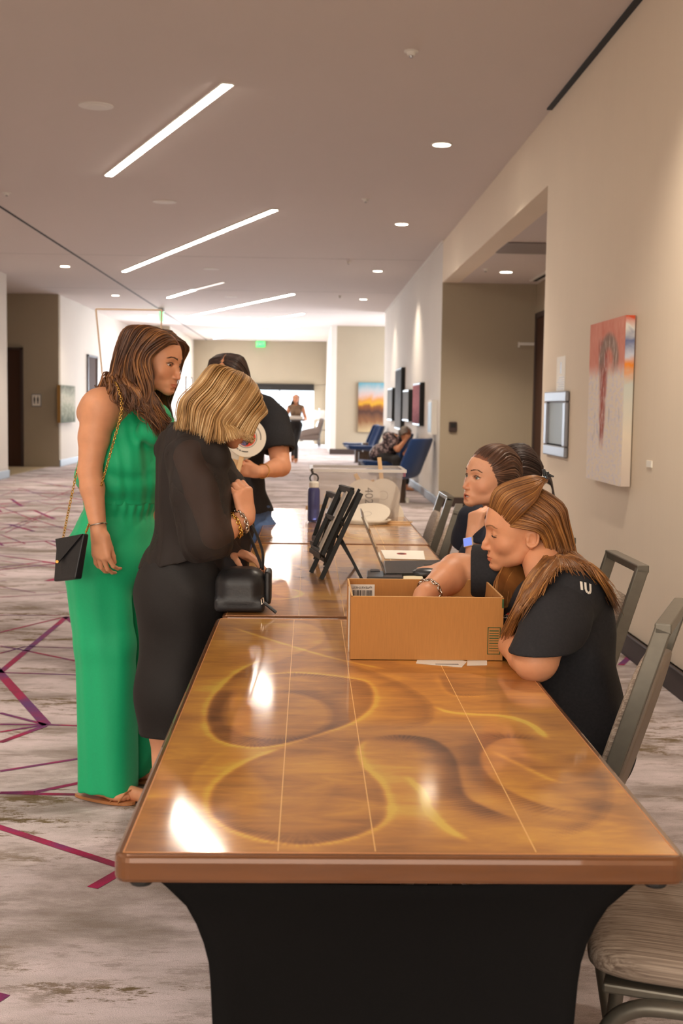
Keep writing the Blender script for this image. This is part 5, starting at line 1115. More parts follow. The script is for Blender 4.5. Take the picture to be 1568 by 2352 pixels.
eyes(M1, s1_, g1, MAT['iris_brown'], (0, -12)); brows(M1, s1_, g1, MAT['brow_brown'])
# bodice, cut away over the right shoulder
A_, B_ = at(262, 1000, 4.13), at(350, 925, 4.20); nrm = (B_-A_).cross(F1).normalized(); nrm = nrm if nrm.dot(-L1_+V(0, 0, 1)) > 0 else -nrm
zw = at(280, 1155, 4.25).z
bod = grow(T_, .013)+[ell(q1(0, .004, .27), (.160, .124, .10), R1_, .05), ell(q1(0, .0, .225), (.176, .144, .072), R1_, .014)]
bod += [slab((A_+nrm*.2), (.5, .5, .2), RM(nrm.orthogonal().normalized(), nrm.cross(nrm.orthogonal().normalized()), nrm), .006, -1, .002), endcut((0, 0, zw-.006), (0, 0, -1), 9, 1)]
bod += [bore(shL+(shL-shR).normalized()*.0, eL, .060, .05), cone(at(352, 985, 4.18), at(372, 985, 4.34), .050, .045, .04), cone(at(360, 960, 4.22), shL, .045, .05, .04)]
sdf_obj('bodice', bod, .0040, MAT['green_crepe'], g1, wrinkle((.0022, 70, 30, 0, .4, 1.3), (.0026, 22, -14, 55, 1, .8), (.0014, 150, 60, 20, 2, .6)))
zk = at(0, 1810, 4.24).z
def skirtlike(D, X, Y, Z):
    t = np.clip((zw-Z)/.9, 0, 1); gather = np.exp(-((zw-Z)/.05)**2)
    return D+.0035*gather*np.sin(150*X+120*Y)+(.0015+.0045*t)*np.sin(38*X+26*Y+2.2*np.sin(3*Z+1))+.0016*np.sin(90*X-50*Y+8*Z)
pn = grow([p for p in T_[:1]], .018)+[ell(q1(0, -.01, .08), (.140, .114, .10), R1_, .03), ell(q1(0, .0, .160), (.137, .107, .085), R1_, .02), ell(q1(0, -.012, -.03), (.170, .130, .12), R1_, .04), ell(q1(0, -.05, -.04), (.15, .10, .11), R1_, .04)]
nl = [q1(-.085, -.01, -.02), at(244, 1480, 4.26), at(247, 1800, 4.24)]; fl2 = [q1(.085, 0, -.02), at(298, 1480, 4.44), at(303, 1776, 4.46)]
pn += [cone(nl[0], nl[1], .108, .103, .03), cone(nl[1], nl[2]-V(0, 0, .05), .103, .104, .02), cone(fl2[0], fl2[1], .105, .094, .014), cone(fl2[1], fl2[2]-V(0, 0, .05), .094, .094, .008), endcut((0, 0, zw+.012), (0, 0, 1), 9, 1), endcut((0, 0, zk), (0, 0, -1), 9, 1), bore(nl[2]+V(0, 0, .06), nl[2]-V(0, 0, .1), .078, .086), bore(fl2[2]+V(0, 0, .06), fl2[2]-V(0, 0, .1), .070, .076)]
sdf_obj('wide_trousers', pn, .0045, MAT['green_crepe'], g1, skirtlike)
# hair: long layered waves
def hw1(*p): return w1(*p)
G = [
 [(.004, .088, .078), (.050, .066, .062), (.078, .028, .012), at(352, 868, 4.14), at(350, 905, 4.12), at(378, 950, 4.13), at(396, 968, 4.14)],
 [(.004, .055, .108), (.064, .030, .080), (.090, .000, .0), at(338, 890, 4.11), at(336, 925, 4.09), at(356, 962, 4.09), at(362, 1000, 4.09)],
 [(.008, .010, .118), (.068, -.020, .085), (.095, -.035, .01), (.092, -.035, -.07), at(316, 895, 4.09), at(318, 922, 4.07), at(336, 944, 4.07)],
 [(.004, -.030, .116), (.055, -.070, .080), (.080, -.085, .01), (.085, -.075, -.07), at(284, 880, 4.12), at(286, 906, 4.11), at(304, 930, 4.11)],
 [(.0, -.050, .108), (.010, -.105, .070), (.010, -.120, .0), (.010, -.125, -.06), at(258, 858, 4.22), at(248, 878, 4.22), at(240, 888, 4.24)],
 [(-.004, -.030, .116), (-.055, -.070, .080), (-.080, -.080, .01), (-.080, -.075, -.07), at(300, 920, 4.38), at(300, 950, 4.38), at(300, 960, 4.38)],
 [(-.008, .020, .118), (-.066, -.005, .085), (-.092, -.015, .01), (-.088, -.015, -.07), at(350, 925, 4.38), at(360, 960, 4.36), at(370, 975, 4.36)],
 [(-.010, .070, .092), (-.062, .060, .060), (-.084, .040, .0), (-.086, .030, -.07), at(385, 930, 4.34), at(390, 970, 4.30), at(396, 985, 4.30)]]
# the parting is on the side away from the camera: mirror so the near side is the person's right (+x)
hair('hair', G, Matrix(), 1, MAT['hair_brown_highlights'], g1, wf=w1, vol=.012, count=560, width=.0060, wave=.016, freq=1.9, depth=.028, seed=3, coh=9, segs=30, inset=.004, ctr=w1(0, -.01, .0), fly=.03, short=.25)
# sandals with toes
for (px_, py_, Yd) in ((312, 1826, 4.16), (345, 1790, 4.40)):
    px_ -= 10; toe = atz(px_, py_, .02); toe = V(toe.x, Yd, 0) if False else V(at(px_, py_, Yd).x, Yd, 0); sn = g1
    d = F1b.normalized(); r_ = V(-d.y, d.x, 0)
    ft_ = [cone(toe-d*.145+V(0, 0, .045), toe-d*.06+V(0, 0, .034), .030, .024, .02), ell(toe-d*.05+V(0, 0, .028), (.04, .04, .018), None, .02)]
    for i, (o, l) in enumerate(((.030, .002), (.014, -.004), (.001, -.010), (-.011, -.018), (-.022, -.027))): ft_ += [cone(toe-d*(.035-l*.5)+r_*o+V(0, 0, .026), toe+d*(l-.006)+r_*o*1.05+V(0, 0, .021), .0095, .0085 if i else .0115, .004)]
    v_, f_ = solid(ft_, .0028); fo = skin_obj('foot', [(v_, f_)], MAT['skin_warm'], g1)
    sl = MB(); pts = []
    for k in range(24): a = 2*math.pi*k/24; c_ = toe-d*.105; pts.append(c_+d*(.118*math.cos(a))+r_*((.036+.010*math.cos(a))*math.sin(a)))
    vs = [p+V(0, 0, .002) for p in pts]+[p+V(0, 0, .012) for p in pts]; sl.add(vs, [tuple(range(23, -1, -1)), tuple(range(24, 48))]+[(k, (k+1) % 24, 24+(k+1) % 24, 24+k) for k in range(24)]); sn_ = sl.build('sandal', MAT['leather_tan'], g1)
    for o in (-.02, -.05): MB().tube([toe+d*o+r_*.042+V(0, 0, .012), toe+d*(o+.012)+r_*.018+V(0, 0, .046), toe+d*(o+.005)-r_*.014+V(0, 0, .042), toe+d*(o-.01)-r_*.040+V(0, 0, .012)], .004, 6, flat=.6).build('strap', MAT['leather_tan'], sn_, smooth=True)
# bracelet
br_ = MB(); dd = (wR-eR).normalized(); a_ = dd.orthogonal().normalized(); b_ = dd.cross(a_); c_ = wR-dd*.004+V(0, 0, .02)
brc = empty('bracelet', c_, 'thin pale bracelet on the wrist of the woman in green', 'bracelet'); br_.tube([c_+(a_*math.cos(t)+b_*math.sin(t))*.0275 for t in [2*math.pi*k/20 for k in range(21)]], .0024, 6, cap=False).build('band', MAT['silver'], brc, smooth=True)
# clutch on a gold chain
cb = empty('clutch_bag', at(165, 1280, 4.24), 'small black envelope clutch hanging on a gold chain', 'handbag')
c0, c1, c2, c3 = at(136, 1238, 4.10), at(199, 1226, 4.02), at(180, 1330, 4.01), at(131, 1336, 4.09); nn = (c1-c0).cross(c3-c0).normalized(); nn = nn if nn.y < 0 else -nn
MB().add([c0+nn*.012, c1+nn*.012, c2+nn*.016, c3+nn*.016, c0-nn*.012, c1-nn*.012, c2-nn*.016, c3-nn*.016], [(0, 1, 2, 3), (7, 6, 5, 4), (0, 4, 5, 1), (1, 5, 6, 2), (2, 6, 7, 3), (3, 7, 4, 0)]).build('bag_body', MAT['leather_black'], cb, bevel=.006, seg=3)
tipf = (c0+c1)/2*.42+(c2+c3)/2*.58-(c1-c0)*.22
MB().add([c0+nn*.013, c1+nn*.013, tipf+nn*.020, c0+nn*.017, c1+nn*.017, tipf+nn*.025], [(0, 1, 2), (5, 4, 3), (0, 3, 4, 1), (1, 4, 5, 2), (2, 5, 3, 0)]).build('flap', MAT['leather_black'], cb, bevel=.001)
MB().lathe([(.005, 0), (.005, .004)], 12, Matrix.Translation(tipf+nn*.026-(tipf-c0)*.06) @ Matrix.Rotation(math.pi/2, 4, 'X')).build('clasp', MAT['gold'], cb)
chain_links([c0+V(.012, 0, 0), at(160, 1160, 4.12), at(176, 1085, 4.12)], MAT['gold'], cb, 'chain_strap', .0105, .0014, .0040)
chain_links([at(176, 1085, 4.14), at(205, 990, 4.30), at(240, 905, 4.30), at(256, 878, 4.19), at(268, 884, 4.10), at(279, 920, 4.07), at(277, 955, 4.06), at(262, 1010, 4.05), at(236, 1103, 4.08), at(218, 1165, 4.16), c1+V(-.004, 0, 0)], MAT['gold'], cb, 'chain_strap', .0105, .0014, .0040)
# ================================================================== the blonde woman in the black dress
g2 = person('person', (-.37, 3.75, 0), 'blonde woman in a sheer-sleeved black dress seen from behind')
M2 = head_matrix(at(526, 934, 3.70), (.93, .36), 33, 4); s2_ = .92; w2 = W(M2, s2_)
F2 = V(.90, .42, 0).normalized(); P2 = at(430, 1335, 3.77); N2 = at(452, 1003, 3.76)
T2, (sR2, sL2), R2, q2 = torso(P2, N2, F2, .155, .90)
sR2 = at(438, 1050, 3.61); eR2 = at(494, 1228, 3.50); wR2 = at(566, 1190, 3.56)
a2 = arm(sR2, eR2, wR2, (.050, .046, .038, .036, .0225)); h2 = hand(wR2, (-.16, .05, 1), (.6, -.75, 0), 1, curls=[(48, 62, 30)]*4, spread=1, s=.90, thumb=(25, 30))
sL2 = at(470, 1050, 3.92); eL2 = at(520, 1235, 3.96); wL2 = at(528, 1262, 3.74); a2 += arm(sL2, eL2, wL2)
h2 += hand(wL2, (.75, -.45, -.22), (.2, .3, .9), 1, curls=[(12, 18, 10)]*4, spread=3, s=.90)
lg2 = leg(q2(-.068, 0, -.03), at(396, 1600, 3.71), at(380, 1890, 3.70), F2, .93)+leg(q2(.068, 0, -.03), at(410, 1600, 3.86), at(405, 1870, 3.86), F2, .93)
b2 = solid(T2+a2+h2+[cone(w2(0, -.02, -.05), N2+V(0, 0, -.02), .05, .055, .02)], .0034)
hd2 = head_place(head_solid(lids=.2, neck=((0, -.045, -.11), .049), ears=True, scalp=(.62, .50, .32)), M2, s2_)
bodymesh([hd2, b2, solid(lg2, .005)], MAT['skin_rosy'], g2); eyes(M2, s2_, g2, MAT['iris_brown'], (0, -15))
zh = at(360, 1680, 3.72).z
dr = grow(T2, .012)+[ell(q2(0, -.012, -.02), (.150, .108, .15), R2, .04), cone(q2(-.068, 0, -.03), at(396, 1600, 3.71), .098, .098, .05), cone(at(396, 1600, 3.71), at(398, 1760, 3.71), .098, .100, .05), cone(q2(.068, 0, -.03), at(410, 1600, 3.86), .094, .084, .05), cone(at(410, 1600, 3.86), at(410, 1760, 3.86), .084, .086, .05), cone(at(400, 1370, 3.74), at(398, 1600, 3.72), .108, .100, .05), cone(P2+V(.0, 0, -.05), at(414, 1560, 3.77), .106, .100, .05), cone(at(414, 1560, 3.77), at(412, 1760, 3.77), .100, .104, .04), ell(q2(0, -.038, -.03), (.13, .085, .11), R2, .04),
      endcut((0, 0, zh), (0, 0, -1), 9, 1), bore(at(412, 1680, 3.77), at(412, 1800, 3.77), .078, .090), ell(N2+V(.02, .0, .045), (.070, .070, .055), None, .006, -1), bore(sR2.lerp(eR2, .3), eR2, .055, .05), bore(sL2.lerp(eL2, .3), eL2, .055, .05)]
sdf_obj('dress', dr, .0042, MAT['black_crepe'], g2, wrinkle((.0022, 50, 30, 3, .5, 1.2), (.0018, 20, 10, 38, 1, .9)))
# sheer layer with wide sleeves
sv2 = grow(T2, .019)+[ell(q2(0, -.018, .05), (.136, .098, .10), R2, .05), cone(sR2, at(456, 1130, 3.54), .070, .080, .04), cone(at(456, 1130, 3.54), at(478, 1232, 3.50), .080, .078, .03), cone(at(450, 1150, 3.55), at(455, 1262, 3.53), .06, .045, .03),
       cone(sL2, at(512, 1130, 3.80), .070, .070, .04), cone(at(512, 1130, 3.80), at(536, 1210, 3.74), .068, .056, .03), cone(at(536, 1210, 3.74), at(540, 1320, 3.72), .052, .040, .03), cone(at(540, 1320, 3.72), at(548, 1392, 3.70), .036, .010, .02)]
nb = V(-.30, 0, -1).normalized(); pb = at(430, 1282, 3.6)
sv2 += [endcut((pb.x, 3.6, pb.z-.0), (-.16, 0, -1), .5, .5) if False else slab(V(-.52, 3.72, at(380, 1300, 3.6).z-.32), (.30, .6, .25), RM(V(0, 1, 0), V(-.97, 0, .23), V(.23, 0, .97)).to_3x3() if False else None, .004, -1, .004),
        ell(N2+V(.02, .0, .055), (.082, .082, .062), None, .006, -1)]
def hollow(th):
    return lambda D, X, Y, Z: np.maximum(D, -(D+th))
def sheer_post(D, X, Y, Z):
    D = D+.0035*np.sin(44*X+36*Y+4*Z+1.5*np.sin(6*Z))+.0022*np.sin(95*X-40*Y+10*Z)
    cutz = .851+.27*(X+.51)    # tail hem rising to the front
    m = (Y < 3.66) | (X < -.30)
    return np.where(m, np.maximum(D, (cutz-Z)), D)
sdf_obj('sheer_overlay', sv2, .0044, MAT['sheer_black'], g2, seq(sheer_post))
G2 = []
for (x0, y0, z0, px1, py1, Y1) in ((.012, .088, .060, 580, 1000, 3.63), (.045, .070, .070, 572, 1006, 3.60), (.030, .030, .112, 552, 1000, 3.55), (.018, .000, .120, 520, 1012, 3.55), (.010, -.030, .115, 480, 1010, 3.57), (.004, -.060, .100, 430, 985, 3.62), (-.004, -.060, .100, 412, 980, 3.72), (-.010, -.03, .115, 430, 985, 3.84), (-.018, 0, .12, 500, 1010, 3.88), (-.03, .03, .112, 545, 1012, 3.84), (-.045, .07, .07, 572, 1004, 3.79)):
    e = at(px1, py1, Y1); r0 = (x0, y0, z0); sx = 1 if x0 > 0 else -1
    if y0 < -.05: o1, o2, o2b = (sx*.028, -.100, .070), (sx*.048, -.118, .005), (sx*.050, -.120, -.055)
    elif y0 > .055: o1, o2, o2b = (sx*.056, .088, .045), (sx*.080, .088, -.005), (sx*.084, .080, -.055)
    else: o1, o2, o2b = (sx*.068, y0*.85-.010, .070), (sx*.091, y0*.95-.016, .005), (sx*.093, y0*.95-.020, -.05)
    G2.append([r0, o1, o2, w2(*o2b), w2(*o2b).lerp(e, .55)+V(0, 0, .004), e])
hair('hair', G2, Matrix(), 1, MAT['hair_blonde'], g2, wf=w2, vol=.008, count=560, width=.0050, wave=.005, freq=1.1, coh=5, depth=.018, seed=9, segs=24, inset=.004, ctr=w2(0, -.01, .0), fly=.012, short=.12)
# bracelets
for k, (off, rr, lab, lk) in enumerate(((.020, .029, 'chunky silver and gold chain bracelet on the raised wrist of the blonde woman', .014), (.045, .032, 'beaded gold bracelet lower on the raised wrist of the blonde woman', .011))):
    dd = (eR2-wR2).normalized(); c_ = wR2+dd*off; a_ = dd.orthogonal().normalized(); b_ = dd.cross(a_)
    bq = empty('bracelet', c_, lab, 'bracelet'); chain_links([c_+(a_*math.cos(t)+b_*math.sin(t))*rr+V(0, 0, -.006*math.cos(t)) for t in [2*math.pi*i/12 for i in range(13)]], MAT['silver' if k == 0 else 'gold'], bq, 'links', lk, .0028, .006)
# handbag on the table
hb = empty('handbag', (-.18, 3.60, TT), 'rounded black handbag with thin strap resting on the middle table', 'handbag')
hx0, hx1, hy0, hy1, hz0, hz1 = -.262, -.118, 3.525, 3.665, TT+.002, TT+.122
sdf_obj('bag_body', [slab(((hx0+hx1)/2, (hy0+hy1)/2, (hz0+hz1)/2), ((hx1-hx0)/2, (hy1-hy0)/2, (hz1-hz0)/2), None, .01, 1, .045), slab(((hx0+hx1)/2, (hy0+hy1)/2, hz0+.02), ((hx1-hx0)/2, (hy1-hy0)/2, .02), None, .01, 1, .012)], .0035, MAT['leather_black'], hb)
sdf_obj('end_pocket', [slab((hx1+.006, (hy0+hy1)/2+.01, (hz0+hz1)/2+.005), (.010, .050, .048), None, .01, 1, .009)], .0025, MAT['leather_black'], hb)
MB().tube(spline([(hx1-.01, 3.60, hz1-.008), at(603, 1270, 3.60), at(592, 1235, 3.60), at(576, 1205, 3.60), at(568, 1215, 3.62), at(585, 1260, 3.64), at(600, 1300, 3.64), (hx1-.02, 3.64, hz1-.01)], 30), .0055, 8, flat=.3).build('strap', MAT['leather_black'], hb, smooth=True)
MB().tube([at(604, 1372, 3.515), at(606, 1384, 3.515), at(601, 1388, 3.515), at(599, 1376, 3.515), at(604, 1372, 3.515)], .002, 6).build('ring', MAT['silver'], hb); MB().tube([at(606, 1384, 3.512), at(634, 1407, 3.500)], .0048, 8).build('zip_pull', MAT['leather_black'], hb)
# ================================================================== the woman in the black T-shirt behind them, holding paddles
g3 = person('person', (-.36, 6.2, 0), 'dark-haired person in black T-shirt and jeans holding round paddles')
M3 = head_matrix(at(522, 868, 6.10), (-.25, -1), 28, 0); w3 = W(M3, .99); F3 = V(-.12, -1, 0).normalized()
P3_, N3_ = at(553, 1205, 6.24), at(530, 908, 6.22); T3, (sR3, sL3), R3, q3 = torso(P3_, N3_, F3, .172, .96, 1.1, .01)
sL3 = at(630, 965, 6.18); eL3 = at(645, 1072, 6.10); wL3 = at(592, 1085, 5.93); a3 = arm(sL3, eL3, wL3, (.058, .054, .046, .042, .026))
sR3 = at(472, 965, 6.20); eR3 = at(455, 1070, 6.10); wR3 = at(500, 1075, 5.90); a3 += arm(sR3, eR3, wR3, (.058, .054, .046, .042, .026))
h3 = hand(wL3, (-1, -.05, .22), (.0, -1, .15), 1, curls=[(18, 40, 25), (22, 44, 25), (26, 48, 25), (30, 52, 25)], spread=2, s=.98, thumb=(30, 20))+hand(wR3, (.9, -.2, .3), (0, -1, .3), -1, curls=[(40, 60, 30)]*4, s=.95)
l3 = leg(q3(-.09, 0, -.04), at(520, 1400, 6.22), at(522, 1545, 6.24), F3, 1.1)+leg(q3(.09, 0, -.04), at(578, 1400, 6.2), at(580, 1545, 6.2), F3, 1.1)
bodymesh([head_place(head_solid(lids=.2, neck=((0, -.040, -.12), .050), vox=.0025, scalp=(.85, .80, .76)), M3, .99), solid(T3+a3+h3, .004), solid(l3, .008), solid([cone(w3(0, -.02, -.05), N3_+V(0, 0, -.02), .05, .056, .02)], .005)], MAT['skin_rosy'], g3); eyes(M3, .99, g3, MAT['iris_brown'])
def tee(T, q, R, shs, els, frac, th, hem, m, root, vox, neckc, fr=.075, down=None,  name='t_shirt', post=None, extra=()):
    fold = post or wrinkle((.0024, 40, 22, 6, .5, 1.2), (.0022, 12, 16, 34, 1, .9)); hole = ell(neckc[0], neckc[1], None, .006, -1)
    pr = grow(T, th)+list(extra)
    for s_, e_ in zip(shs, els): s_, e_ = Vector(s_), Vector(e_); pr += [cone(s_, s_.lerp(e_, .18), fr*.92, fr*.95, .035)]
    if hem is not None: pr += [endcut((q(0, 0, 0).x, q(0, 0, 0).y, hem), (0, 0, -1), .5, .3)]
    parts = [solid(pr+[hole], vox, fold)]
    for s_, e_ in zip(shs, els):   # sleeves flow out of the shoulder and end in an open hem
        near = down == s_; s_, e_ = Vector(s_), Vector(e_); fc_ = .86 if near else frac; d_ = V(0, 0, -1) if near else (e_-s_)
        parts.append(solid([cone(s_, s_.lerp(e_, .45), fr*.93, fr, .035), cone(s_.lerp(e_, .45), s_.lerp(e_, fc_+.15), fr, fr*(.90 if near else .98), .02), endcut(s_.lerp(e_, fc_), d_, fr*1.6, .09), bore(s_.lerp(e_, .35), s_.lerp(e_, fc_+.2), fr*.74, fr*(.74 if near else .84)), hole], vox, post or wrinkle((.0012, 40, 22, 6, .5, 1.2))))
    parts = [(relax(v_, f_, 1), f_) for v_, f_ in parts]
    return skin_obj(name, parts, m, root)
tee(T3, q3, R3, (sL3, sR3), (eL3, eR3), .66, .016, at(0, 1168, 6.2).z, MAT['black_tee'], g3, .006, (N3_+V(0, -.02, .045), (.072, .072, .05)), .082, extra=(ell(q3(0, .01, .04), (.156, .118, .12), R3, .05),))
jn = [ell(q3(0, 0, -.02), (.172, .128, .12), R3, .04), ell(q3(0, 0, .06), (.160, .12, .09), R3, .04)]+[cone(q3(s_*.088, 0, -.05), at(px_, 1400, 6.2), .098, .068, .04) for s_, px_ in ((-1, 520), (1, 576))]+[cone(at(px_, 1400, 6.2), at(px_+2, 1535, 6.2), .066, .056, .02) for px_ in (520, 576)]
sdf_obj('jeans', jn+[endcut((0, 0, .03), (0, 0, -1), 9, .2)], .007, MAT['denim'], g3, wrinkle((.0035, 6, 4, 60, 0, 1.0)))
Gd = []
for sx in (1, -1):
    for (a, b_, c_, d_) in ((.075, .060, .040, .0), (.110, .045, .020, .0), (.118, .0, -.005, 0), (.100, -.05, -.04, 0)):
        Gd.append([(sx*.003, b_+.022 if a < .1 else b_, a), (sx*.056, b_+.002, a*.72), (sx*.080, b_-.02, .02), (sx*.086, b_-.03, -.05), (sx*.075, b_-.035, -.12), (sx*.062, b_-.04, -.19)])
    if sx == 1: Gd.append([(0, -.06, .10), (0, -.115, .06), (0, -.12, 0), (0, -.115, -.08), (0, -.115, -.15), (0, -.11, -.2)])
Gd = Gd[:5]+Gd[5:][::-1]
hair('hair', Gd, Matrix(), 1, MAT['hair_dark'], g3, wf=w3, vol=.012, count=320, width=.006, wave=.002, freq=.8, depth=.008, seed=4, segs=14, inset=.003, ctr=w3(0, -.01, 0), fly=.004)
wb = empty('bracelet', eL3.lerp(wL3, .82), 'thin copper bangle on the forearm of the person in the black T-shirt', 'bracelet'); dd = (wL3-eL3).normalized(); a_ = dd.orthogonal().normalized(); b_ = dd.cross(a_); c_ = eL3.lerp(wL3, .80)
MB().tube([c_+(a_*math.cos(t)+b_*math.sin(t))*.0335+dd*.01*math.cos(t) for t in [2*math.pi*k/20 for k in range(21)]], .0022, 6, cap=False).build('band', MAT['gold'], wb, smooth=True)
for i, (x_, y_, Y_) in enumerate(((566, 1005, 5.80), (552, 1012, 5.815), (543, 1016, 5.83), (534, 1018, 5.845))):
    paddle(pm(at(x_, y_, Y_), (.05, -1, .12), (.10, 0, 1), -8), ['front paddle with red emblem held by the person in the black T-shirt', 'second paddle of the hand-held bunch', 'third paddle of the hand-held bunch', 'rearmost paddle of the hand-held bunch'][i], emblem=i == 0, group='paddles held in the hand')
# ================================================================== the auburn-haired woman reaching into the box
g4 = person('person', (.60, 2.95, 0), 'auburn-haired seated woman in black T-shirt reaching into the cardboard box')
M4 = head_matrix(at(1199, 1214, 3.13), (-1, -.02), 7, -6); s4 = .945; w4 = W(M4, s4); F4 = V(-1, .0, 0)
P4, N4 = V(.610, 2.94, .57), V(.606, 3.02, .945); T4, _s, R4, q4 = torso(P4, N4, F4, .165, 1.02, 1.1)
sL4, eL4, wL4 = V(.600, 2.838, .928), V(.500, 2.700, .802), V(.472, 2.925, .800)
sR4, eR4, wR4 = V(.585, 3.20, .928), V(.388, 3.235, .925), V(.292, 3.085, .885)
a4 = arm(sL4, eL4, wL4, (.056, .054, .044, .041, .027))+arm(sR4, eR4, wR4, (.056, .052, .046, .042, .027))
a4 += [ell(eL4+V(.004, .0, .0), (.043, .038, .038), None, .02)]
h4 = hand(wL4, (.02, 1, .0), (.55, 0, .85), -1, curls=[(35, 50, 30)]*4, s=.93)+hand(wR4, (-.55, -.35, -.75), (-.6, .2, .6), -1, curls=[(20, 30, 20)]*4, s=.93)
l4 = leg((.60, 2.86, .545), (.22, 2.84, .52), (.24, 2.84, .10), (-1, 0, 0))+leg((.60, 3.03, .545), (.22, 3.05, .52), (.24, 3.05, .10), (-1, 0, 0))
bodymesh([head_place(head_solid(lids=.06, neck=((0, -.062, -.105), .047), scalp=(.60, .42, .26)), M4, s4), solid(T4+a4+h4, .0034), solid(l4, .008), solid([cone(w4(0, -.035, -.05), N4+V(-.01, 0, -.03), .047, .056, .03)], .004)], MAT['skin_warm'], g4)
eyes(M4, s4, g4, MAT['iris_brown'], (0, -30)); brows(M4, s4, g4, MAT['brow_auburn'], -.001, .7)
TEE4 = tee(T4, q4, R4, (sL4, sR4), (eL4+V(.004, -.004, .0), eR4), .80, .016, .50, MAT['black_tee'], g4, .0045, (V(.560, 3.04, 1.005), (.080, .080, .060)), .074, down=sL4,
    extra=(ell(V(.645, 2.97, .76), (.078, .150, .17), None, .06), ell(V(.668, 2.95, .60), (.088, .165, .13), None, .06), ell(V(.585, 2.97, .66), (.085, .15, .14), None, .05)))
tr4 = [ell(V(.62, 2.945, .535), (.17, .19, .085), None, .04), cone((.56, 2.86, .545), (.22, 2.84, .53), .090, .068, .03), cone((.56, 3.03, .545), (.22, 3.05, .53), .090, .068, .03), cone((.22, 2.84, .52), (.24, 2.84, .12), .065, .05, .02), cone((.22, 3.05, .52), (.24, 3.05, .12), .065, .05, .02), endcut((.3, 3, .09), (0, 0, -1), 2, .1)]
sdf_obj('trousers', tr4, .008, MAT['dark_pants'], g4)
# emblem on the chest and lettering on the back
def decal(shirt, px, py, draw, up=(0, 0, 1)):
    # a print lying on the cloth: found on the surface, then laid over it
    from mathutils.bvhtree import BVHTree
    me = shirt.data; bv = BVHTree.FromPolygons([v.co.copy() for v in me.vertices], [tuple(p.vertices) for p in me.polygons])
    hit, n, *_ = bv.ray_cast(CAMP, ray(px, py).normalized())
    if hit is None: return
    u = Vector(up); u = (u-n*u.dot(n)).normalized(); r = u.cross(n)
    def put(x, y, lift=.0012):
        p = hit+r*x+u*y+n*.05; q, m_, *_ = bv.ray_cast(p, -n, .1); return (q if q else hit+r*x+u*y)+(m_ if m_ else n)*lift
    draw(put)
def chest_emblem(put):
    for name, r0, r1, m, l in (('print_ring', .034, .0362, 'label_white', .0014), ('print_field', .0, .026, 'emblem_red', .0014), ('print_rim', .026, .0275, 'label_white', .0016)):
        b = MB(); n = 28; k = 4
        for j in range(k): b.add([put((r0+(r1-r0)*jj/k)*math.cos(a), (r0+(r1-r0)*jj/k)*math.sin(a), l) for a in (2*math.pi*i/n for i in range(n)) for jj in (j, j+1)], [(2*i, 2*i+1, (2*i+3) % (2*n), (2*i+2) % (2*n)) for i in range(n)])
        b.build(name, MAT[m], g4)
    b = MB()
    for x, y, w, h in ((-.005, .003, .010, .018), (.007, -.007, .009, .013), (-.002, -.016, .012, .006)): b.add([put(x-w/2, y-h/2, .0022), put(x+w/2, y-h/2, .0022), put(x+w/2, y+h/2, .0022), put(x-w/2, y+h/2, .0022)], [(0, 1, 2, 3)])
    b.build('print_figure', MAT['ring_ink'], g4)
    b = MB()
    for i in range(16):
        a = math.radians(30+120*i/8) if i < 9 else math.radians(210+120*(i-9)/6)
        c, s_ = math.cos(a), math.sin(a); b.add([put(.029*c-.001*s_, .029*s_+.001*c, .0018), put(.029*c+.001*s_, .029*s_-.001*c, .0018), put(.0325*c+.001*s_, .0325*s_-.001*c, .0018), put(.0325*c-.001*s_, .0325*s_+.001*c, .0018)], [(0, 1, 2, 3)])
    b.build('print_lettering', MAT['label_white'], g4)
decal(TEE4, 1184, 1399, chest_emblem)
def back_letters(put):
    b = MB()
    def stroke(pts, w=.0030):
        pts = [(x*.62, y*.62) for x, y in pts]
        for (x0, y0), (x1, y1) in zip(pts, pts[1:]):
            d = Vector((x1-x0, y1-y0)).normalized()*w; b.add([put(x0-d.y, y0+d.x), put(x1-d.y, y1+d.x), put(x1+d.y, y1-d.x), put(x0+d.y, y0-d.x)], [(0, 1, 2, 3)])
    stroke([(-.020, .020), (-.020, -.014)]); stroke([(-.004, .020), (-.004, -.010), (.003, -.018), (.012, -.018), (.018, -.010), (.018, .020)])
    b.build('print_letters', MAT['label_white'], g4)
decal(TEE4, 1346, 1350, back_letters, (.3, 0, 1))
# hair
HL = [(0, .080, .066), (.030, .072, .064), (.052, .058, .050), (.064, .045, .030), (.070, .030, .012)]
def hairline(u):    # u from -1 (person's left temple) to 1
    t = abs(u)*4; k = min(int(t), 3); p = Vector(HL[k]).lerp(Vector(HL[k+1]), t-k); return (math.copysign(p.x, u) if u else 0, p.y, p.z)
G4 = []
for i in range(9):
    u = -1+2*i/8; h_ = hairline(u*.80); c = math.cos(u*1.3); G4.append([h_, (h_[0]*1.1, h_[1]-.035, h_[2]+.030), (h_[0]*.95, -.020, .070+.03*c), (h_[0]*.50, -.046, .105), (h_[0]*.12, -.062, .110)])
hair('hair', G4, Matrix(), 1, MAT['hair_auburn'], g4, wf=w4, vol=.012, count=280, width=.0050, wave=.0012, freq=1, depth=.006, seed=11, segs=20, inset=.003, ctr=w4(0, -.01, 0), short=.0, tip=.7)
from mathutils.bvhtree import BVHTree
_tv = BVHTree.FromPolygons([v.co.copy() for v in TEE4.data.vertices], [tuple(p.vertices) for p in TEE4.data.polygons])
def ot(px, py, lift=.012, Y=2.95):     # a lock of hair resting on the shirt
    h, n, *_ = _tv.ray_cast(CAMP, ray(px, py).normalized()); return (h+n*lift) if h and h.y < 3.15 else at(px, py, Y)
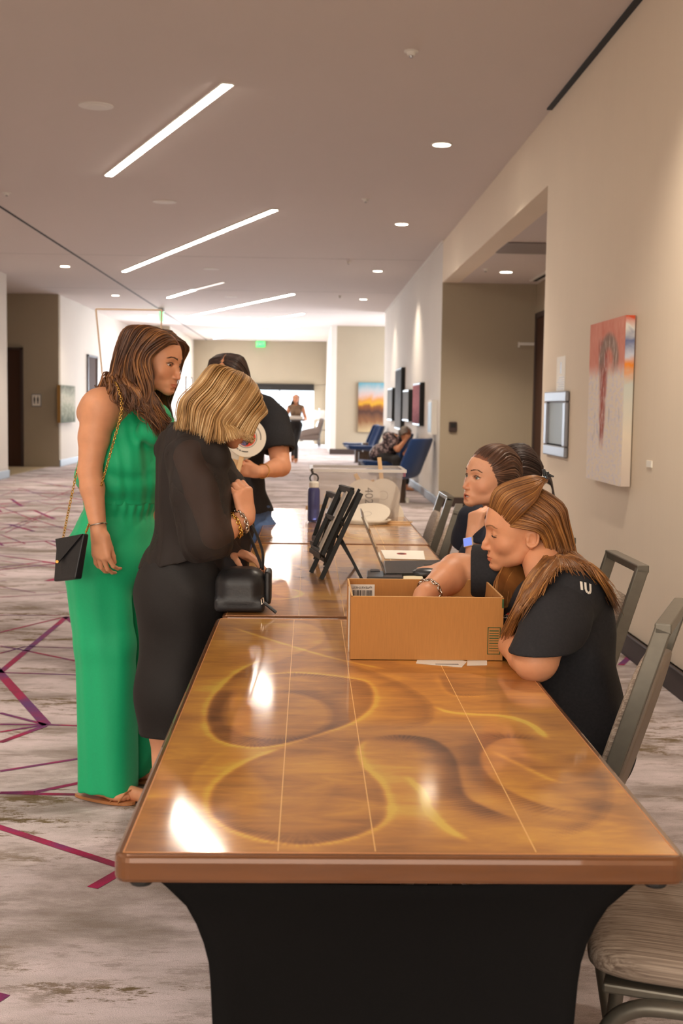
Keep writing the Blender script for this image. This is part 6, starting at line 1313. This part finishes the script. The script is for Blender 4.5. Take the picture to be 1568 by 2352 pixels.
B = [
 [(-.068, .052, .026), (-.081, .012, .020), (-.082, -.028, .002), w4(-.080, -.042, -.055), at(1236, 1296, 2.94), ot(1215, 1345), ot(1190, 1395), ot(1160, 1450)],
 [(-.064, .040, .046), (-.083, -.005, .034), (-.082, -.040, .010), w4(-.078, -.055, -.060), at(1252, 1296, 2.92), ot(1232, 1345), ot(1205, 1398), ot(1170, 1466)],
 [(-.062, .010, .078), (-.086, -.035, .045), (-.084, -.062, .005), w4(-.072, -.072, -.060), at(1272, 1290, 2.92), ot(1258, 1326), ot(1236, 1366), ot(1206, 1412)],
 [(-.055, -.005, .095), (-.080, -.055, .050), (-.080, -.078, .003), w4(-.062, -.088, -.065), at(1282, 1276, 2.95), ot(1284, 1292), ot(1287, 1304), ot(1292, 1316)],
 [(-.045, -.020, .105), (-.076, -.068, .055), (-.074, -.090, .0), w4(-.055, -.098, -.070), at(1300, 1278, 2.97), ot(1326, 1294), ot(1356, 1316), ot(1388, 1352)],
 [(-.015, -.060, .112), (-.040, -.112, .060), (-.036, -.122, .0), w4(-.020, -.122, -.070), at(1315, 1272, 3.03), ot(1345, 1306, .014), ot(1374, 1348, .014), ot(1402, 1400, .014)],
 [(.015, -.060, .112), (.040, -.110, .060), (.036, -.120, .0), (.020, -.120, -.070), at(1320, 1280, 3.12), at(1352, 1320, 3.08), at(1375, 1360, 3.05), at(1400, 1400, 3.04)],
 [(.045, -.020, .105), (.076, -.068, .055), (.080, -.080, .0), (.060, -.080, -.070), at(1285, 1290, 3.20), at(1300, 1320, 3.20), at(1330, 1340, 3.20), at(1350, 1370, 3.20)],
 [(.060, .020, .070), (.084, -.015, .040), (.082, -.030, .0), (.076, -.020, -.060), at(1190, 1290, 3.16), at(1165, 1330, 3.10), at(1155, 1365, 3.05), at(1150, 1400, 3.03)],
 [(.062, .050, .040), (.080, .020, .020), (.078, .005, -.02), (.072, .005, -.070), at(1170, 1285, 3.14), at(1145, 1325, 3.08), at(1140, 1365, 3.03), at(1135, 1392, 3.01)]]
hair('hair_length', B, Matrix(), 1, MAT['hair_auburn'], g4, wf=w4, vol=.004, count=520, width=.0050, wave=.006, freq=.9, depth=.012, seed=12, segs=22, inset=.003, ctr=w4(0, -.01, -.02), fly=.02, short=.3)
cl_ = empty('hair_clip', w4(0, -.070, .120), 'small black claw clip in the auburn hair', 'hair clip'); cm = w4(0, -.068, .121)
b = MB()
for k in range(5): b.bar(cm+V(.0, -.016+.008*k, .0), cm+V(.004, -.016+.008*k, .020), .004, .004).bar(cm+V(.004, -.016+.008*k, .020), cm+V(.020, -.016+.008*k, .012), .004, .004)
b.build('claw_teeth', MAT['black_plastic'], cl_); MB().bar(cm+V(.004, -.018, .020), cm+V(.004, .018, .020), .009, .009).bar(cm+V(0, -.006, .012), cm+V(-.004, -.006, .030), .010, .008).build('clip_body', MAT['black_plastic'], cl_, bevel=.002)
def bracelet(e_, w_, u_, r_, label, m, link=None, tube_r=.0025):
    e_, w_ = Vector(e_), Vector(w_); c_ = e_.lerp(w_, u_); d_ = (w_-e_).normalized(); a_ = d_.orthogonal().normalized(); b_ = d_.cross(a_); t = empty('bracelet', c_, label, 'bracelet'); P = [c_+(a_*math.cos(t_)+b_*math.sin(t_))*r_ for t_ in [2*math.pi*k/24 for k in range(25)]]
    if link: chain_links(P, MAT[m], t, 'links', link, .0023, .0052)
    else: MB().tube(P, tube_r, 8, cap=False).build('band', MAT[m], t, smooth=True)
bracelet(eR4, wR4, .86, .0305, 'chunky silver chain bracelet on the arm reaching into the box', 'silver', .013)
bracelet(eL4, wL4, .90, .0300, 'thin black band on the wrist beside the cardboard box', 'black_rubber', None, .003)
# ================================================================== the woman talking, hand under her chin
g5 = person('person', (.70, 4.42, 0), 'seated brown-haired woman talking with her fist under her chin')
M5 = head_matrix(at(1126, 1100, 4.40), (-.88, -.44), -6, -4); s5 = .97; w5 = W(M5, s5); F5 = V(-.95, -.25, 0).normalized()
P5, N5 = V(.69, 4.46, .57), at(1168, 1192, 4.45); T5, _s, R5, q5 = torso(P5, N5, F5, .165, 1.0)
sL5, eL5, wL5 = V(.66, 4.27, .935), at(1094, 1312, 4.20), at(1087, 1232, 4.24); sR5, eR5, wR5 = V(.62, 4.60, .935), at(1075, 1290, 4.66), at(1015, 1306, 4.42)
a5 = arm(sL5, eL5, wL5, (.050, .048, .040, .036, .025))+arm(sR5, eR5, wR5, (.050, .048, .040, .036, .025))
h5 = hand(wL5, (.12, .02, 1), (-.75, -.65, 0), 1, curls=[(60, 80, 30), (62, 82, 30), (64, 84, 30), (66, 86, 30)], spread=1, s=.92, thumb=(25, 25))+hand(wR5, (-1, -.15, -.10), (-.1, 0, 1), 1, curls=[(10, 18, 12)]*4, s=.92, spread=5, k=.003)
l5 = leg((.66, 4.36, .545), (.27, 4.36, .52), (.29, 4.36, .10), (-1, 0, 0))+leg((.66, 4.55, .545), (.27, 4.55, .52), (.29, 4.55, .10), (-1, 0, 0))
bodymesh([head_place(head_solid(mouth=.45, lids=.55, neck=((0, -.045, -.115), .047), smile=.5, ears=False, scalp=(.28, .20, .17)), M5, s5), solid(T5+a5+h5, .0036), solid(l5, .009), solid([cone(w5(0, -.03, -.05), N5+V(0, 0, -.03), .047, .055, .03)], .004)], MAT['skin_pale'], g5)
eyes(M5, s5, g5, MAT['iris_grey'], (0, 4)); brows(M5, s5, g5, MAT['brow_brown'], .002, .75, seed=4)
MB().box((-.010, .0855, -.0745), (.010, .0875, -.0700), M5 @ Matrix.Scale(s5, 4)).build('teeth', MAT['eye_white'], g5, bevel=.001)
tee(T5, q5, R5, (sL5, sR5), (eL5, eR5), .62, .016, .5, MAT['navy_tee'], g5, .006, (N5+V(-.03, -.01, .05), (.072, .072, .055)), .076, extra=(ell(V(.70, 4.46, .62), (.12, .17, .13), None, .05),))
sdf_obj('trousers', [ell(V(.67, 4.455, .535), (.17, .19, .085), None, .04), cone((.62, 4.36, .545), (.27, 4.36, .53), .088, .068, .03), cone((.62, 4.55, .545), (.27, 4.55, .53), .088, .068, .03), cone((.27, 4.36, .52), (.29, 4.36, .12), .065, .05, .02), cone((.27, 4.55, .52), (.29, 4.55, .12), .065, .05, .02)], .009, MAT['dark_pants'], g5)
def sleek(wf, m, root, n=230, seed=5, tail=None):
    G = []
    for i in range(17):
        u = -1.16+2.32*i/16; h_ = hairline(max(-1, min(1, u))) if abs(u) < 1.1 else (math.copysign(.070, u), .022, -.028); c = max(0, math.cos(u*1.45)); end = tail or (0, -.10, -.035)
        q_ = lambda t, up: (h_[0]*(1-t)*(1.15), h_[1]*(1-t)-.10*t, h_[2]*(1-t)-.03*t+up*c)
        G.append([h_, q_(.22, .05), q_(.45, .10), q_(.68, .085), q_(.86, .04), end])
    hair('hair', G, Matrix(), 1, m, root, wf=wf, count=n, width=.0060, wave=.0012, freq=1, depth=.006, seed=seed, segs=16, inset=.003, ctr=wf(0, -.01, 0), short=0, tip=.8)
    tl = [wf(0, -.120, -.025), wf(0, -.150, -.045), wf(0, -.155, -.12), wf(0, -.145, -.20), wf(0, -.14, -.26)]
    hair('ponytail', [[p+(wf(.02*math.cos(a), .0, .02*math.sin(a))-wf(0, 0, 0)) for p in tl] for a in [2*math.pi*k/6 for k in range(7)]], Matrix(), 1, m, root, count=80, width=.005, wave=.004, freq=1, depth=.006, seed=seed+2, segs=10, inset=.001, ctr=tl[2])
sleek(w5, MAT['hair_brown'], g5)
wt = empty('wrist_watch', wL5, 'smart watch with glowing blue screen and cream band', 'watch'); fc = at(1058, 1251, 4.17); dW = (wL5-eL5).normalized(); cW = eL5.lerp(wL5, .80); fn = (fc-cW); fn = (fn-dW*fn.dot(dW)).normalized(); sd = dW.cross(fn)
MB().tube([cW+(fn*math.cos(t)*.031+sd*math.sin(t)*.029) for t in [2*math.pi*k/28 for k in range(29)]], .0105, 8, cap=False, flat=.22).build('band', MAT['watch_band'], wt, smooth=True)
MW = Matrix(((sd.x, dW.x, fn.x, (cW+fn*.032).x), (sd.y, dW.y, fn.y, (cW+fn*.032).y), (sd.z, dW.z, fn.z, (cW+fn*.032).z), (0, 0, 0, 1)))
MB().box((-.019, -.016, -.003), (.019, .016, .006), MW).build('watch_case', MAT['watch_band'], wt, bevel=.003, seg=3); MB().box((-.0165, -.0135, .0055), (.0165, .0135, .0068), MW).build('watch_screen', MAT['watch_face'], wt)
# ================================================================== the woman behind her, mostly hidden
g6 = person('person', (.86, 5.25, 0), 'dark-haired seated person hidden behind the talking woman, only hair showing')
M6 = head_matrix(at(1182, 1088, 5.20), (-1, .15), 6, 0); w6 = W(M6, .97); P6, N6 = V(.86, 5.30, .57), V(.88, 5.28, .99); T6, (a6, b6), R6, q6 = torso(P6, N6, (-1, 0, 0), .165)
bodymesh([head_place(head_solid(vox=.003, neck=((0, -.045, -.13), .05), ears=False), M6, .97), solid(T6+arm(a6, (.84, 5.50, .74), (.66, 5.40, .63))+arm(b6, (.84, 5.08, .74), (.66, 5.18, .63))+hand((.66, 5.40, .63), (-1, 0, 0), (0, 0, 1), 1)+hand((.66, 5.18, .63), (-1, 0, 0), (0, 0, 1), -1), .006), solid(leg((.82, 5.2, .545), (.45, 5.2, .52), (.45, 5.2, .1), (-1, 0, 0))+leg((.82, 5.4, .545), (.45, 5.4, .52), (.45, 5.4, .1), (-1, 0, 0)), .01)], MAT['skin_pale'], g6)
tee(T6, q6, R6, (a6, b6), ((.84, 5.50, .74), (.84, 5.08, .74)), .6, .016, .5, MAT['navy_tee'], g6, .008, (N6+V(-.03, 0, .05), (.07, .07, .055)))
sdf_obj('trousers', [ell(V(.85, 5.3, .535), (.16, .19, .085), None, .04), cone((.82, 5.2, .545), (.45, 5.2, .53), .088, .068, .03), cone((.82, 5.4, .545), (.45, 5.4, .53), .088, .068, .03), cone((.45, 5.2, .52), (.45, 5.2, .12), .065, .05, .02), cone((.45, 5.4, .52), (.45, 5.4, .12), .065, .05, .02)], .012, MAT['dark_pants'], g6)
eyes(M6, .97, g6, MAT['iris_brown']); sleek(w6, MAT['hair_dark'], g6, 160, 15)
# ================================================================== people far down the corridor
def far_person(x, Y, h, F, label, top, pants, hairm, walk=True, arms=None, pitch=-12, sleeveless=True, vox=.010, hair_side=1, shoe='tan_shoe', pz=0):
    r = person('person', (x, Y, 0), label); F = V(*F).normalized(); Lf = V(-F.y, F.x, 0); o = V(x, Y, 0); k = h/1.65
    P = o+V(0, 0, .92*k); N = o+F*.01+V(0, 0, 1.38*k); T, (sR, sL), R, q = torso(P, N, F, .155, .92); M = head_matrix(o+F*.02+V(0, 0, 1.53*k), (F.x, F.y), pitch, 0); wf = W(M, .97)
    arms = arms or [(o-Lf*.24+F*.02+V(0, 0, 1.05*k), o-Lf*.20+F*.26+V(0, 0, 1.02*k)), (o+Lf*.24+F*.02+V(0, 0, 1.05*k), o+Lf*.20+F*.26+V(0, 0, 1.02*k))]
    A = arm(sR, *arms[0])+arm(sL, *arms[1]); H = hand(arms[0][1], F-Lf*-.3, (0, 0, -1), -1, s=.95)+hand(arms[1][1], F-Lf*.3, (0, 0, -1), 1, s=.95)
    f1, f2 = (o+F*.16+Lf*.03, o-F*.20-Lf*.08) if walk else (o+Lf*.09, o-Lf*.09)
    LG = leg(q(.075, 0, -.03), (f1+V(0, 0, .50*k)) if not walk else f1*.7+o*.3+F*.06+V(0, 0, .50*k), f1+V(0, 0, .09), F, .95)+leg(q(-.075, 0, -.03), f2*.6+o*.4+F*.05+V(0, 0, .50*k), f2+V(0, 0, .12 if walk else .09), F, .95)
    bodymesh([head_place(head_solid(vox=.0045, lids=.6, neck=((0, -.04, -.13), .048)), M, .97), solid(T+A+H, .006), solid(LG, .009)], MAT['skin_rosy'], r)
    eyes(M, .97, r, MAT['iris_brown'])
    sdf_obj('top', grow(T, .010)+[ell(N+V(0, 0, .04), (.07, .07, .05), None, .01, -1), endcut(P+V(0, 0, .02), (0, 0, -1), .5, .4)], .008, top, r)
    kn = [(q(.075, 0, -.03), f1*.7+o*.3+F*.06+V(0, 0, .50*k), f1+V(0, 0, .12)), (q(-.075, 0, -.03), f2*.6+o*.4+F*.05+V(0, 0, .50*k), f2+V(0, 0, .16))] if walk else [(q(.075, 0, -.03), f1+V(0, 0, .5*k), f1+V(0, 0, .1)), (q(-.075, 0, -.03), f2+V(0, 0, .5*k), f2+V(0, 0, .1))]
    tp = [ell(P+V(0, 0, .0), (.155, .12, .12), R, .03)]
    for a, b, c in kn: tp += [cone(a, b, .092, .064, .03), cone(b, c, .064, .046, .02)]
    sdf_obj('trousers', tp, .009, pants, r)
    for f, z in ((f1, 0), (f2, .03 if walk else 0)): sdf_obj('shoe', [cone(f-F*.03+V(0, 0, .05+z), f+F*.14+V(0, 0, .03+z), .038, .028, .02), cone(f-F*.01+V(0, 0, .05+z), f-F*.01+V(0, 0, .13+z), .042, .044, .02)], .007, MAT[shoe], r)
    G = []
    for i in range(9):
        u = -1+2*i/8; cc = math.cos(u*1.57); G.append([(.01*u, .07-.09*cc, .085+.02*cc), (.078*u, .03-.11*cc, .05), (.090*u, .01-.13*cc, -.03), wf((.10*u+.03*hair_side), -.02-.10*cc, -.13), wf(.09*u+.05*hair_side, -.03-.10*cc, -.20)])
    hair('hair', G, Matrix(), 1, hairm, r, wf=wf, count=110, width=.010, wave=.006, freq=1, depth=.014, seed=6, segs=9, inset=.002, ctr=wf(0, -.01, 0))
    return r
q = atz(678, 1062, 0)
far_person(q.x, q.y, 1.62, (-.08, -1, 0), 'woman in brown sleeveless top and dark trousers walking with a white tray', MAT['brown_top'], MAT['dark_pants'], MAT['hair_dark'])
ty = empty('serving_tray', (q.x, q.y-.30, 1.04), 'white box on a grey tray carried by the walking woman', 'tray'); MB().box((q.x-.24, q.y-.46, .99), (q.x+.20, q.y-.14, 1.015)).build('tray_base', MAT['grey_plastic'], ty, bevel=.006); MB().box((q.x-.17, q.y-.44, 1.017), (q.x+.17, q.y-.18, 1.10)).build('box', MAT['label_white'], ty, bevel=.008)
far_person(-1.10, 27.5, 1.66, (.15, -1, 0), 'person far behind the black T-shirt shoulder, only the head showing', MAT['navy_tee'], MAT['dark_pants'], MAT['hair_dark'], walk=False)
# seated person in the floral top, leaning on one hand
g9 = person('person', (1.2, 20.6, 0), 'grey-haired person in a floral top resting the head on one hand'); 
P9, N9 = V(1.22, 20.62, .53), V(1.43, 20.48, .86); F9 = V(.62, -.78, 0); M9 = head_matrix(V(1.565, 20.40, .90), (.7, -.7), 38, 8); w9 = W(M9, 1.0); T9, (a9, b9), R9, q9 = torso(P9, N9, F9, .17, 1.15, 1.1, .03)
L9 = V(-F9.y, F9.x, 0); k1, k2 = P9+F9*.44-L9*.10+V(0, 0, -.03), P9+F9*.44+L9*.12+V(0, 0, -.03); e1, e2 = k1+V(.02, .05, .16), k2+V(.02, .05, .16); f1_, f2_ = V(k1.x, k1.y, .1), V(k2.x, k2.y, .1); hn = V(1.60, 20.33, .86)
bodymesh([head_place(head_solid(vox=.004), M9, 1), solid(T9+arm(a9, e1, hn)+arm(b9, e2, k2+V(-.05, .0, .10))+hand(hn, (.1, .2, 1), (0, -1, 0), 1)+hand(k2+V(-.05, 0, .10), F9, (0, 0, 1), 1), .008), solid(leg(q9(-.1, 0, -.02), k1, f1_, F9)+leg(q9(.1, 0, -.02), k2, f2_, F9), .012)], MAT['skin_warm'], g9)
sdf_obj('floral_top', grow(T9, .020)+[cone(a9, a9.lerp(e1, .6), .078, .070, .04), cone(b9, b9.lerp(e2, .6), .078, .070, .04), ell(P9+V(0, 0, .08), (.19, .20, .15), None, .05), ell(N9+F9*.05+V(0, 0, .05), (.07, .07, .05), None, .01, -1)], .010, MAT['floral'], g9)
sdf_obj('trousers', [ell(P9, (.18, .19, .10), None, .04)]+[c for h_, k_, f_ in ((q9(-.1, 0, -.02), k1, f1_), (q9(.1, 0, -.02), k2, f2_)) for c in (cone(h_, k_, .092, .07, .03), cone(k_, f_+V(0, 0, .04), .068, .055, .02))], .012, MAT['dark_pants'], g9)
G9 = [[(.02*u, .05-.08*math.cos(u*1.57), .10), (.078*u, .02-.09*math.cos(u*1.57), .07), (.088*u, .0-.115*math.cos(u*1.57), .0), (.082*u, -.01-.10*math.cos(u*1.57), -.044)] for u in [-1+2*i/8 for i in range(9)]]
hair('hair', G9, Matrix(), 1, MAT['hair_grey'], g9, wf=w9, vol=.008, count=120, width=.010, wave=.008, freq=2, depth=.016, seed=7, segs=9, inset=.002, ctr=w9(0, -.01, 0)); eyes(M9, 1, g9, MAT['iris_brown'])
